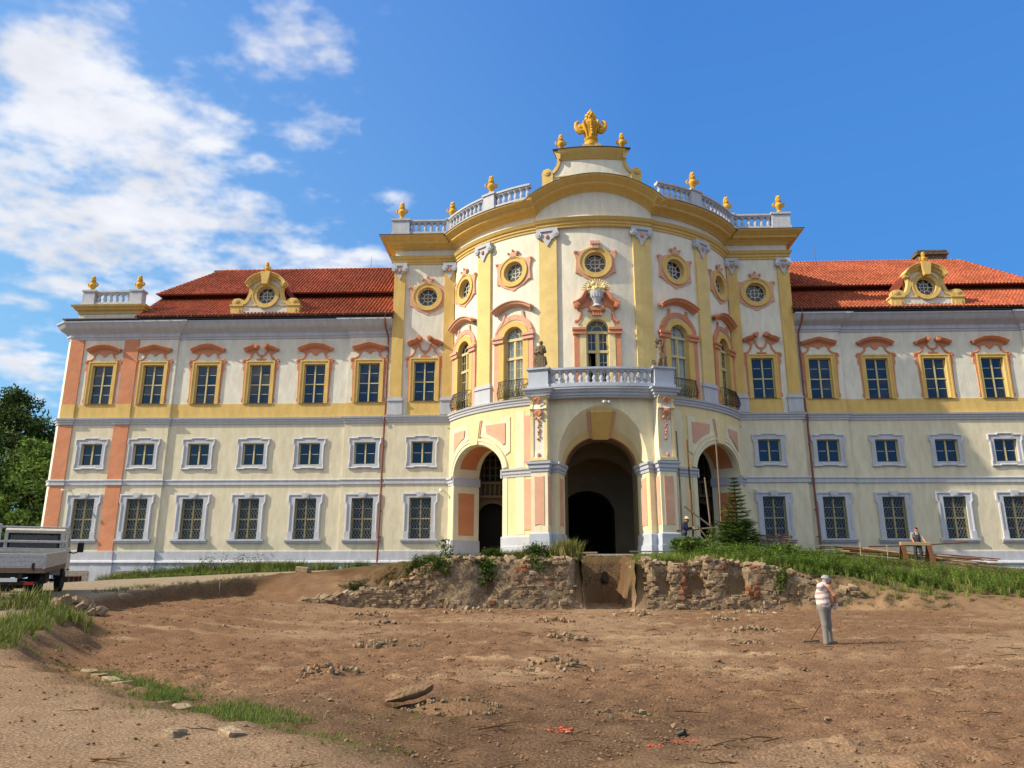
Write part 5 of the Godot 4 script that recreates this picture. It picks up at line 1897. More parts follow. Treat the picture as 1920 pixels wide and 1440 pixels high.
# ---------- terrain ----------
const UX := [-60.0, -33.0, -25.0, -20.0, -17.0, -14.0, -11.0, -8.0, -4.0, 0.0, 5.0, 9.0, 13.0, 18.0, 24.0, 40.0, 70.0]
const UZ := [-30.0, 0.0, 8.0, 13.0, 15.0, 19.0, 23.0, 27.0, 31.0, 35.0, 39.0, 43.0, 48.0, 62.0]
const UH := [
	[0.9, 1.2, 2.0, 2.3, 2.4, 2.5, 2.8, 3.0, 3.0, 3.0, 3.3, 3.4, 3.4, 3.0, 2.6, 2.2, 2.0],
	[0.9, 1.31, 2.1, 2.38, 2.48, 2.56, 2.8, 3.05, 3.08, 3.08, 3.35, 3.45, 3.42, 3.05, 2.6, 2.3, 2.0],
	[0.9, 1.35, 1.85, 2.05, 2.15, 2.3, 2.65, 3.02, 3.06, 3.02, 3.3, 3.28, 2.95, 2.5, 2.2, 2.0, 1.8],
	[0.9, 1.35, 1.65, 1.8, 1.9, 2.1, 2.3, 2.6, 2.7, 2.65, 2.75, 2.4, 1.85, 1.5, 1.35, 1.2, 1.2],
	[0.9, 1.3, 1.55, 1.7, 1.8, 1.95, 2.0, 2.3, 2.6, 2.56, 2.45, 1.65, 1.28, 1.1, 1.0, 0.9, 0.9],
	[0.9, 1.25, 1.42, 1.48, 1.52, 1.6, 1.6, 1.6, 1.6, 1.6, 1.5, 1.0, 0.8, 0.8, 0.7, 0.6, 0.6],
	[0.9, 1.2, 1.3, 1.32, 1.24, 1.1, 1.0, 1.0, 1.0, 1.0, 0.8, 0.5, 0.5, 0.5, 0.5, 0.5, 0.5],
	[0.9, 1.05, 1.1, 1.1, 1.02, 0.92, 0.8, 0.5, 0.3, 0.3, 0.3, 0.3, 0.3, 0.3, 0.3, 0.3, 0.3],
	[0.8, 0.9, 0.87, 0.84, 0.8, 0.76, 0.62, 0.3, 0.1, 0.1, 0.1, 0.1, 0.1, 0.1, 0.1, 0.1, 0.1],
	[0.7, 0.7, 0.66, 0.58, 0.5, 0.38, 0.2, 0.08, 0.0, -0.05, -0.05, -0.05, -0.05, -0.05, -0.05, 0, 0],
	[0.5, 0.42, 0.36, 0.32, 0.27, 0.2, 0.1, 0.0, -0.06, -0.12, -0.15, -0.15, -0.15, -0.15, -0.15, -0.1, -0.1],
	[0.3, 0.22, 0.18, 0.15, 0.12, 0.08, 0.03, -0.03, -0.1, -0.2, -0.25, -0.25, -0.25, -0.25, -0.25, -0.2, -0.2],
	[0.2, 0.1, 0.08, 0.06, 0.04, 0.02, 0.0, 0.0, 0.0, -0.2, -0.3, -0.3, -0.3, -0.3, -0.3, -0.3, -0.3],
	[0, 0, 0, 0, 0, 0, 0, 0, 0, 0, -0.2, -0.3, -0.3, -0.3, -0.3, -0.3, -0.3]]
# the dug-out yard: corners x, z and how wide its edge is there
const PIT := [[-4.63, 40.07, 0.8], [-5.31, 39.2, 0.8], [-6.13, 38.62, 0.7], [-7.0, 38.15, 0.7], [-7.9, 37.64, 0.7], [-8.79, 37.02, 0.7], [-10.64, 35.47, 0.8], [-11.86, 34.57, 0.9], [-13.0, 33.3, 1.2], [-13.4, 31.5, 1.4], [-14.6, 29.0, 1.2], [-16.0, 27.0, 0.6], [-16.8, 23.0, 0.5], [-17.3, 18.8, 0.5], [-16.5, 15.6, 0.5], [-15.4, 12.9, 0.45], [-13.7, 11.2, 0.5], [-11.5, 11.6, 1.5], [-9.3, 14.0, 0.8], [-8.6, 14.75, 0.35], [-1.65, 14.75, 0.3], [-1.55, 10.2, 0.3], [0.45, 10.2, 0.3], [0.65, 14.75, 0.3], [6.3, 14.75, 0.35], [9.2, 15.0, 1.2], [13.0, 15.6, 2.4], [20.0, 15.5, 3.0], [72.0, 15.0, 3.0], [72.0, 64.0, 3.0], [0.0, 64.0, 3.0], [-2.4, 46.0, 1.2], [-3.8, 42.0, 1.0]]
var tn1: FastNoiseLite
var tn2: FastNoiseLite
var tn3: FastNoiseLite
var pit_n := 0.0

func upper(x: float, z: float) -> float:
	var i := 0
	while i < UX.size() - 2 and x > UX[i + 1]: i += 1
	var j := 0
	while j < UZ.size() - 2 and z > UZ[j + 1]: j += 1
	var tx := clampf((x - UX[i]) / (UX[i + 1] - UX[i]), 0, 1)
	var tz := clampf((z - UZ[j]) / (UZ[j + 1] - UZ[j]), 0, 1)
	return lerpf(lerpf(UH[j][i], UH[j][i + 1], tx), lerpf(UH[j + 1][i], UH[j + 1][i + 1], tx), tz)

func pit(x: float, z: float) -> float:
	# 1 inside the dug-out yard, 0 on the ground round it
	var best := 1e9
	var w := 1.0
	var inside := false
	var n := PIT.size()
	for i in n:
		var ax: float = PIT[i][0]
		var az: float = PIT[i][1]
		var bx: float = PIT[(i + 1) % n][0]
		var bz: float = PIT[(i + 1) % n][1]
		if (az > z) != (bz > z) and x < (bx - ax) * (z - az) / (bz - az) + ax: inside = not inside
		var dx := bx - ax
		var dz := bz - az
		var t := clampf(((x - ax) * dx + (z - az) * dz) / (dx * dx + dz * dz), 0.0, 1.0)
		var ex := x - ax - dx * t
		var ez := z - az - dz * t
		var d := ex * ex + ez * ez
		if d < best:
			best = d
			w = lerpf(PIT[i][2], PIT[(i + 1) % n][2], t)
	var sd := sqrt(best) * (1.0 if inside else -1.0)
	pit_n = sd
	if absf(sd) < 2.0 and w > 0.4: sd += tn1.get_noise_2d(x * 2.2, z * 2.2) * 0.45 * minf(w, 1.0)
	return smoothstep(-w * 0.3, w * 0.7, sd)

func dug(x: float, z: float) -> float:
	return 0.62 - (z - 15.0) * 0.033 + 0.5 * smoothstep(-9.0, -16.0, x) * smoothstep(33.0, 27.0, z) + 1.0 * smoothstep(15.1, 12.3, z) * smoothstep(-7.5, -12.5, x) + 0.1 * smoothstep(6.0, 14.0, x) * smoothstep(24.0, 16.0, z)

func ground(x: float, z: float) -> float:
	var m := pit(x, z)
	return lerpf(upper(x, z), dug(x, z), m)

func ground_mesh() -> void:
	var xs := []
	var zs := []
	var x := -70.0
	while x < 70.0:
		xs.append(x)
		x += 0.11 if x > -10.0 and x < 6.0 else (0.2 if x > -19 and x < 17.0 else (0.5 if x > -36 and x < 36 else 3.0))
	var z := -40.0
	while z < 62.0:
		zs.append(z)
		z += 0.1 if z > 29.0 and z < 45.0 else (0.2 if z > 9.0 and z < 47.0 else (0.6 if z > -3 else 3.0))
	var nx := xs.size()
	var nz := zs.size()
	var v := PackedVector3Array()
	var c := PackedColorArray()
	v.resize(nx * nz); c.resize(nx * nz)
	for j in nz:
		for i in nx:
			var px: float = xs[i]
			var pz: float = zs[j]
			var m := pit(px, pz)
			var sd := pit_n
			var h := lerpf(upper(px, pz), dug(px, pz), m)
			var n1 := tn1.get_noise_2d(px, pz)
			var n2 := tn2.get_noise_2d(px, pz)
			var n3 := tn3.get_noise_2d(px, pz)
			# road and path are smooth, the yard rough
			var leftg := smoothstep(-10.0, -13.0, px) if pz < 33.0 else 1.0
			var road := (1.0 - m) * (leftg if pz > 12.0 else smoothstep(-12.0, -14.5, px) * smoothstep(1.5, 3.0, pz))
			var path := road * smoothstep(31.0, 35.0, pz)
			var rough := lerpf(lerpf(0.085, 0.055, smoothstep(0.0, 0.5, n3 + 0.1)), 0.010, road)
			h += m * 0.022 * tn2.get_noise_2d(px * 3.1 + 31.0, pz * 3.1) * smoothstep(0.25, -0.05, n3)
			# ground smoothed round the man so his cast shadow falls unbroken
			var calm := 1.0 - 0.9 * smoothstep(1.0, 0.6, Vector2((px - 5.4) / 3.4, (pz - 27.7) / 1.5).length())
			h -= (1.0 - calm) * m * 0.022 * tn2.get_noise_2d(px * 3.1 + 31.0, pz * 3.1) * smoothstep(0.25, -0.05, n3)
			if pz > 3.0: h += (n2 * rough + n1 * 0.05 * m + (absf(n2) - 0.2) * rough * 0.5) * calm
			# ploughed ruts and tyre prints on the right of the yard
			var rut := smoothstep(-3.0, 1.0, px) * smoothstep(35.0, 37.0, pz) * smoothstep(43.0, 41.0, pz)
			h += m * rut * 0.025 * sin((px * 0.35 + pz) * 9.0 + n1 * 4.0)
			# lug prints of two tyres
			for tk in [[-0.6, 38.75, 3.6, 37.9], [-0.2, 39.6, 3.9, 38.75], [-5.5, 24.0, 2.0, 33.0]]:
				var td := Vector2(tk[2] - tk[0], tk[3] - tk[1])
				var tl := td.length()
				td /= tl
				var tp := Vector2(px - tk[0], pz - tk[1])
				var al := tp.dot(td)
				var ac := absf(tp.dot(Vector2(-td.y, td.x)))
				if al > 0.0 and al < tl and ac < 0.3: h += m * (0.028 * sin(al * 19.0) * (0.5 + n1 + 0.4) - 0.02) * smoothstep(0.3, 0.18, ac)
			# low spoil ridge beside the path
			var e := absf(sd + 0.25)
			if pz > 32.0 and px > -13.0 and px < -2.0: h += 0.02 * exp(-e * e * 4.0) * (0.6 + n2)
			v[j * nx + i] = Vector3(px, h, pz)
			var dirt := Vector3(0.265, 0.17, 0.112).lerp(Vector3(0.375, 0.27, 0.185), smoothstep(-0.12, 0.40, n3 + n1 * 0.3 + 0.32 * smoothstep(-1.0, 6.0, px) * smoothstep(22.0, 30.0, pz)))
			# darker, moister soil in the near left of the yard
			dirt = dirt.lerp(Vector3(0.155, 0.103, 0.07), 0.85 * smoothstep(34.3, 37.0, pz + n1) * smoothstep(0.5, -2.5, px + n1 * 1.5))
			# pale dusty streaks running along the wall
			var st := tn1.get_noise_2d(px * 0.5 + 40.0, pz * 2.6)
			dirt = dirt.lerp(Vector3(0.48, 0.36, 0.24), 0.75 * smoothstep(0.30, 0.48, st) * smoothstep(37, 33, pz))
			dirt = dirt.lerp(Vector3(0.30, 0.185, 0.11), 0.6 * smoothstep(-8.0, -13.0, px) * (0.5 + n1))
			var pathc := Vector3(0.33, 0.235, 0.16).lerp(Vector3(0.385, 0.29, 0.21), 0.5 + n3)
			var roadc := Vector3(0.40, 0.35, 0.28).lerp(pathc, smoothstep(27.0, 33.0, pz))
			var earth := Vector3(0.17, 0.115, 0.07).lerp(Vector3(0.12, 0.12, 0.05), 0.4 + n1)
			var out := earth.lerp(roadc, road)
			var mc := m if pz < 32.0 else smoothstep(-0.9, 0.9, sd + n1 * 1.3 + n2 * 0.25)
			var cc := out.lerp(dirt, mc)
			# cut edge of the bank: dark raw soil
			cc = cc.lerp(Vector3(0.14, 0.09, 0.055), 0.8 * exp(-pow((sd - 0.1) * 2.2, 2.0)) * smoothstep(34.0, 30.0, pz) * smoothstep(-7.0, -9.0, px))
			# loose pale spoil on the right bank
			cc = cc.lerp(Vector3(0.36, 0.25, 0.165), 0.7 * smoothstep(5.0, 8.0, px) * exp(-pow((sd + 0.2) * 0.7, 2.0)) * smoothstep(24, 18, pz))
			c[j * nx + i] = Color(cc.x, cc.y, cc.z) * (1.0 + n2 * 0.22)
	var ix := PackedInt32Array()
	for j in nz - 1:
		for i in nx - 1:
			var a := j * nx + i
			ix.append_array([a, a + 1, a + nx, a + 1, a + nx + 1, a + nx])
	var nn := PackedVector3Array()
	nn.resize(v.size())
	for j in nz:
		for i in nx:
			var a := v[j * nx + mini(i + 1, nx - 1)] - v[j * nx + maxi(i - 1, 0)]
			var b := v[mini(j + 1, nz - 1) * nx + i] - v[maxi(j - 1, 0) * nx + i]
			nn[j * nx + i] = b.cross(a).normalized()
	var arr := []
	arr.resize(Mesh.ARRAY_MAX)
	arr[Mesh.ARRAY_VERTEX] = v
	arr[Mesh.ARRAY_NORMAL] = nn
	arr[Mesh.ARRAY_COLOR] = c
	arr[Mesh.ARRAY_INDEX] = ix
	var me := ArrayMesh.new()
	me.add_surface_from_arrays(Mesh.PRIMITIVE_TRIANGLES, arr)
	var o := put("ground", me, M.dirt, self)
	o.set_meta("kind", "structure")
	var g := G.new()
	g.use_col = true
	g.col = Color(0.12, 0.13, 0.05)
	g.quad(Vector3(-2500, -0.8, 2500), Vector3(2500, -0.8, 2500), Vector3(2500, -0.8, -2500), Vector3(-2500, -0.8, -2500))
	var o2 := part("far_ground", g, M.dirt, self)
	o2.set_meta("kind", "structure")

# ---------- stones ----------
var stone_m := []
func make_stones() -> void:
	var tones := [Vector3(0.46, 0.355, 0.25), Vector3(0.40, 0.315, 0.225), Vector3(0.52, 0.43, 0.325), Vector3(0.34, 0.27, 0.195), Vector3(0.42, 0.205, 0.125)]
	for t in tones.size():
		var row := []
		for s in 5:
			var g := G.new()
			g.use_col = true
			g.col = Color(tones[t].x, tones[t].y, tones[t].z) * (1.0 + 0.1 * sin(s * 2.0))
			g.box(Transform3D(), Vector3.ONE, 0.11)
			var r := RandomNumberGenerator.new()
			r.seed = 100 + s * 7
			var off := {}
			for i in g.v.size():
				var k := Vector3i((g.v[i] * 100.0).round())
				if not off.has(k): off[k] = Vector3(r.randf_range(-1, 1), r.randf_range(-1, 1), r.randf_range(-1, 1)) * 0.12
				g.v[i] += off[k]
			row.append(g.mesh(50))
		stone_m.append(row)

func ruin(x0: float, x1: float, top: Callable, front: Callable, brick: Callable, bare: Callable, label: String) -> void:
	var t := thing("ruined_wall", label, "wall")
	var g := G.new()
	g.use_col = true
	var nx := int((x1 - x0) / 0.16)
	var ny := 16
	var rows := []
	for i in nx + 1:
		var x := lerpf(x0, x1, float(i) / nx)
		var tp: float = top.call(x) + 0.12 * tn2.get_noise_2d(x * 1.5, 3.0)
		var row := []
		for j in ny + 1:
			var y := lerpf(0.15, tp, float(j) / ny)
			var z: float = front.call(x, y) + 0.09 * tn2.get_noise_2d(x * 2.0 + 9.0, y * 2.5) + 0.07 * tn1.get_noise_2d(x * 3.0, y * 3.0) + 0.25 * maxf(0.0, 0.55 - y)
			if j == ny: z -= 0.12
			row.append(Vector3(x, y, z))
		row.append(Vector3(x, tp + 0.05, row[-1].z - 0.35)); row.append(Vector3(x, tp - 0.25, 14.2 if x > -8.5 else row[-1].z - 0.5)); row.append(Vector3(x, 0.1, 14.0 if x > -8.5 else row[-1].z - 0.2))
		rows.append(row)
	for i in nx:
		for j in rows[0].size() - 1:
			var n := tn2.get_noise_2d(rows[i][j].x * 0.8, rows[i][j].y * 1.2)
			var k := 1.0 + n * 0.35
			g.col = Color(0.38 * k, 0.295 * k, 0.205 * k) if bare.call(rows[i][j].x, rows[i][j].y) < 0.5 else Color(0.37 * k, 0.30 * k, 0.22 * k)
			g.quad(rows[i][j], rows[i + 1][j], rows[i + 1][j + 1], rows[i][j + 1])
	for e in [rows[0], rows[-1]]:
		for j in e.size() - 2: g.tri(e[0], e[j + 1], e[j + 2])
	part("rubble_core", g, M.core, t, 60)
	# courses of stones
	var spots := []
	var y := 0.38
	while y < 2.7:
		var hgt := rng.randf_range(0.07, 0.16)
		var x := x0 + rng.randf_range(0, 0.2)
		while x < x1:
			var bk: float = brick.call(x, y)
			var w := rng.randf_range(0.13, 0.42) if bk < 0.5 else 0.25
			var xc := x + w / 2
			if y + hgt < top.call(xc) + 0.06 and rng.randf() > bare.call(xc, y) * 0.93:
				var z: float = front.call(xc, y) + 0.09 * tn2.get_noise_2d(xc * 2.0 + 9.0, y * 2.5) + 0.07 * tn1.get_noise_2d(xc * 3.0, y * 3.0) + 0.25 * maxf(0.0, 0.55 - y)
				var tone = 4 if bk > 0.5 else [0, 0, 1, 2, 3, 0, 1][rng.randi() % 7]
				var b := Basis(Vector3.UP, rng.randf_range(-0.22, 0.22)) * Basis(Vector3.BACK, rng.randf_range(-0.12, 0.12)) * Basis.from_scale(Vector3(w * 1.0, hgt * 1.05, 0.26))
				spots.append([w * hgt, tone, Transform3D(b, Vector3(xc, y + hgt / 2, z - 0.115 + rng.randf_range(-0.03, 0.045)))])
			x += w + 0.012
		y += hgt + 0.008
	# loose stones along the crest
	for i in int((x1 - x0) * 7.0):
		var x := rng.randf_range(x0, x1)
		var s := rng.randf_range(0.1, 0.3)
		spots.append([s * s * 0.6, [0, 1, 2, 0][rng.randi() % 4], Transform3D(Basis.from_euler(Vector3(rng.randf() * 0.7, rng.randf() * 6.0, rng.randf() * 0.7)) * Basis.from_scale(Vector3(s * 1.3, s * 0.7, s)), Vector3(x, top.call(x) + 0.02, front.call(x, 2.0) - 0.05 - rng.randf() * 0.3))])
	spots.sort_custom(func(a, b): return a[0] > b[0])
	var rest := []
	var cols := []
	for i in spots.size():
		if i < 300:
			var o := put("stone", stone_m[spots[i][1]][i % 5], M.stone, t)
			o.transform = spots[i][2]
		else:
			rest.append(spots[i][2])
			cols.append(Color(1, 1, 1) * rng.randf_range(0.8, 1.1))
	if rest.size(): many("small_stones", stone_m[1][2], M.stone, t, rest, cols)

func heap(x: float, z: float, rx: float, rz: float, h: float, n: int, size: float, label: String, tones := [0, 1, 3, 1]) -> void:
	var y := ground(x, z)
	var t := thing("rubble_heap", label, "rubble heap", Vector3(x, y, z), 0.0, "stone heaps raked together in the yard")
	var g := G.new()
	g.use_col = true
	g.col = Color(0.27, 0.175, 0.11)
	for j in 5:
		for k in 16:
			var p := []
			for q in [[j, k], [j, k + 1], [j + 1, k + 1], [j + 1, k]]:
				var r: float = q[0] / 5.0
				var a: float = TAU * q[1] / 16.0
				p.append(Vector3(sin(a) * rx * r, h * 0.75 * (1 - r * r) - 0.05 + 0.03 * sin(q[1] * 2.4) * r * (1.0 - r), cos(a) * rz * r))
			g.quad(p[0], p[3], p[2], p[1])
	part("soil", g, M.dirt, t, 80)
	for i in n:
		var a := rng.randf() * TAU
		var r := sqrt(rng.randf()) * 1.08
		var s := size * rng.randf_range(0.35, 1.15)
		var o := put("stone", stone_m[tones[rng.randi() % tones.size()]][rng.randi() % 5], M.stone, t)
		o.transform = Transform3D(Basis.from_euler(Vector3(rng.randf() * 6, rng.randf() * 6, rng.randf() * 6)) * Basis.from_scale(Vector3(s * 1.3, s * 0.75, s)), Vector3(sin(a) * rx * r, h * 0.75 * maxf(0.0, 1 - r * r) - 0.03 + s * 0.2, cos(a) * rz * r))

func ruins() -> void:
	make_stones()
	var lt := func(x: float) -> float:
		return clampf(lerpf(1.0, 1.4, smoothstep(-13.0, -10.0, x)) + 1.22 * smoothstep(-10.2, -7.0, x), 0.6, 2.62)
	var lf := func(x: float, y: float) -> float:
		var z := 15.06 + 0.55 * smoothstep(-9.0, -13.0, x)
		# a ragged vertical breach
		z -= 0.5 * smoothstep(0.2, 0.08, absf(x + 5.55 + 0.1 * sin(y * 3.0))) * smoothstep(1.0, 1.5, y)
		z -= 1.3 * pow(smoothstep(-2.1, -1.62, x), 2.0)
		z += 0.16 * smoothstep(-5.9, -6.2, x) * smoothstep(-7.4, -7.0, x)
		return z
	ruin(-13.3, -1.62, lt, lf, func(x, y): return 1.0 if (absf(x + 6.6) < 0.45 and y > 1.9) or (absf(x + 4.4) < 0.3 and y > 1.7) or (tn1.get_noise_2d(x * 1.1 + 50.0, y * 1.6) > 0.42) else 0.0,
		func(x, y): return clampf(0.8 + 1.0 * tn1.get_noise_2d(x * 0.7 + 3.0, y * 0.9), 0.0, 1.0) * smoothstep(-9.0, -6.5, x) * smoothstep(0.5, 1.0, y), "long low ruined retaining wall with patches of old plaster, left of the cellar gap")
	var rt := func(x: float) -> float:
		return clampf(2.5 + 0.12 * sin(x * 2.1) - 0.55 * smoothstep(5.4, 7.0, x) - 0.55 * smoothstep(7.0, 9.2, x) - 0.3 * smoothstep(1.0, 0.6, x), 0.5, 2.7)
	var rf := func(x: float, y: float) -> float:
		var z := 15.06
		for q in [[3.05, 0.42], [4.7, 0.36], [1.7, 0.28]]:
			z -= 0.34 * smoothstep(q[1] + 0.06, q[1] - 0.06, absf(x - q[0])) * smoothstep(1.05, 1.35, y)
		z += 0.3 * smoothstep(6.4, 8.5, x)
		z -= 1.6 * pow(smoothstep(1.35, 0.62, x), 2.0) * (0.5 + 0.2 * y)
		return z
	ruin(0.62, 9.4, rt, rf, func(x, y): return 1.0 if (absf(x - 2.45) < 0.16 or absf(x - 4.2) < 0.14 or absf(x - 5.25) < 0.2) and y > 0.9 else 0.0,
		func(x, y): return clampf(0.34 + 1.1 * tn1.get_noise_2d(x * 0.9 + 13.0, y), 0.0, 0.95) + 0.5 * smoothstep(7.0, 8.5, x), "ruined stone and brick retaining wall with shallow niches, right of the cellar gap")
	# cellar passage between them
	var p := thing("cellar_passage", "dark cellar passage with a small arched hole between the two ruined walls", "passage")
	var g := G.new()
	g.use_col = true
	g.col = Color(0.30, 0.215, 0.14)
	for q in [[-1.62, 1], [0.55, -1]]:
		for j in 8:
			for k in 6:
				var pp := []
				for u in [[j, k], [j + 1, k], [j + 1, k + 1], [j, k + 1]]:
					var z: float = 10.2 + u[0] * 0.6
					var y: float = 0.4 + u[1] * 0.37
					pp.append(Vector3(q[0] + 0.1 * tn2.get_noise_2d(z * 1.4, y * 2.0), y, z))
				g.quad(pp[0], pp[1], pp[2], pp[3])
	for j in 8:
		for k in 6:
			var pp := []
			for u in [[j, k], [j + 1, k], [j + 1, k + 1], [j, k + 1]]:
				var x: float = -1.65 + u[0] * 0.28
				var y: float = 0.4 + u[1] * 0.37
				pp.append(Vector3(x, y, 10.3 + 0.15 * tn2.get_noise_2d(x * 1.4 + 4.0, y * 2.0)))
			g.quad(pp[0], pp[1], pp[2], pp[3])
	part("passage_walls", g, M.core, p, 60)
	var h := G.new()
	slab(h, flat(Vector3(-0.35, 0, 10.3)), [V(-0.16, 1.72), V(0.16, 1.72), V(0.16, 2.1), V(0.09, 2.2), V(0, 2.24), V(-0.09, 2.2), V(-0.16, 2.1)], -0.1, 0.14)
	part("arched_hole", h, M.dark, p)
	var l := G.new()
	l.box(Transform3D(Basis(Vector3.UP, -0.03), Vector3(0.2, 3.0, 8.7)), Vector3(2.6, 0.14, 1.3), 0.03)
	part("threshold_slab", l, M.concrete, p)
	heap(-7.1, 33.3, 0.62, 0.4, 0.22, 46, 0.075, "low heap of grey pebbles with one brick shard, near the grassy edge at left", [1, 3, 2, 4, 1])
	heap(-7.0, 28.9, 0.85, 0.4, 0.2, 40, 0.10, "wide low heap of pale stones left of the middle of the yard")
	heap(-2.92, 32.6, 0.75, 0.5, 0.26, 60, 0.09, "biggest heap of stones in the middle of the yard, nearest the camera")
	heap(-2.74, 27.3, 0.85, 0.4, 0.2, 42, 0.095, "heap of stones in the middle of the yard, behind the biggest heap")
	heap(2.68, 24.7, 0.8, 0.35, 0.18, 40, 0.10, "heap of stones to the left of the man raking")
	heap(1.9, 28.1, 0.6, 0.25, 0.1, 24, 0.08, "thin heap of dark clods and twigs in front of the man raking", [3, 1, 3])
	heap(-3.0, 21.5, 0.8, 0.35, 0.2, 36, 0.11, "heap with a reddish lump on its left end, in front of the plastered wall", [4, 1, 0, 3])
	heap(-8.26, 22.8, 0.8, 0.35, 0.16, 32, 0.11, "flat heap of brown clods at the left, before the low end of the wall", [3, 1])
	heap(0.1, 18.7, 0.8, 0.35, 0.25, 30, 0.12, "pointed heap of pale spoil just before the cellar gap", [0, 2, 1])
	heap(-6.1, 17.2, 0.9, 0.4, 0.25, 30, 0.12, "heap of pale rubble at the foot of the plastered wall", [0, 2, 1])
	heap(2.8, 20.6, 0.5, 0.3, 0.2, 24, 0.1, "small dark heap before the niches of the right wall", [3, 1])
	heap(-9.5, 19.2, 0.8, 0.4, 0.2, 30, 0.11, "heap of stones before the low left end of the wall, beside a dark clod heap", [0, 1])
	heap(4.4, 17.4, 1.0, 0.35, 0.16, 34, 0.12, "spread heap of pale stones at the foot of the right wall", [2, 0, 2])
	heap(-15.9, 26.9, 0.7, 0.6, 0.45, 40, 0.26, "broken stone slabs stacked on the corner of the bank, below the truck", [1, 3, 0])
	heap(-4.4, 36.6, 0.75, 0.42, 0.2, 60, 0.05, "dark heap of sods and earth beside the long stone slab", [3, 3, 1])
	heap(-2.2, 37.0, 0.5, 0.2, 0.12, 26, 0.05, "narrow ridge of dark clods behind the red paint mark", [3, 3])
	var sl := G.new()
	sl.use_col = true
	sl.col = Color(0.30, 0.215, 0.14)
	sl.blob(Vector3.ZERO, Vector3(0.40, 0.085, 0.2), 16, 9, Basis(Vector3.UP, 0.45) * Basis(Vector3.BACK, 0.24))
	for i in sl.v.size(): sl.v[i] *= 1.0 + 0.45 * tn2.get_noise_3d(sl.v[i].x * 2.6, sl.v[i].y * 2.6 + 5.0, sl.v[i].z * 2.6)
	var so := part("stone_slab", sl, M.stone, self, 40)
	so.position = Vector3(-5.15, ground(-5.15, 36.2) + 0.13, 36.2)
	tag(so, "long tilted stone slab lying against the dark heap of sods", "stone")
	# kerb stones of the old edging beside the path
	var ks := [[-11.4, 33.55, 0.55, "first tilted kerb stone at the far end of the sunken edging"], [-10.95, 34.0, 0.5, "second kerb stone of the sunken edging, counted from its far end"], [-10.5, 34.45, 0.5, "third kerb stone of the sunken edging, beside a tuft of grass"], [-10.1, 34.9, 0.45, "fourth kerb stone of the sunken edging, lowest in the soil"], [-8.5, 36.7, 0.42, "pale broken kerb slab in the middle of the edging"], [-8.1, 37.0, 0.3, "small rounded kerb stone right of the pale slab"], [-7.2, 39.2, 0.24, "grey flat stone lying on the path beside dark clods"], [-6.6, 39.1, 0.28, "pale chalky stone at the path edge near the grass"]]
	for q in ks:
		var o := put("kerb_stone", stone_m[[2, 0, 1][absi(int(q[0] * 10)) % 3]][absi(int(q[1] * 10)) % 5], M.stone, self)
		o.transform = Transform3D(Basis(Vector3.UP, -0.55 + rng.randf_range(-0.2, 0.2)) * Basis(Vector3.BACK, rng.randf_range(-0.15, 0.2)) * Basis.from_scale(Vector3(q[2] * 0.8, 0.10, 0.2)), Vector3(q[0], ground(q[0], q[1]) + 0.015, q[1]))
		tag(o, q[3], "stone", "loose stones along the edge of the path")

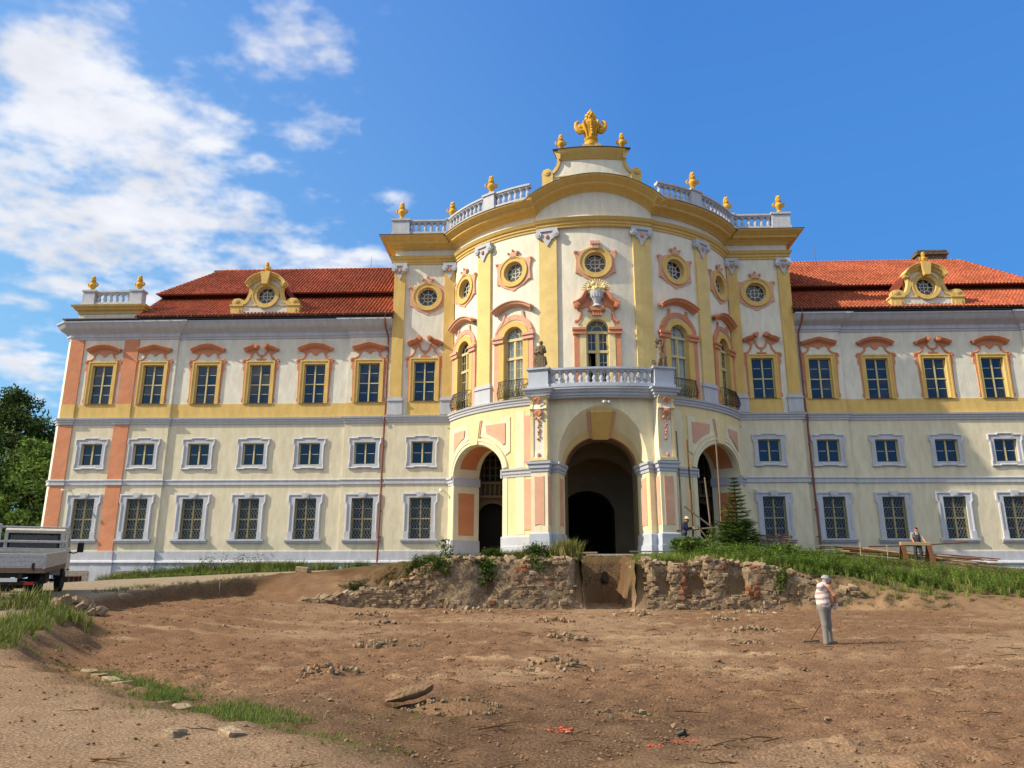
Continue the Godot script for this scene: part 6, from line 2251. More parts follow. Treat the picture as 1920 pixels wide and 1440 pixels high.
func scatter() -> void:
	# clods, pebbles and twigs that nobody could count
	var ts := []
	var cols := []
	var r := RandomNumberGenerator.new()
	r.seed = 77
	for i in 32000:
		var near := r.randf() < 0.7
		var x := r.randf_range(-13, 9) if near else r.randf_range(-18, 22)
		var z := r.randf_range(32, 45.5) if near else r.randf_range(15.5, 34)
		if near and absf(x + 3.2) > (48.0 - z) * 0.72 + 0.6: continue
		var m := pit(x, z)
		if m < 0.5 and r.randf() < 0.78: continue
		if tn1.get_noise_2d(x, z) + r.randf_range(-0.35, 0.35) < -0.15: continue
		var s := r.randf_range(0.006, 0.019) * (1.0 if near else 1.7)
		if r.randf() < 0.02: s *= 2.0
		var y := lerpf(upper(x, z), dug(x, z), m) + 0.012
		ts.append(Transform3D(Basis.from_euler(Vector3(r.randf_range(-0.4, 0.4), r.randf() * 6, r.randf_range(-0.4, 0.4))) * Basis.from_scale(Vector3(s * 1.4, s * 0.65, s)), Vector3(x, y + s * 0.1, z)))
		var k := r.randf_range(0.8, 1.25)
		var c := Vector3(0.34, 0.225, 0.15) if r.randf() < 0.85 else Vector3(0.40, 0.32, 0.24)
		cols.append(Color(c.x * k, c.y * k, c.z * k))
	var g := G.new()
	g.blob(Vector3.ZERO, Vector3.ONE, 6, 4)
	for i in g.v.size(): g.v[i] *= 1.0 + 0.22 * sin(g.v[i].x * 7.0 + g.v[i].y * 5.0 + g.v[i].z * 9.0)
	many("clods", g.mesh(), M.clod, self, ts, cols)
	ts = []
	cols = []
	for i in 330:
		var x := r.randf_range(-4.0, 9.0) if r.randf() < 0.8 else r.randf_range(-12.0, 0.0)
		var z := r.randf_range(24, 43)
		if absf(x + 3.2) > (48.0 - z) * 0.75: continue
		var s := r.randf_range(0.12, 0.5)
		ts.append(Transform3D(Basis(Vector3.UP, r.randf_range(-0.7, 0.7) + (PI if r.randf() < 0.5 else 0.0)) * Basis(Vector3.BACK, r.randf_range(-0.1, 0.15)) * Basis.from_scale(Vector3(s, s, s)), Vector3(x, ground(x, z) + 0.025, z)))
		cols.append(Color(0.13, 0.085, 0.05) * r.randf_range(0.7, 2.4))
	var tw := G.new()
	tw.tube([Vector3(-0.5, 0, 0), Vector3(-0.15, 0.04, 0.05), Vector3(0.2, 0.02, -0.02), Vector3(0.5, 0.05, 0.06)], [0.02, 0.018, 0.014, 0.006], 5)
	tw.tube([Vector3(-0.1, 0.04, 0.04), Vector3(0.1, 0.1, 0.16)], [0.012, 0.004], 4)
	many("twigs", tw.mesh(60), M.clod, self, ts, cols)
	# sprayed survey marks: thin flecks of paint on the soil
	for q in [[-3.0, 38.0, 0.17, "largest red spray mark on the soil, in the near middle of the yard"], [-2.0, 38.75, 0.10, "red spray mark on clods, left of the black rag"], [-1.72, 38.55, 0.07, "tiny red spray mark between the two at the bottom edge"], [-1.55, 38.5, 0.08, "red spray mark just in front of the black rag"], [-11.5, 32.1, 0.08, "lone red scrap at the left, beyond the grassy edging"]]:
		var pg := G.new()
		for i in 26:
			var a := r.randf() * TAU
			var d: float = sqrt(r.randf()) * q[2]
			var x: float = q[0] + sin(a) * d
			var z: float = q[1] + cos(a) * d * 0.8
			var s: float = q[2] * r.randf_range(0.05, 0.2)
			pg.blob(Vector3(x, ground(x, z) + 0.02, z), Vector3(s, s * 0.5, s), 6, 4)
		var o := part("paint_mark", pg, M.paint_red, self)
		tag(o, q[3], "paint mark", "red survey marks sprayed on the soil")
	var rag := G.new()
	rag.blob(Vector3.ZERO, Vector3(0.06, 0.04, 0.045), 8, 6)
	rag.blob(Vector3(0.05, -0.01, 0.02), Vector3(0.045, 0.02, 0.035), 8, 6)
	for i in rag.v.size(): rag.v[i] += Vector3.ONE * 0.015 * sin(rag.v[i].x * 60.0 + rag.v[i].z * 40.0)
	var ro := part("rag", rag, M.black_plastic, self, 40)
	ro.position = Vector3(-1.62, ground(-1.62, 38.25) + 0.05, 38.25)
	tag(ro, "crumpled black rag on the soil near the red marks", "rag")

# ---------- plants ----------
var tuft: Mesh
var weed: Mesh
var sprig: Mesh

func plant_meshes() -> void:
	var r := RandomNumberGenerator.new()
	r.seed = 9
	var g := G.new()
	for i in 9:
		var a := r.randf() * TAU
		var o := Vector3(sin(a), 0, cos(a)) * r.randf_range(0.0, 0.16)
		var lean := Vector3(sin(a + 0.4), 0, cos(a + 0.4)) * r.randf_range(0.1, 0.5)
		var h := r.randf_range(0.55, 1.0)
		var w := Vector3(cos(a), 0, -sin(a)) * 0.022
		var p1 := o + lean * 0.35 + Vector3.UP * h * 0.55
		var p2 := o + lean + Vector3.UP * h
		g.quad(o - w, o + w, p1 + w * 0.8, p1 - w * 0.8)
		g.tri(p1 - w * 0.8, p1 + w * 0.8, p2)
	tuft = g.mesh()
	g = G.new()
	for st in 3:
		var a0 := r.randf() * TAU
		var lean := Vector3(sin(a0), 0, cos(a0)) * r.randf_range(0.05, 0.3)
		var h := r.randf_range(0.7, 1.0)
		for i in 9:
			var t := (i + 1.0) / 9.5
			var b := lean * t + Vector3.UP * h * t
			var a := a0 + i * 2.4
			var u := Vector3(sin(a), r.randf_range(-0.2, 0.45), cos(a)).normalized()
			leafq(g, b, u, 0.30 * (1.15 - t * 0.7), 0.10 * (1.15 - t * 0.6))
	weed = g.mesh()
	g = G.new()
	for i in 7:
		var u := Vector3(r.randf_range(-1, 1), r.randf_range(-0.5, 0.8), r.randf_range(-1, 1)).normalized()
		leafq(g, Vector3(r.randf_range(-1, 1), r.randf_range(-1, 1), r.randf_range(-1, 1)) * 0.45, u, 0.62, 0.36)
	sprig = g.mesh()

func leafq(g: G, b: Vector3, u: Vector3, l: float, w: float) -> void:
	var s := u.cross(Vector3.UP)
	s = s.normalized() * w * 0.5 if s.length() > 0.1 else Vector3.RIGHT * w * 0.5
	var m := b + u * l * 0.5 + Vector3.UP * w * 0.15
	g.tri(b, m + s, m - s)
	g.tri(m - s, m + s, b + u * l - Vector3.UP * l * 0.1)

func green(r: RandomNumberGenerator, dark: Color, light: Color) -> Color:
	var t := r.randf()
	return dark.lerp(light, t * t * 0.6 + t * 0.4)

const G_DARK := Color(0.035, 0.065, 0.012)
const G_LIGHT := Color(0.13, 0.19, 0.03)
const G_DRY := Color(0.26, 0.22, 0.09)

func field(called: String, label: String, cat: String, m: Mesh, zones: Array, dark: Color, light: Color, sd: int, dry := 0.0, where = null) -> void:
	# zones: [x0, z0, x1, z1, spread, count, height, height jitter]
	var r := RandomNumberGenerator.new()
	r.seed = sd
	var ts := []
	var cols := []
	for q in zones:
		for i in q[5]:
			var t := r.randf()
			var x: float = lerpf(q[0], q[2], t) + r.randfn(0, q[4])
			var z: float = lerpf(q[1], q[3], t) + r.randfn(0, q[4])
			if where != null and not where.call(x, z): continue
			var n := tn1.get_noise_2d(x * 1.3 + 20.0, z * 1.3)
			if n + r.randf_range(-0.3, 0.4) < -0.12: continue
			var h: float = q[6] * r.randf_range(1.0 - q[7], 1.0 + q[7])
			var y := ground(x, z)
			ts.append(Transform3D(Basis(Vector3.UP, r.randf() * TAU) * Basis(Vector3.RIGHT, r.randf_range(-0.2, 0.2)) * Basis.from_scale(Vector3(h * r.randf_range(0.7, 1.1), h, h * r.randf_range(0.7, 1.1))), Vector3(x, y - 0.02, z)))
			cols.append(G_DRY * r.randf_range(0.7, 1.2) if r.randf() < dry else green(r, dark, light))
	var o := many(called, m, M.leaf, self, ts, cols)
	tag(o, label, cat)

func vegetation() -> void:
	var up := func(x, z): return pit(x, z) < 0.55
	field("bank_weeds", "dense leafy green weeds covering the top and edge of the right bank", "weeds", weed, [[3.2, 13.2, 9.0, 13.6, 0.45, 900, 0.42, 0.6], [9.0, 13.4, 15.0, 13.8, 0.6, 1100, 0.40, 0.6], [15.0, 13.8, 26.0, 13.0, 0.8, 1700, 0.42, 0.6], [3.2, 12.2, 9.0, 12.2, 0.6, 500, 0.5, 0.6], [9.0, 12.0, 26.0, 11.6, 0.9, 1300, 0.42, 0.6], [4.0, 10.5, 9.0, 10.0, 0.8, 500, 0.5, 0.5], [9.0, 10.5, 14.0, 9.5, 0.9, 600, 0.45, 0.4], [14.0, 10.5, 24.0, 10.0, 1.0, 800, 0.4, 0.4], [7.5, 14.6, 9.4, 15.2, 0.3, 120, 0.35, 0.4], [10.5, 15.6, 13.0, 15.8, 0.5, 100, 0.3, 0.5]], G_DARK * 1.6, G_LIGHT * 1.6, 3)
	field("bank_grass", "long bright grass mixed into the weeds of the right bank", "grass", tuft, [[1.0, 13.6, 3.4, 13.6, 0.5, 420, 0.35, 0.4], [3.0, 13.8, 8.5, 13.6, 0.5, 600, 0.32, 0.5], [9.0, 13.4, 26.0, 13.4, 1.0, 1800, 0.34, 0.6]], G_LIGHT * 0.8, Color(0.24, 0.30, 0.06), 4, 0.08, up)
	field("crest_grass", "tall seeding grass along the top of the left ruined wall", "grass", tuft, [[-5.2, 14.4, -1.8, 14.3, 0.22, 700, 0.40, 0.5], [-2.6, 14.4, -1.9, 14.2, 0.2, 260, 0.85, 0.35], [-4.6, 13.2, -2.0, 13.0, 0.4, 300, 0.4, 0.4]], Color(0.09, 0.11, 0.02), Color(0.24, 0.25, 0.06), 5, 0.25, up)
	field("crest_weeds", "low leafy plants on the broken top of the left ruined wall", "weeds", weed, [[-9.0, 14.2, -6.9, 14.3, 0.25, 600, 0.5, 0.4], [-3.9, 14.4, -3.1, 14.4, 0.14, 220, 0.6, 0.4], [-5.8, 14.4, -5.1, 14.4, 0.12, 200, 0.55, 0.3], [-6.8, 14.4, -1.8, 14.4, 0.12, 520, 0.34, 0.5], [0.8, 14.4, 3.0, 14.4, 0.2, 60, 0.25, 0.5], [-8.6, 13.4, -6.5, 12.6, 0.5, 240, 0.35, 0.4]], G_DARK, G_LIGHT, 6)
	field("creeper", "dark green creeper on the slope behind the low left end of the wall", "creeper", weed, [[-11.6, 13.4, -9.6, 13.7, 0.35, 620, 0.34, 0.4]], Color(0.03, 0.055, 0.02), Color(0.08, 0.11, 0.035), 7)
	field("wall_foot_grass", "strip of wild grass along the plinth of the left wing", "grass", tuft, [[-29.5, 1.6, -24.0, 1.5, 0.3, 700, 0.55, 0.5], [-24.5, 1.6, -17.5, 1.5, 0.3, 900, 0.6, 0.5], [-28.5, 3.0, -18.0, 2.4, 0.4, 600, 0.3, 0.4], [-17.0, 1.4, -14.0, 1.3, 0.25, 160, 0.5, 0.4]], Color(0.08, 0.12, 0.02), Color(0.22, 0.27, 0.06), 8, 0.12)
	field("wall_foot_weeds", "tall leafy weeds growing against the plinth of the left wing", "weeds", weed, [[-24.0, 1.2, -20.5, 1.1, 0.25, 80, 1.15, 0.4], [-28.0, 1.3, -25.0, 1.2, 0.25, 40, 0.9, 0.4], [-15.6, 1.5, -13.8, 1.6, 0.25, 150, 0.55, 0.3], [-20.0, 1.2, -16.5, 1.2, 0.3, 30, 0.7, 0.4]], G_DARK, G_LIGHT, 10)
	field("bank_tuft", "bright green grass clump on the bank at the left edge, below the truck", "grass", tuft, [[-13.4, 33.2, -14.6, 30.8, 0.28, 900, 0.19, 0.6], [-13.0, 34.0, -13.5, 33.2, 0.2, 260, 0.11, 0.5], [-15.2, 29.0, -14.6, 29.6, 0.4, 220, 0.3, 0.4], [-16.3, 28.2, -17.0, 27.6, 0.3, 90, 0.5, 0.5]], Color(0.09, 0.12, 0.02), Color(0.24, 0.27, 0.05), 11, 0.12)
	field("edging_grass", "strip of short green grass along the sunken stone edging beside the path", "grass", tuft, [[-12.4, 32.7, -10.6, 34.2, 0.18, 260, 0.10, 0.5], [-10.6, 34.2, -9.15, 35.5, 0.2, 650, 0.10, 0.5], [-9.15, 35.5, -8.0, 36.6, 0.24, 620, 0.11, 0.6], [-8.0, 36.6, -7.2, 37.3, 0.22, 620, 0.12, 0.6], [-7.2, 37.3, -6.5, 37.8, 0.22, 560, 0.12, 0.6], [-6.5, 37.8, -5.6, 38.7, 0.26, 500, 0.08, 0.6], [-8.6, 37.2, -8.0, 37.7, 0.25, 160, 0.08, 0.5], [-5.6, 38.6, -4.9, 39.3, 0.3, 260, 0.07, 0.4], [-4.3, 36.9, -5.5, 38.2, 0.5, 140, 0.07, 0.5]], Color(0.08, 0.12, 0.02), Color(0.20, 0.27, 0.05), 12, 0.18)
	field("path_grass", "sparse dry grass blades in the raw soil along the path edge", "grass", tuft, [[-12.0, 34.2, -8.5, 37.2, 0.4, 420, 0.07, 0.5], [-8.0, 37.8, -4.5, 40.0, 0.5, 420, 0.06, 0.5]], Color(0.16, 0.16, 0.05), Color(0.28, 0.25, 0.10), 13, 0.5)
	field("edging_weeds", "low leafy weeds among the short grass of the edging", "weeds", weed, [[-9.0, 35.8, -7.6, 37.0, 0.16, 160, 0.12, 0.4], [-7.6, 37.0, -6.4, 37.9, 0.16, 160, 0.11, 0.4]], G_DARK, G_LIGHT, 14)
	field("road_edge_grass", "thin grass along the broken edge of the access road", "grass", tuft, [[-17.8, 22.5, -17.7, 19.0, 0.25, 240, 0.16, 0.5], [-17.5, 18.5, -15.8, 13.2, 0.25, 260, 0.13, 0.5]], Color(0.09, 0.11, 0.03), Color(0.2, 0.2, 0.07), 15, 0.3, up)
	hanging(Vector3(-5.6, 0, 15.0), 0.5, 1.5, 2.55, 420, "dark creeper hanging down the breach of the left ruined wall", 41)
	hanging(Vector3(-7.6, 0, 15.2), 0.9, 2.0, 2.6, 380, "leafy creeper spilling over the crest of the left ruined wall, near its sloping end", 42)
	hanging(Vector3(-3.4, 0, 15.0), 0.6, 2.1, 2.65, 200, "leaves hanging over the crest of the left ruined wall, below the elder bush", 43)
	hanging(Vector3(6.45, 0, 15.15), 0.35, 1.3, 2.2, 200, "green tuft hanging down the right ruined wall, behind the man in stripes", 44)
	shrub(Vector3(3.7, 0, 10.3), 0.95, 0.85, 700, 0.17, "rounded hazel shrub at the foot of the right portico pier, below the straw hat", "shrub", 21)
	shrub(Vector3(8.3, 0, 9.9), 0.7, 0.5, 300, 0.17, "leafy shrub in the weeds just right of the spruce", "shrub", 22)
	shrub(Vector3(-3.55, 0, 13.9), 0.42, 0.75, 150, 0.13, "small elder bush on top of the ruined wall, left of the main arch", "shrub", 23)
	shrub(Vector3(5.3, 0, 8.2), 0.45, 1.3, 120, 0.12, "thin young sapling between the scaffold poles", "sapling", 24)
	shrub(Vector3(-7.55, 0, 13.0), 0.35, 1.1, 90, 0.13, "spindly sapling at the left flank of the arcade, by the ruined wall", "sapling", 25)
	spruce(Vector3(6.75, 0, 7.4))
	for q in [[-53.5, -23.0, 20.0, 5.2, 1.3, "tall oak standing third from the palace corner, reaching highest", 31], [-50.0, -26.0, 20.0, 4.4, 0.8, "darker pine-like tree closest to the palace corner, sky showing through its crown", 32], [-58.5, -22.0, 18.6, 5.2, 1.3, "broad leafy tree at the left edge of the picture", 33]]:
		tree(Vector3(q[0], 0, q[1]), q[2], q[3], q[4], q[5], q[6])
	for q in [[-46.0, -15.0, 13.5, 4.0, 2.5, "bright green maple low beside the palace corner", 34], [-52.0, -13.0, 13.0, 4.4, 2.3, "light green rounded tree behind the truck cab", 35], [-58.0, -10.0, 11.5, 4.6, 2.0, "low leafy tree at the left edge, behind the truck bed", 36], [-45.0, -20.0, 15.0, 3.8, 1.4, "mid green tree half hidden by the palace corner", 37]]:
		tree(Vector3(q[0], 0, q[1]), q[2], q[3], q[4], q[5], q[6])

func hanging(at: Vector3, half: float, y0: float, y1: float, n: int, label: String, sd: int) -> void:
	var r := RandomNumberGenerator.new()
	r.seed = sd
	var t := thing("creeper", label, "creeper", at)
	var g := G.new()
	for i in 7:
		var x := r.randf_range(-half, half)
		g.tube([Vector3(x, y1, -0.3), Vector3(x, y1 - 0.05, 0.0), Vector3(x + 0.08, lerpf(y1, y0, r.randf_range(0.5, 1.0)), 0.1)], [0.014, 0.012, 0.005], 4)
	part("stem", g, M.bark, t, 60)
	var ts := []
	var cols := []
	for i in n:
		var f := pow(r.randf(), 1.4)
		var x := r.randfn(0, half * 0.5) * (1.0 - 0.4 * f)
		if tn1.get_noise_2d(x * 4.0 + sd, f * 3.0) < -0.2: continue
		ts.append(Transform3D(Basis.from_euler(Vector3(r.randf() * 6, r.randf() * 6, r.randf() * 6)) * Basis.from_scale(Vector3.ONE * r.randf_range(0.07, 0.14)), Vector3(x, lerpf(y1 + 0.12, y0, f), r.randf_range(-0.25, 0.2) if f < 0.25 else r.randf_range(0.0, 0.18))))
		cols.append(green(r, G_DARK * 0.9, G_LIGHT * 1.0))
	many("foliage", sprig, M.leaf, t, ts, cols)

func shrub(at: Vector3, rad: float, hgt: float, n: int, leaf: float, label: String, cat: String, sd: int) -> void:
	var r := RandomNumberGenerator.new()
	r.seed = sd
	at.y = ground(at.x, at.z)
	var t := thing("sapling" if cat == "sapling" else "shrub", label, cat, at)
	var g := G.new()
	var ts := []
	var cols := []
	for i in (4 if cat == "sapling" else 9):
		var a := i * 2.4
		var e := Vector3(sin(a) * rad * r.randf_range(0.3, 0.8), hgt * r.randf_range(0.7, 1.0), cos(a) * rad * r.randf_range(0.3, 0.8))
		g.tube([Vector3.ZERO, e * Vector3(0.4, 0.5, 0.4), e], [0.025, 0.015, 0.006], 5)
	part("stem", g, M.bark, t, 60)
	for i in n:
		var d := Vector3(r.randfn(), r.randfn(), r.randfn()).normalized() * pow(r.randf(), 0.4)
		var p := Vector3(d.x * rad, hgt * (0.55 + 0.45 * d.y), d.z * rad)
		p *= 1.0 + 0.22 * tn1.get_noise_3d(p.x * 4.0 + sd, p.y * 4.0, p.z * 4.0)
		if tn1.get_noise_3d(p.x * 3.0 + sd * 3.0, p.y * 3.0, p.z * 3.0) < -0.22: continue
		var s := leaf * r.randf_range(0.6, 1.25)
		ts.append(Transform3D(Basis.from_euler(Vector3(r.randf() * 6, r.randf() * 6, r.randf() * 6)) * Basis.from_scale(Vector3.ONE * s), p))
		cols.append(green(r, G_DARK * 1.1, G_LIGHT * 1.2))
	many("foliage", sprig, M.leaf, t, ts, cols)

func spruce(at: Vector3) -> void:
	at.y = ground(at.x, at.z)
	var t := thing("spruce_tree", "young spruce with thin leader and bushy lower half, before the right side arch", "spruce tree", at)
	var r := RandomNumberGenerator.new()
	r.seed = 50
	var g := G.new()
	g.tube([Vector3.ZERO, Vector3(0.02, 2.0, 0), Vector3(0, 3.75, 0)], [0.07, 0.04, 0.008], 7)
	var sp := G.new()
	for i in 11:
		var x := i / 11.0
		for s in [-1, 1]:
			var b := Vector3(0, 0, x)
			var l := 0.30 * (1.0 - x * 0.75)
			var e := b + Vector3(s * l, 0.03, l * 0.6)
			sp.tri(b + Vector3(0, 0, -0.03), b + Vector3(0, 0, 0.045), e)
	for i in 8: sp.tri(Vector3(-0.02, 0, i / 8.0), Vector3(0.02, 0, i / 8.0), Vector3(0, 0.14, i / 8.0 + 0.12))
	var spray := sp.mesh()
	var ts := []
	var cols := []
	var h := 0.15
	while h < 3.7:
		var t01 := h / 3.75
		var L: float = lerpf(1.15, 0.95, h / 1.5) if h < 1.5 else lerpf(0.85, 0.10, (h - 1.5) / 2.25)
		if h > 1.5 and h < 1.7: L = 0.6
		var n := 12 if h < 1.5 else 8
		var a0 := r.randf() * TAU
		for i in n:
			var a := a0 + TAU * i / n + r.randf_range(-0.2, 0.2)
			var l := L * r.randf_range(0.7, 1.12)
			var up := lerpf(-0.08, 0.35, t01)
			var pts := []
			for k in 5:
				var f := k / 4.0
				pts.append(Vector3(sin(a) * l * f, h + up * l * f - 0.18 * l * sin(PI * f * 0.7) + 0.14 * l * f * f, cos(a) * l * f))
			g.tube(pts, [0.014, 0.011, 0.009, 0.006, 0.003], 4, false)
			var m := maxi(3, int(l * 9))
			for k in m:
				var f := 0.2 + 0.8 * k / m
				var p: Vector3 = pts[0].lerp(pts[4], f)
				p.y = lerpf(pts[int(f * 3.99)].y, pts[int(f * 3.99) + 1].y, fmod(f * 3.99, 1.0))
				for s in [-1, 0, 1]:
					var b := Basis(Vector3.UP, a + s * 0.8 + r.randf_range(-0.25, 0.25)) * Basis(Vector3.RIGHT, r.randf_range(-0.3, 0.25)) * Basis(Vector3.BACK, r.randf_range(-0.6, 0.6))
					ts.append(Transform3D(b * Basis.from_scale(Vector3.ONE * (0.17 + 0.14 * l)), p))
					cols.append(green(r, Color(0.045, 0.085, 0.022), Color(0.16, 0.23, 0.045)))
		h += 0.13 if h < 1.5 else 0.19
	part("trunk", g, M.bark, t, 60)
	many("needles", spray, M.leaf, t, ts, cols)

func tree(at: Vector3, hgt: float, rad: float, bright: float, label: String, sd: int) -> void:
	var r := RandomNumberGenerator.new()
	r.seed = sd
	at.y = upper(at.x, at.z) - 0.3
	hgt -= at.y
	var t := thing("tree", label, "tree", at, 0.0, "trees left of the palace")
	var g := G.new()
	var sway := Vector3(r.randf_range(-0.5, 0.5), 0, r.randf_range(-0.5, 0.5))
	g.tube([Vector3.ZERO, Vector3(0, hgt * 0.3, 0) + sway * 0.4, Vector3(0, hgt * 0.62, 0) + sway, Vector3(0, hgt * 0.93, 0) + sway * 0.6], [hgt * 0.02, hgt * 0.015, hgt * 0.009, 0.03], 8)
	var blobs := []
	var base := hgt * (0.16 if bright > 0.6 else 0.26)
	if hgt < 13.0: base = hgt * 0.12
	for i in 60:
		var f := pow(r.randf(), 0.85)
		var y := lerpf(base, hgt * 0.97, f)
		var prof := sin(PI * clampf(0.16 + 0.80 * f, 0, 1))
		var a := i * 2.399 + r.randf_range(-0.4, 0.4)
		var d := rad * prof * r.randf_range(0.35, 1.0)
		var p := Vector3(sin(a) * d, y, cos(a) * d) + sway * f
		blobs.append([p, r.randf_range(0.55, 1.15) * rad * 0.27])
		if i % 2 == 0: g.tube([Vector3(0, y * 0.72, 0) + sway * f * 0.7, Vector3(p.x * 0.5, lerpf(y * 0.72, y, 0.6), p.z * 0.5), p], [hgt * 0.006, hgt * 0.004, 0.015], 5)
	part("trunk", g, M.bark, t, 60)
	var ts := []
	var cols := []
	for b in blobs:
		var tone := r.randf_range(0.75, 1.25)
		for i in 105:
			var d = Vector3(r.randfn(), r.randfn() * 0.75, r.randfn()).normalized() * pow(r.randf(), 0.45) * b[1] * r.randf_range(0.8, 1.25)
			ts.append(Transform3D(Basis.from_euler(Vector3(r.randf() * 6, r.randf() * 6, r.randf() * 6)) * Basis.from_scale(Vector3.ONE * r.randf_range(0.26, 0.5)), b[0] + d))
			cols.append(green(r, Color(0.028, 0.05, 0.012) * bright, Color(0.085, 0.125, 0.022) * bright) * tone)
	many("crown", sprig, M.leaf, t, ts, cols)

# ---------- figures: a smooth union of tapered capsules, meshed as surface nets ----------
func nets(g: G, bones: Array, cell: float, k: float, paint: Callable) -> void:
	# bone: [a, b, radius a, radius b, colour]
	var lo := Vector3.ONE * 1e9
	var hi := -lo
	for b in bones:
		var rr := Vector3.ONE * (maxf(b[2], b[3]) + 4.0 * k)
		lo = lo.min(b[0].min(b[1]) - rr)
		hi = hi.max(b[0].max(b[1]) + rr)
	var n := Vector3i(((hi - lo) / cell).ceil()) + Vector3i.ONE * 2
	var f := PackedFloat32Array()
	f.resize(n.x * n.y * n.z)
	for b in bones:
		var a: Vector3 = b[0]
		var ab: Vector3 = b[1] - a
		var l2 := maxf(ab.length_squared(), 1e-9)
		var rr := Vector3.ONE * (maxf(b[2], b[3]) + 4.0 * k)
		var i0 := Vector3i(((a.min(b[1]) - rr - lo) / cell).floor()).clamp(Vector3i.ZERO, n - Vector3i.ONE)
		var i1 := Vector3i(((a.max(b[1]) + rr - lo) / cell).ceil()).clamp(Vector3i.ZERO, n - Vector3i.ONE)
		var ra: float = b[2]
		var rb: float = b[3]
		for z in range(i0.z, i1.z + 1):
			for y in range(i0.y, i1.y + 1):
				var at := (z * n.y + y) * n.x
				for x in range(i0.x, i1.x + 1):
					var p := lo + Vector3(x, y, z) * cell
					var t := clampf((p - a).dot(ab) / l2, 0.0, 1.0)
					var d := p.distance_to(a + ab * t) - lerpf(ra, rb, t)
					if d < 4.0 * k: f[at + x] += exp(-maxf(d, -8.0 * k) / k)
	for i in f.size(): f[i] = -k * log(f[i]) if f[i] > 1e-9 else 4.0 * k
	var vi := {}
	var vp := PackedVector3Array()
	var sx := 1
	var sy := n.x
	var sz := n.x * n.y
	var co := [0, sx, sy, sx + sy, sz, sz + sx, sz + sy, sz + sx + sy]
	var ed := [[0, 1], [2, 3], [4, 5], [6, 7], [0, 2], [1, 3], [4, 6], [5, 7], [0, 4], [1, 5], [2, 6], [3, 7]]
	for z in n.z - 1:
		for y in n.y - 1:
			for x in n.x - 1:
				var at := z * sz + y * sy + x
				var neg := 0
				for c in 8: neg += 1 if f[at + co[c]] < 0.0 else 0
				if neg == 0 or neg == 8: continue
				var s := Vector3.ZERO
				var m := 0
				for e in ed:
					var fa := f[at + co[e[0]]]
					var fb := f[at + co[e[1]]]
					if (fa < 0.0) != (fb < 0.0):
						var t := fa / (fa - fb)
						var pa := Vector3(e[0] & 1, (e[0] >> 1) & 1, e[0] >> 2)
						var pb := Vector3(e[1] & 1, (e[1] >> 1) & 1, e[1] >> 2)
						s += pa.lerp(pb, t)
						m += 1
				vi[at] = vp.size()
				vp.append(lo + (Vector3(x, y, z) + s / m) * cell)
	var cols := PackedColorArray()
	for p in vp: cols.append(paint.call(p))
	var face := func(a: int, b: int, c: int, d: int, flip: bool):
		if not (vi.has(a) and vi.has(b) and vi.has(c) and vi.has(d)): return
		var q := [vi[a], vi[b], vi[c], vi[d]]
		if flip: q.reverse()
		for t in [[0, 1, 2], [0, 2, 3]]:
			g.v.append(vp[q[t[0]]]); g.v.append(vp[q[t[2]]]); g.v.append(vp[q[t[1]]])
			g.c.append(cols[q[t[0]]]); g.c.append(cols[q[t[2]]]); g.c.append(cols[q[t[1]]])
	for z in range(1, n.z - 1):
		for y in range(1, n.y - 1):
			for x in range(1, n.x - 1):
				var at := z * sz + y * sy + x
				var s0 := f[at] < 0.0
				if s0 != (f[at + sx] < 0.0): face.call(at - sy - sz, at - sz, at, at - sy, not s0)
				if s0 != (f[at + sy] < 0.0): face.call(at - sx - sz, at - sx, at, at - sz, not s0)
				if s0 != (f[at + sz] < 0.0): face.call(at - sx - sy, at - sy, at, at - sx, not s0)

func nearest(bones: Array, p: Vector3) -> Color:
	var best := 1e9
	var c := Color.WHITE
	for b in bones:
		var ab: Vector3 = b[1] - b[0]
		var t := clampf((p - b[0]).dot(ab) / maxf(ab.length_squared(), 1e-9), 0, 1)
		var d: float = p.distance_to(b[0] + ab * t) - lerpf(b[2], b[3], t)
		if d < best:
			best = d
			c = b[4]
	return c

func hand(g: G, wrist: Vector3, dir: Vector3, side: Vector3, curl: float, col: Color) -> void:
	# palm, four unequal curling fingers and a thumb off the side of the palm
	dir = dir.normalized()
	side = (side - dir * side.dot(dir)).normalized()
	var nrm := dir.cross(side)
	var bones := [[wrist - dir * 0.02, wrist + dir * 0.07, 0.026, 0.024, col], [wrist + dir * 0.02 + side * 0.022, wrist + dir * 0.075 + side * 0.024, 0.018, 0.016, col], [wrist + dir * 0.02 - side * 0.022, wrist + dir * 0.07 - side * 0.026, 0.018, 0.015, col]]
	for i in 4:
		var s := side * (0.033 - i * 0.0215)
		var l: float = [0.036, 0.041, 0.038, 0.029][i]
		var p := wrist + dir * 0.08 + s
		var d := dir
		for j in 3:
			d = (d * cos(curl) + nrm * sin(curl)).normalized() if j == 0 else (d * cos(curl * 1.2) + d.cross(side) * sin(curl * 1.2)).normalized()
			var q = p + d * l * [1.0, 0.72, 0.55][j]
			bones.append([p, q, 0.0092, 0.0085 - j * 0.0005, col])
			p = q
	var tb := wrist + dir * 0.025 + side * 0.035
	var td := (dir * 0.6 + side * 0.6 + nrm * 0.5).normalized()
	bones.append([tb, tb + td * 0.045, 0.012, 0.010, col])
	bones.append([tb + td * 0.045, tb + td * 0.045 + (td - side * 0.5).normalized() * 0.03, 0.010, 0.009, col])
	nets(g, bones, 0.006, 0.004, func(_p): return col)

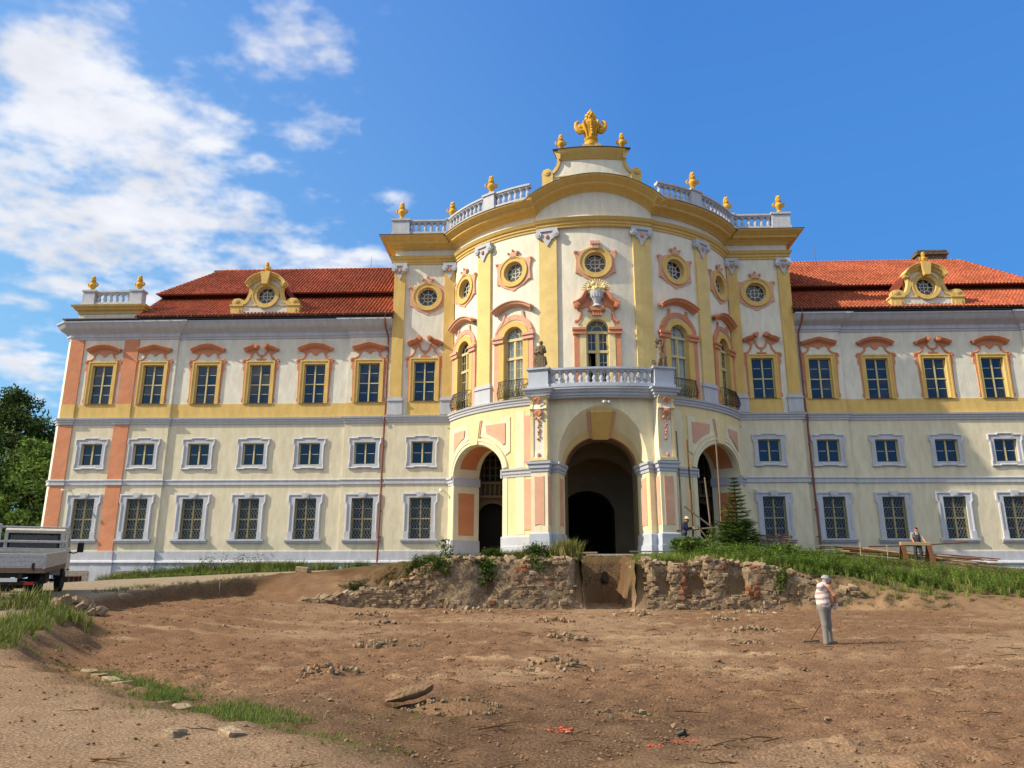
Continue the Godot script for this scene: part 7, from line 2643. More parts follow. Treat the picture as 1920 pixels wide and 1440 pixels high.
func head(g: G, c: Vector3, face: Vector3, up: Vector3, skin: Color, hair: Color, hair_low := 0.02) -> void:
	# skull, jaw, nose, brow, ears, eyes; hair colour on the back and top
	face = face.normalized()
	var right := face.cross(up).normalized()
	up = right.cross(face).normalized()
	var b := [[c + up * 0.03 - face * 0.02, c + up * 0.02 + face * 0.025, 0.086, 0.078, skin], [c - up * 0.05 + face * 0.03, c - up * 0.085 + face * 0.055, 0.056, 0.036, skin], [c + face * 0.095 - up * 0.0, c + face * 0.112 - up * 0.032, 0.010, 0.014, skin], [c + face * 0.085 + up * 0.022 - right * 0.03, c + face * 0.085 + up * 0.022 + right * 0.03, 0.013, 0.013, skin], [c - up * 0.03 - face * 0.01, c - up * 0.14 - face * 0.03, 0.055, 0.058, skin], [c + face * 0.088 - up * 0.058 - right * 0.016, c + face * 0.088 - up * 0.058 + right * 0.016, 0.009, 0.009, Color(skin.r * 0.75, skin.g * 0.5, skin.b * 0.5)]]
	for s in [-1, 1]: b.append([c + right * s * 0.085 + up * 0.012 - face * 0.005, c + right * s * 0.088 - up * 0.025, 0.015, 0.011, skin])
	nets(g, b, 0.007, 0.010, func(p):
		var d: Vector3 = p - c
		var f := d.dot(face)
		var u := d.dot(up)
		if u > 0.075 - f * 0.25 or (f < -0.012 and u > -0.05 + hair_low): return hair
		var e := absf(absf(d.dot(right)) - 0.031)
		if f > 0.06 and e < 0.012 and absf(u - 0.004) < 0.008: return Color(0.03, 0.025, 0.02)
		return nearest(b, p))

func figure(called: String, label: String, at: Vector3, turn: float, bones: Array, paint: Callable, parts: Callable) -> Node3D:
	var t := thing(called, label, "person", at, turn)
	var g := G.new()
	g.use_col = true
	nets(g, bones, 0.018, 0.016, paint)
	parts.call(g, t)
	part("body", g, M.body, t, 70)
	return t

func people() -> void:
	var skin := Color(0.44, 0.22, 0.145)
	# man raking in the yard: seen from behind, stooping to his right
	var tr := Color(0.20, 0.19, 0.175)
	var sh := Color(0.62, 0.565, 0.53)
	var shoe := Color(0.12, 0.095, 0.08)
	var a := Vector3(3.66, 0, 28.05)
	a.y = ground(a.x, a.z) - 0.02
	var b := [
		[Vector3(-0.06, 0.88, 0.01), Vector3(0.05, 0.88, -0.01), 0.122, 0.122, tr], [Vector3(-0.07, 0.84, 0.03), Vector3(-0.06, 0.48, 0.06), 0.10, 0.072, tr], [Vector3(-0.06, 0.48, 0.06), Vector3(-0.07, 0.07, 0.08), 0.072, 0.066, tr],
		[Vector3(0.07, 0.84, -0.03), Vector3(0.11, 0.48, -0.09), 0.095, 0.072, tr], [Vector3(0.11, 0.48, -0.09), Vector3(0.12, 0.08, -0.12), 0.072, 0.066, tr],
		[Vector3(-0.07, 0.045, 0.09), Vector3(0.11, 0.035, 0.02), 0.05, 0.042, shoe], [Vector3(0.13, 0.05, -0.12), Vector3(0.31, 0.035, -0.18), 0.05, 0.042, shoe],
		[Vector3(-0.02, 0.99, 0.0), Vector3(-0.02, 1.16, -0.02), 0.158, 0.155, sh], [Vector3(-0.02, 1.16, -0.02), Vector3(0.03, 1.34, -0.05), 0.152, 0.125, sh], [Vector3(-0.07, 1.365, 0.06), Vector3(0.12, 1.36, -0.13), 0.095, 0.085, sh], [Vector3(0.04, 1.38, -0.04), Vector3(0.1, 1.47, -0.08), 0.085, 0.058, sh],
		[Vector3(0.11, 1.37, 0.08), Vector3(0.235, 1.18, 0.10), 0.062, 0.05, skin], [Vector3(0.235, 1.18, 0.10), Vector3(0.31, 1.0, 0.0), 0.05, 0.036, skin],
		[Vector3(0.17, 1.33, -0.2), Vector3(0.28, 1.1, -0.24), 0.06, 0.047, skin], [Vector3(0.28, 1.1, -0.24), Vector3(0.31, 0.92, -0.12), 0.046, 0.036, skin]]
	var stripes := func(p: Vector3):
		var c := nearest(b, p)
		if c == sh:
			var s := fmod(p.y - p.x * 0.12 + 10.0, 0.135) / 0.135
			return Color(0.36, 0.25, 0.26) if s < 0.42 else sh
		return c
	var w1 := figure("person", "man in a striped sleeveless shirt, grey trousers and cap, raking the bare yard", a, 0.12, b, stripes, func(g, t):
		head(g, Vector3(0.16, 1.52, -0.10), Vector3(0.75, -0.5, -0.4), Vector3(0.45, 0.85, -0.15), skin, Color(0.35, 0.33, 0.32))
		var gl := Color(0.62, 0.58, 0.55)
		hand(g, Vector3(0.31, 0.995, 0.0), Vector3(0.25, -0.9, -0.2), Vector3(0.1, 0.1, 0.9), 0.75, gl)
		hand(g, Vector3(0.31, 0.92, -0.12), Vector3(0.0, -0.9, 0.3), Vector3(0.9, 0.0, 0.2), 0.75, gl)
		var cp := G.new()
		var cb := Basis.looking_at(Vector3(0.75, -0.42, -0.4).normalized(), Vector3(0.45, 0.85, -0.15))
		cp.lathe(Transform3D(cb, Vector3(0.15, 1.545, -0.095)), [Vector2(0.108, -0.02), Vector2(0.112, 0.02), Vector2(0.10, 0.06), Vector2(0.07, 0.092), Vector2(0.02, 0.104), Vector2(0, 0.104)], 16, 0.95, 1.08)
		var bill := [Vector2(-0.085, -0.07), Vector2(-0.06, -0.165), Vector2(0, -0.185), Vector2(0.06, -0.165), Vector2(0.085, -0.07)]
		for i in 4:
			for q in [0.0, -0.012]:
				cp.tri(Transform3D(cb, Vector3(0.15, 1.545, -0.095)) * Vector3(0, 0.012 + q, -0.05), Transform3D(cb, Vector3(0.15, 1.545, -0.095)) * Vector3(bill[i].x, -0.008 + q, bill[i].y), Transform3D(cb, Vector3(0.15, 1.545, -0.095)) * Vector3(bill[i + 1].x, -0.008 + q, bill[i + 1].y))
		part("cap", cp, M.cap_grey, t, 50))
	var rk := thing("rake", "wooden rake held by the man in the striped shirt, its head behind his feet", "rake", a + Vector3(0, 0.01, 0))
	var rg := G.new()
	rg.tube([Vector3(0.33, 1.02, -0.16), Vector3(-0.30, 0.09, -0.30)], [0.016], 7)
	part("handle", rg, M.wood_red, rk, 60)
	var rh := G.new()
	rh.box(Transform3D(Basis(Vector3.UP, 0.25), Vector3(-0.3, 0.07, -0.3)), Vector3(0.46, 0.04, 0.05), 0.01)
	for i in 9: rh.tube([Vector3(-0.51 + i * 0.052, 0.07, -0.25 - i * 0.0135), Vector3(-0.51 + i * 0.052, 0.0, -0.24 - i * 0.0135)], [0.009, 0.006], 5)
	part("rake_head", rh, M.wood_grey, rk)
	# carpenter behind the trestle
	var gs := Color(0.25, 0.25, 0.25)
	var ov := Color(0.045, 0.05, 0.06)
	var red := Color(0.50, 0.20, 0.14)
	var c := Vector3(16.2, 0, 6.35)
	c.y = ground(c.x, c.z)
	var b2 := [
		[Vector3(-0.08, 0.95, 0), Vector3(0.08, 0.95, 0), 0.16, 0.16, ov], [Vector3(-0.10, 0.9, 0), Vector3(-0.13, 0.5, 0.02), 0.105, 0.08, ov], [Vector3(-0.13, 0.5, 0.02), Vector3(-0.13, 0.08, 0), 0.08, 0.065, ov], [Vector3(0.10, 0.9, 0), Vector3(0.14, 0.5, 0.03), 0.105, 0.08, ov], [Vector3(0.14, 0.5, 0.03), Vector3(0.15, 0.08, 0), 0.08, 0.065, ov],
		[Vector3(-0.13, 0.04, 0), Vector3(-0.15, 0.035, 0.17), 0.05, 0.045, shoe], [Vector3(0.15, 0.04, 0), Vector3(0.18, 0.035, 0.17), 0.05, 0.045, shoe],
		[Vector3(0, 1.0, 0.02), Vector3(0, 1.2, 0.03), 0.185, 0.18, ov], [Vector3(0, 1.2, 0.02), Vector3(0, 1.38, 0.02), 0.175, 0.15, gs], [Vector3(-0.16, 1.44, 0.02), Vector3(0.16, 1.44, 0.02), 0.095, 0.095, gs], [Vector3(0, 1.45, 0.02), Vector3(0, 1.55, 0.04), 0.09, 0.06, red],
		[Vector3(-0.21, 1.43, 0.03), Vector3(-0.27, 1.22, 0.10), 0.075, 0.062, gs], [Vector3(-0.27, 1.22, 0.10), Vector3(-0.24, 1.0, 0.30), 0.05, 0.036, red], [Vector3(0.21, 1.43, 0.03), Vector3(0.29, 1.2, 0.10), 0.075, 0.062, gs], [Vector3(0.29, 1.2, 0.10), Vector3(0.30, 0.98, 0.32), 0.05, 0.036, red]]
	figure("person", "dark-haired man in a grey T-shirt and dark bib overalls, working behind the wooden trestle", c, -0.1, b2, func(p):
		var q := nearest(b2, p)
		if q == gs and p.z > 0.05 and absf(p.x) < 0.12 and p.y < 1.38: return ov
		if q == gs and absf(absf(p.x) - 0.11) < 0.025 and p.y > 1.2 and absf(p.x) < 0.17: return ov
		return q, func(g, t):
		head(g, Vector3(0.02, 1.65, 0.06), Vector3(-0.1, -0.42, 1), Vector3.UP, red, Color(0.02, 0.015, 0.012))
		hand(g, Vector3(-0.24, 1.0, 0.30), Vector3(0.1, -0.35, 1), Vector3(-0.9, 0, 0.1), 0.4, red)
		hand(g, Vector3(0.30, 0.98, 0.32), Vector3(-0.1, -0.3, 1), Vector3(0.9, 0, 0.1), 0.4, Color(0.5, 0.42, 0.2)))
	# man in the straw hat, in profile to the right, at the scaffold poles
	var nv := Color(0.018, 0.02, 0.045)
	var jn := Color(0.05, 0.055, 0.075)
	var d := Vector3(3.92, 0, 8.0)
	d.y = ground(d.x, d.z) + 0.02
	var b3 := [
		[Vector3(0, 0.9, -0.08), Vector3(0, 0.9, 0.08), 0.145, 0.145, jn], [Vector3(0.0, 0.86, -0.09), Vector3(0.10, 0.47, -0.1), 0.10, 0.075, jn], [Vector3(0.10, 0.47, -0.1), Vector3(0.05, 0.07, -0.1), 0.072, 0.055, jn], [Vector3(0.0, 0.86, 0.09), Vector3(0.02, 0.46, 0.11), 0.10, 0.075, jn], [Vector3(0.02, 0.46, 0.11), Vector3(-0.03, 0.07, 0.1), 0.072, 0.055, jn],
		[Vector3(0.04, 0.04, -0.1), Vector3(0.2, 0.035, -0.1), 0.048, 0.042, shoe], [Vector3(-0.03, 0.04, 0.1), Vector3(0.13, 0.035, 0.11), 0.048, 0.042, shoe],
		[Vector3(0.0, 0.95, 0), Vector3(0.02, 1.18, 0), 0.15, 0.155, nv], [Vector3(0.02, 1.18, 0), Vector3(0.09, 1.36, 0), 0.155, 0.12, nv], [Vector3(0.08, 1.38, -0.15), Vector3(0.08, 1.38, 0.15), 0.085, 0.085, nv], [Vector3(0.09, 1.4, 0), Vector3(0.14, 1.48, 0), 0.075, 0.056, skin],
		[Vector3(0.08, 1.37, 0.2), Vector3(0.13, 1.11, 0.23), 0.072, 0.058, nv], [Vector3(0.13, 1.11, 0.23), Vector3(0.38, 1.12, 0.16), 0.052, 0.038, nv], [Vector3(0.08, 1.37, -0.2), Vector3(0.2, 1.14, -0.24), 0.072, 0.058, nv], [Vector3(0.2, 1.14, -0.24), Vector3(0.43, 1.18, -0.12), 0.052, 0.038, nv]]
	figure("person", "man in a straw hat and navy pullover, holding the scaffold poles beside the right pier", d, 0.0, b3, func(p): return nearest(b3, p), func(g, t):
		head(g, Vector3(0.19, 1.57, 0), Vector3(1, -0.4, 0.1), Vector3(0.2, 1, 0), skin, Color(0.3, 0.29, 0.28))
		hand(g, Vector3(0.38, 1.12, 0.16), Vector3(1, 0.05, -0.2), Vector3(0, 1, 0.1), 0.7, Color(0.6, 0.5, 0.2))
		hand(g, Vector3(0.43, 1.18, -0.12), Vector3(1, 0.05, 0.2), Vector3(0, 1, 0.1), 0.7, Color(0.6, 0.5, 0.2))
		var hg := G.new()
		hg.lathe(Transform3D(Basis(Vector3.BACK, -0.2), Vector3(0.18, 1.61, 0)), [Vector2(0.2, -0.015), Vector2(0.19, -0.003), Vector2(0.115, 0.01), Vector2(0.108, 0.08), Vector2(0.09, 0.115), Vector2(0, 0.12)], 18, 1.0, 0.95)
		part("straw_hat", hg, M.straw, t, 50))

func statues() -> void:
	# two weathered stone figures on the balcony pedestals
	var st := Color(1, 1, 1)
	for sg in [-1.0, 1.0]:
		var a = deg_to_rad(15.9) * sg
		var p := Vector3(0, 13.12, CZ) + Vector3(sin(a), 0, cos(a)) * 12.0
		var t := thing("statue", "weathered stone statue of a draped woman on the left balcony pedestal" if sg < 0 else "weathered stone statue of a man raising one arm, on the right balcony pedestal", "statue", p, a * 0.5)
		var b := []
		if sg < 0:
			b = [[Vector3(0, 0.95, 0), Vector3(0.02, 0.25, 0.02), 0.19, 0.19, st], [Vector3(-0.08, 0.75, 0.08), Vector3(-0.13, 0.12, 0.14), 0.12, 0.11, st], [Vector3(0.10, 0.7, 0.08), Vector3(0.14, 0.1, 0.1), 0.11, 0.10, st], [Vector3(0, 0.95, 0), Vector3(-0.02, 1.28, 0), 0.19, 0.19, st], [Vector3(-0.15, 1.33, 0), Vector3(0.14, 1.35, 0), 0.11, 0.11, st], [Vector3(0, 1.36, 0), Vector3(0.03, 1.48, 0.02), 0.09, 0.07, st], [Vector3(0.04, 1.60, 0.02), Vector3(0.05, 1.63, 0.04), 0.115, 0.10, st], [Vector3(0.04, 1.62, -0.06), Vector3(0.02, 1.50, -0.10), 0.10, 0.08, st],
				[Vector3(-0.2, 1.32, 0.02), Vector3(-0.30, 1.02, 0.1), 0.09, 0.075, st], [Vector3(-0.30, 1.02, 0.1), Vector3(-0.05, 1.02, 0.26), 0.07, 0.055, st], [Vector3(0.2, 1.33, 0.02), Vector3(0.27, 1.05, 0.06), 0.09, 0.075, st], [Vector3(0.27, 1.05, 0.06), Vector3(0.12, 1.15, 0.25), 0.07, 0.055, st],
				[Vector3(-0.25, 1.0, -0.02), Vector3(-0.36, 0.35, 0.02), 0.10, 0.08, st], [Vector3(-0.34, 0.5, 0.0), Vector3(-0.26, 0.2, 0.05), 0.08, 0.10, st], [Vector3(0.24, 0.75, 0), Vector3(0.28, 0.4, 0), 0.08, 0.11, st], [Vector3(0.27, 0.4, 0.05), Vector3(0.18, 0.15, 0.12), 0.09, 0.08, st]]
			for i in 7: b.append([Vector3(-0.22 + i * 0.075, 0.95 - i * 0.03, 0.2), Vector3(-0.26 + i * 0.09, 0.08, 0.24), 0.022, 0.035, st])
			for i in 5: b.append([Vector3(-0.2 + i * 0.1, 1.28, 0.14), Vector3(-0.12 + i * 0.06, 0.95, 0.2), 0.02, 0.022, st])
		else:
			b = [[Vector3(0.06, 0.92, 0), Vector3(-0.02, 0.5, 0.05), 0.16, 0.12, st], [Vector3(-0.02, 0.5, 0.05), Vector3(-0.16, 0.1, 0.05), 0.11, 0.08, st], [Vector3(0.14, 0.9, 0), Vector3(0.22, 0.5, 0.08), 0.15, 0.12, st], [Vector3(0.22, 0.5, 0.08), Vector3(0.2, 0.1, 0.05), 0.11, 0.085, st], [Vector3(-0.16, 0.06, 0.05), Vector3(-0.24, 0.04, 0.16), 0.06, 0.05, st], [Vector3(0.1, 0.95, 0), Vector3(0.06, 1.25, 0.02), 0.17, 0.18, st], [Vector3(-0.1, 1.34, 0.02), Vector3(0.2, 1.32, 0.02), 0.11, 0.10, st], [Vector3(0.02, 1.38, 0.02), Vector3(-0.06, 1.48, 0.04), 0.085, 0.07, st], [Vector3(-0.09, 1.58, 0.05), Vector3(-0.09, 1.62, 0.05), 0.11, 0.10, st],
				[Vector3(0.2, 1.35, 0.02), Vector3(0.26, 1.62, 0.02), 0.085, 0.07, st], [Vector3(0.26, 1.62, 0.02), Vector3(0.02, 1.72, 0.04), 0.065, 0.055, st], [Vector3(-0.14, 1.34, 0.02), Vector3(-0.2, 1.62, 0.08), 0.08, 0.065, st], [Vector3(-0.2, 1.62, 0.08), Vector3(-0.16, 1.8, 0.05), 0.07, 0.06, st],
				[Vector3(0.24, 0.85, -0.05), Vector3(0.34, 0.2, -0.02), 0.14, 0.12, st], [Vector3(0.05, 0.9, 0.12), Vector3(0.28, 0.7, 0.14), 0.08, 0.09, st], [Vector3(0.05, 0.2, -0.1), Vector3(0.05, 0.05, -0.1), 0.2, 0.26, st]]
			for i in 9: b.append([Vector3(-0.36 + 0.09 * cos(i * 0.7), 0.42 + 0.09 * sin(i * 0.7), 0.05), Vector3(-0.36 + 0.09 * cos(i * 0.7 + 0.7), 0.42 + 0.09 * sin(i * 0.7 + 0.7), 0.05), 0.035, 0.03, st])
			b.append([Vector3(-0.3, 0.36, 0.05), Vector3(-0.14, 0.1, 0.02), 0.05, 0.07, st])
			for i in 6: b.append([Vector3(-0.05 + i * 0.07, 0.95 - i * 0.02, 0.15), Vector3(0.02 + i * 0.07, 0.6, 0.17), 0.02, 0.025, st])
		var g := G.new()
		g.use_col = true
		nets(g, b, 0.024, 0.014, func(_p): return st)
		part("figure", g, M.statue, t, 45)
		var pl := G.new()
		pl.box(Transform3D(Basis(), Vector3(0, 0.03, 0.02)), Vector3(0.78, 0.12, 0.6), 0.02)
		part("base", pl, M.statue, t)

# ---------- vehicle and loose things ----------
func T(x: float, y: float, z: float, b := Basis()) -> Transform3D: return Transform3D(b, Vector3(x, y, z))

func truck() -> void:
	var y0 := 1.10
	var t := thing("flatbed_truck", "small pale flatbed truck seen from behind, parked on the road at the left edge", "truck", Vector3(-18.85, y0, 25.6), deg_to_rad(21.8))
	t.rotation.x = deg_to_rad(4.2)
	# local: rear of the bed at z 0, front towards -z, x to the right
	var g := G.new()
	for s in [-1, 1]: g.box(T(s * 0.42, 0.72, -2.2), Vector3(0.09, 0.16, 4.5))
	for z in [-0.1, -1.2, -2.4, -3.6]: g.box(T(0, 0.72, z), Vector3(0.84, 0.1, 0.1))
	g.tube([Vector3(-0.8, 0.36, -0.75), Vector3(0.8, 0.36, -0.75)], [0.06], 8)
	g.tube([Vector3(-0.8, 0.36, -3.55), Vector3(0.8, 0.36, -3.55)], [0.05], 8)
	g.blob(Vector3(0, 0.38, -0.75), Vector3(0.16, 0.17, 0.2), 10, 8)
	g.box(T(0.55, 0.55, -1.9), Vector3(0.4, 0.36, 0.7), 0.04)
	g.box(T(-0.55, 0.55, -1.9), Vector3(0.4, 0.36, 0.7), 0.04)
	g.box(T(0, 0.50, -0.05), Vector3(1.7, 0.1, 0.08), 0.01)
	g.tube([Vector3(0.1, 0.45, -0.1), Vector3(0.1, 0.3, 0.12)], [0.03], 6)
	part("chassis", g, M.chassis, t)
	var wheel := func(x: float, z: float, w: float):
		var o := node("wheel", t)
		o.position = Vector3(x, 0.36, z)
		var ty := G.new()
		ty.lathe(Transform3D(Basis(Vector3.BACK, -PI / 2), Vector3.ZERO), [V(0.22, -w / 2), V(0.33, -w / 2), V(0.36, -w / 2 + 0.03), V(0.36, w / 2 - 0.03), V(0.33, w / 2), V(0.22, w / 2)], 28)
		for i in 28:
			var an := TAU * i / 28
			ty.box(Transform3D(Basis(Vector3.RIGHT, an), Vector3(0, cos(an) * 0.36, sin(an) * 0.36)), Vector3(w * 0.8, 0.025, 0.045))
		part("tyre", ty, M.rubber, o, 40)
		var ri := G.new()
		ri.lathe(Transform3D(Basis(Vector3.BACK, -PI / 2), Vector3.ZERO), [V(0.0, -w / 2 + 0.08), V(0.12, -w / 2 + 0.06), V(0.22, -w / 2), V(0.22, w / 2), V(0.13, w / 2 - 0.07), V(0.06, w / 2 - 0.03), V(0, w / 2 - 0.03)], 20)
		part("rim", ri, M.chassis, o, 40)
	for s in [-1, 1]:
		wheel.call(s * 0.66, -0.75, 0.34)
		wheel.call(s * 0.80, -3.55, 0.2)
	# bed with dropsides
	g = G.new()
	g.box(T(0, 0.90, -1.5), Vector3(2.06, 0.08, 3.0))
	g.box(T(0, 0.83, -0.02), Vector3(2.06, 0.07, 0.06))
	for s in [-1, 1]: g.box(T(s * 1.0, 0.83, -1.5), Vector3(0.06, 0.07, 3.0))
	part("bed_floor", g, M.wood_grey, t)
	var gate := func(c: Vector3, called: String, s: Vector3, m: Material, alongx: bool):
		var q := G.new()
		q.box(T(c.x, c.y, c.z), s, 0.008)
		for k in [-0.13, 0.0, 0.13]:
			if alongx: q.box(T(c.x, c.y + k, c.z + 0.02), Vector3(s.x * 0.96, 0.05, 0.012))
			else: q.box(T(c.x + 0.02 * signf(c.x), c.y + k, c.z), Vector3(0.012, 0.05, s.z * 0.96))
		part(called, q, m, t)
	gate.call(Vector3(0, 1.15, 0.0), "tailgate", Vector3(1.94, 0.40, 0.035), M.truck_gate, true)
	gate.call(Vector3(1.02, 1.15, -1.5), "side_gate", Vector3(0.035, 0.40, 2.86), M.truck_gate_pale, false)
	gate.call(Vector3(-1.02, 1.15, -1.5), "side_gate", Vector3(0.035, 0.40, 2.86), M.truck_gate_pale, false)
	gate.call(Vector3(0, 1.15, -2.98), "front_gate", Vector3(1.94, 0.40, 0.035), M.truck_gate_pale, true)
	for x in [-0.72, 0.72, 0.0]:
		g = G.new()
		if x != 0.0:
			g.box(T(x, 1.0, 0.035), Vector3(0.07, 0.16, 0.025), 0.006)
			g.tube([Vector3(x, 0.93, 0.05), Vector3(x + 0.05, 0.86, 0.05)], [0.012], 5)
			part("latch", g, M.chassis, t)
		else:
			g.box(T(0.1, 0.60, 0.03), Vector3(0.52, 0.11, 0.012), 0.003)
			part("number_plate", g, M.white_plastic, t)
	g = G.new()
	for x in [-1.0, 1.0]:
		for z in [0.0, -2.98]: g.box(T(x, 1.14, z), Vector3(0.06, 0.46, 0.06), 0.01)
	for z in [-0.9, -2.1]: g.box(T(1.035, 1.05, z), Vector3(0.02, 0.26, 0.05))
	g.box(T(0.97, 1.1, 0.03), Vector3(0.05, 0.12, 0.03))
	part("corner_posts", g, M.truck_gate, t)
	# ladder rack behind the cab
	g = G.new()
	for x in [-0.98, 0.98]: g.box(T(x, 1.62, -3.02), Vector3(0.07, 1.12, 0.05), 0.01)
	for y in [2.08, 1.62, 1.38]: g.box(T(0, y, -3.02), Vector3(1.96, 0.08 if y < 2.0 else 0.06, 0.045), 0.01)
	part("ladder_rack", g, M.truck_gate, t)
	# cab
	var cab := G.new()
	var sec := [V(-3.1, 0.55), V(-3.1, 1.98), V(-3.2, 2.04), V(-4.1, 2.02), V(-4.45, 1.35), V(-4.6, 1.25), V(-4.65, 0.5), V(-3.95, 0.5), V(-3.9, 0.7), V(-3.75, 0.8), V(-3.35, 0.8), V(-3.22, 0.7), V(-3.18, 0.55)]
	var ix := Geometry2D.triangulate_polygon(PackedVector2Array(sec))
	for s in [-1.0, 1.0]:
		for i in range(0, ix.size(), 3):
			cab.tri(Vector3(s * 0.86, sec[ix[i]].y, sec[ix[i]].x), Vector3(s * 0.86, sec[ix[i + 1]].y, sec[ix[i + 1]].x), Vector3(s * 0.86, sec[ix[i + 2]].y, sec[ix[i + 2]].x))
	for i in sec.size():
		var p: Vector2 = sec[i]
		var q: Vector2 = sec[(i + 1) % sec.size()]
		if i == 0:
			# back wall with a wide window opening
			for r in [[-0.86, 0.86, 0.55, 1.42], [-0.86, 0.86, 1.86, 1.98], [-0.86, -0.72, 1.42, 1.86], [0.72, 0.86, 1.42, 1.86]]:
				cab.quad(Vector3(r[0], r[2], -3.1), Vector3(r[1], r[2], -3.1), Vector3(r[1], r[3], -3.1), Vector3(r[0], r[3], -3.1))
			continue
		cab.quad(Vector3(-0.86, p.y, p.x), Vector3(0.86, p.y, p.x), Vector3(0.86, q.y, q.x), Vector3(-0.86, q.y, q.x))
	var cb := part("cab", cab, M.truck_paint, t)
	g = G.new()
	ring(g, flat(Vector3(0, 0, -3.1)), rect2(-0.75, 0.75, 1.39, 1.89), rect2(-0.70, 0.70, 1.44, 1.84), -0.02, 0.02)
	part("window_seal", g, M.rubber, cb)
	g = G.new()
	boxf(g, flat(Vector3(0, 0, -3.1)), -0.71, 0.71, 1.43, 1.85, -0.015, -0.005)
	part("rear_window", g, M.clear_glass, cb)
	g = G.new()
	g.quad(Vector3(-0.74, 1.36, -4.47), Vector3(0.74, 1.36, -4.47), Vector3(0.74, 1.95, -4.155), Vector3(-0.74, 1.95, -4.155))
	part("windscreen", g, M.glass, cb)
	for s in [-1.0, 1.0]:
		g = G.new()
		g.quad(Vector3(s * 0.866, 1.36, -3.3), Vector3(s * 0.866, 1.36, -4.3), Vector3(s * 0.866, 1.9, -4.05), Vector3(s * 0.866, 1.9, -3.3))
		part("side_window", g, M.glass, cb)
		g = G.new()
		g.box(T(s * 0.45, 1.35, -3.5), Vector3(0.5, 0.6, 0.14), 0.04)
		g.box(T(s * 0.45, 1.74, -3.48), Vector3(0.28, 0.2, 0.1), 0.04)
		part("seat", g, M.black_plastic, cb)
		g = G.new()
		g.tube([Vector3(s * 0.86, 1.25, -4.2), Vector3(s * 1.02, 1.22, -4.22), Vector3(s * 1.16, 1.28, -4.22)], [0.025], 6)
		g.box(T(s * 1.2, 1.42, -4.22), Vector3(0.2, 0.34, 0.09), 0.03)
		part("wing_mirror", g, M.black_plastic, cb)
		g = G.new()
		g.box(T(s * 0.8, 0.62, -3.15), Vector3(0.26, 0.34, 0.03), 0.01)
		part("mudguard", g, M.rubber, cb)
		g = G.new()
		g.box(T(s * 0.66, 0.50, 0.0), Vector3(0.26, 0.09, 0.03), 0.008)
		part("tail_light", g, M.red_lens, t)
	g = G.new()
	for s in [-1, 1]: g.box(T(s * 0.93, 0.68, -4.05), Vector3(0.05, 0.04, 0.2))
	part("door_step", g, M.black_plastic, cb)

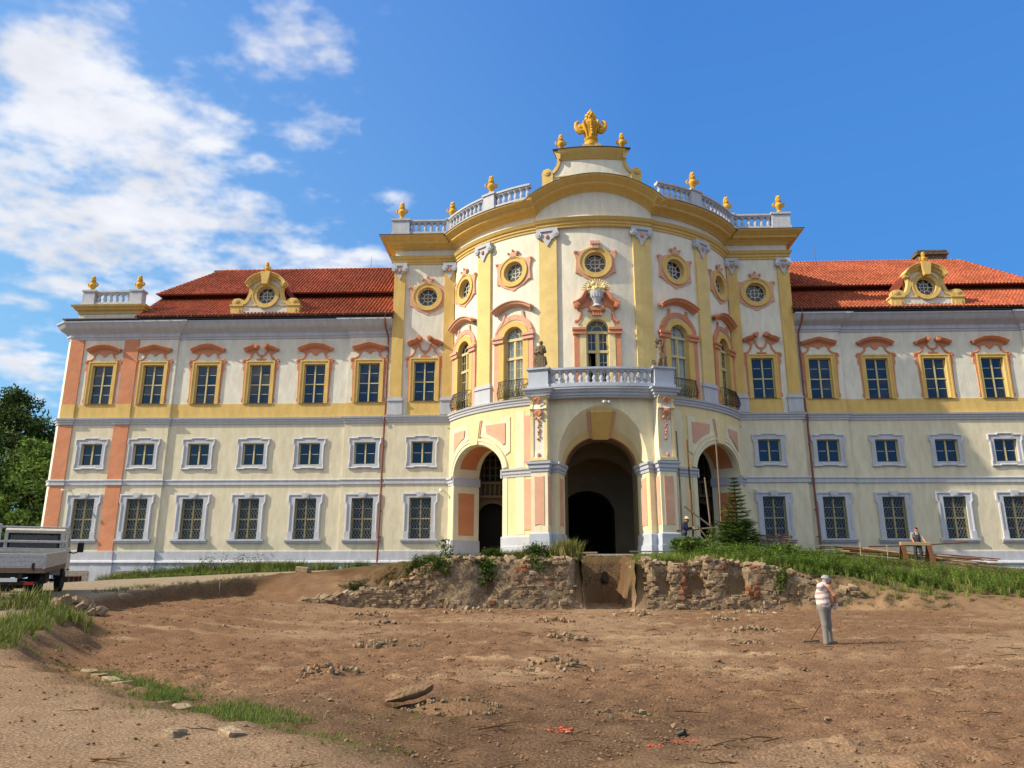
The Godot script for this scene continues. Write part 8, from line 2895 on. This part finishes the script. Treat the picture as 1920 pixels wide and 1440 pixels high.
func timber() -> void:
	var r := RandomNumberGenerator.new()
	r.seed = 66
	# scaffold poles in front of the right arch
	var labels := ["tallest scaffold pole, nearest the right portico pier", "scaffold pole gripped by the man in the straw hat", "short slanting scaffold pole inside the right arch", "tall scaffold pole at the right side of the right arch, touching the spruce"]
	var pl := [[Vector3(3.98, 3.0, 7.0), Vector3(3.97, 9.62, 7.0)], [Vector3(4.55, 3.0, 7.0), Vector3(4.50, 9.15, 7.0)], [Vector3(5.52, 3.0, 7.0), Vector3(5.33, 7.11, 7.0)], [Vector3(6.02, 3.0, 7.0), Vector3(6.04, 9.49, 7.0)]]
	for i in 4:
		var g := G.new()
		var a: Vector3 = pl[i][0]
		var b: Vector3 = pl[i][1]
		g.tube([Vector3.ZERO, (b - a) * 0.5 + Vector3(0.03, 0, 0.02), b - a], [0.055, 0.05, 0.04], 7)
		var o := part("scaffold_pole", g, M.wood_grey if i != 1 else M.wood_red, self, 60)
		o.position = a
		tag(o, labels[i], "pole", "upright scaffold poles at the right arch")
	var br := [[Vector3(4.15, 5.6, 7.12), Vector3(5.6, 4.45, 7.12), 0.045, "long diagonal brace across the scaffold poles"], [Vector3(3.7, 4.35, 7.12), Vector3(6.4, 4.52, 7.12), 0.05, "level crossbar tied to the scaffold poles at waist height"], [Vector3(4.75, 4.6, 7.2), Vector3(5.3, 3.85, 7.2), 0.04, "short brace slanting down from the crossbar, right of the man in the straw hat"]]
	for q in br:
		var g := G.new()
		g.tube([Vector3.ZERO, q[1] - q[0]], [q[2]], 7)
		var o := part("scaffold_brace", g, M.wood_grey, self, 60)
		o.position = q[0]
		tag(o, q[3], "pole", "braces of the scaffold at the right arch")
	# wattle hurdle
	var w := thing("wattle_hurdle", "woven wattle hurdle leaning before the ground floor window right of the spruce", "hurdle", Vector3(9.1, ground(9.1, 5.6) - 0.05, 5.6))
	for i in 7:
		var g := G.new()
		g.tube([Vector3(-0.95 + i * 0.316, 0, 0), Vector3(-0.95 + i * 0.316, 1.0, -0.1)], [0.022, 0.016], 6)
		part("stake", g, M.wood_grey, w, 60)
	for j in 19:
		var g := G.new()
		var pts := []
		for k in 22:
			var x := -1.0 + 2.0 * k / 21.0
			pts.append(Vector3(x, 0.08 + j * 0.047 + 0.012 * sin(x * 5.0 + j), 0.03 * (1 if j % 2 else -1) * cos((x + 0.95) / 0.316 * PI) - 0.005 * j))
		g.tube(pts, [0.020], 5)
		part("withy", g, M.wood_grey if j % 3 else M.wood_red, w, 60)
	# trestle with its board
	var y := ground(15.0, 7.2)
	var s := thing("trestle", "rough wooden trestle with a pale beam on reddish splayed legs, before the right wing", "trestle", Vector3(15.75, y - 0.22, 7.1))
	var top := y
	var g2 := G.new()
	g2.box(T(0, 1.06, 0, Basis(Vector3.BACK, -0.02)), Vector3(1.5, 0.17, 0.2), 0.012)
	part("beam", g2, M.wood_pale, s)
	for q in [[-0.62, -0.06], [0.55, 0.22]]:
		for z in [-0.3, 0.3]:
			var lg := G.new()
			var a := Vector3(q[0], 0.98, z * 0.2)
			var b := Vector3(q[0] + q[1], -0.1, z * 1.4)
			var d := (a - b).normalized()
			lg.box(Transform3D(Basis(Vector3.RIGHT, d, Vector3.RIGHT.cross(d).normalized()).orthonormalized(), (a + b) / 2), Vector3(0.22, a.distance_to(b), 0.05), 0.006)
			part("leg", lg, M.wood_red, s)
	var ln := G.new()
	ln.tube([Vector3(-2.5, 0, 0), Vector3(0, 0.05, 0), Vector3(2.5, 0.22, 0)], [0.035, 0.035, 0.03], 6)
	var lo := part("pole", ln, M.wood_red, self, 60)
	lo.position = Vector3(16.0, y + 0.72, 6.85)
	tag(lo, "long thin pole lying level behind the trestle, across the carpenter's waist", "pole")
	var ch := G.new()
	ch.use_col = true
	# the pile of poles along the right wing, each pole its own thing
	for i in 40:
		var x0 := r.randf_range(11.6, 13.6) + (i % 3) * 1.6
		var len := r.randf_range(3.2, 5.6)
		var z := 4.6 + r.randf_range(-0.7, 0.9)
		var layer := i / 9
		var x1 := x0 + len
		var ya := ground(x0, z) + 0.06 + layer * 0.09 + 0.05
		var yb := ground(x1, z + 0.3) + 0.06 + layer * 0.09 + r.randf_range(-0.02, 0.1)
		var g := G.new()
		g.tube([Vector3.ZERO, Vector3(len * 0.5, (yb - ya) * 0.5 + r.randf_range(-0.03, 0.05), 0.1), Vector3(len, yb - ya, 0.3 + r.randf_range(-0.35, 0.35))], [0.05, 0.045, 0.03], 6)
		var o := part("stacked_pole", g, [M.wood_grey, M.wood_pale, M.wood_red, M.wood_grey][i % 4], self, 60)
		o.position = Vector3(x0, ya, z)
		tag(o, "%s pole %s of the pile along the right wing" % [["grey", "pale peeled", "reddish", "weathered"][i % 4], ["at the bottom left", "in the bottom middle", "at the bottom right", "low at the left", "low in the middle", "low at the right", "midway up at the left", "midway up in the middle", "midway up at the right", "high at the left", "high in the middle", "high at the right", "topmost at the left", "topmost in the middle", "topmost at the right"][mini(layer, 4) * 3 + i % 3]], "pole", "poles piled along the right wing")
	for i in 2:
		var g := G.new()
		g.tube([Vector3.ZERO, Vector3(0.02, 0.72, 0)], [0.025, 0.02], 6)
		var o := part("marker_stake", g, M.wood_pale, self, 60)
		o.position = Vector3(13.0 + i * 1.35, ground(13.0 + i * 1.35, 7.0), 7.0)
		tag(o, ["upright stake at the left end of the pole pile", "upright stake at the pole pile, just left of the trestle"][i], "stake", "stakes holding the pole pile")
	# iron peg on the bank
	var pg := G.new()
	pg.tube([Vector3.ZERO, Vector3(0.01, 0.72, 0)], [0.035, 0.03], 7)
	pg.blob(Vector3(0.01, 0.73, 0), Vector3(0.05, 0.03, 0.05), 7, 5)
	var po := part("survey_peg", pg, M.wood_grey, self, 60)
	po.position = Vector3(-16.35, 1.08, 16.2)
	po.position.y = ground(-16.2, 16.2) - 0.02
	tag(po, "grey post standing upright at the cut edge of the road, below the left wing", "post")
	var bk := G.new()
	bk.use_col = true
	bk.col = Color(0.36, 0.30, 0.22)
	bk.box(Transform3D(Basis(Vector3.UP, -0.35) * Basis(Vector3.BACK, -0.1), Vector3.ZERO), Vector3(0.72, 0.26, 0.32), 0.04)
	var bo := part("stone_block", bk, M.stone, self)
	bo.position = Vector3(-14.25, ground(-14.25, 12.0) + 0.12, 12.0)
	tag(bo, "squared stone block lying at the right end of the pale road surface", "stone")
	# pallet with rubble on the terrace
	var p := thing("pallet", "weathered wooden pallet lying on the ground before the left arch", "pallet", Vector3(-5.85, ground(-5.85, 8.6) + 0.02, 8.6), 0.1)
	for i in 5:
		var g := G.new()
		g.box(T(0, 0.13, -0.32 + i * 0.16), Vector3(1.3, 0.025, 0.11))
		part("board", g, M.wood_grey, p)
	for i in 3:
		var g := G.new()
		g.box(T(0, 0.01, -0.32 + i * 0.32), Vector3(1.3, 0.022, 0.1))
		part("bottom_board", g, M.wood_grey, p)
		for k in 3:
			var g3 := G.new()
			g3.box(T(-0.58 + k * 0.58, 0.07, -0.32 + i * 0.32), Vector3(0.14, 0.09, 0.1))
			part("block", g3, M.wood_pale, p)
	var pk := G.new()
	pk.tube([Vector3.ZERO, Vector3(4.4, 0.04, 0.2)], [0.06], 6)
	var pko := part("plank", pk, M.wood_grey, self, 60)
	pko.position = Vector3(-5.0, ground(-5.0, 9.4) + 0.12, 9.4)
	tag(pko, "thin plank lying on the terrace edge before the left pier", "plank")
	var pk2 := G.new()
	pk2.box(T(0, 0, 0, Basis(Vector3.UP, -0.04)), Vector3(2.8, 0.05, 0.25), 0.008)
	var pk2o := part("plank", pk2, M.wood_grey, self)
	pk2o.position = Vector3(2.4, ground(2.4, 9.4) + 0.16, 9.4)
	tag(pk2o, "grey plank lying on the terrace edge before the right pier", "plank")

func _ready() -> void:
	rng.seed = 12345
	setup()
	materials()
	tn1 = noise(0.35, 101, 4)
	tn2 = noise(1.7, 102, 4)
	tn3 = noise(0.09, 103, 4)
	ground_mesh()
	build_palace()
	ornaments()
	statues()
	ruins()
	plant_meshes()
	vegetation()
	truck()
	timber()
	people()
	scatter()
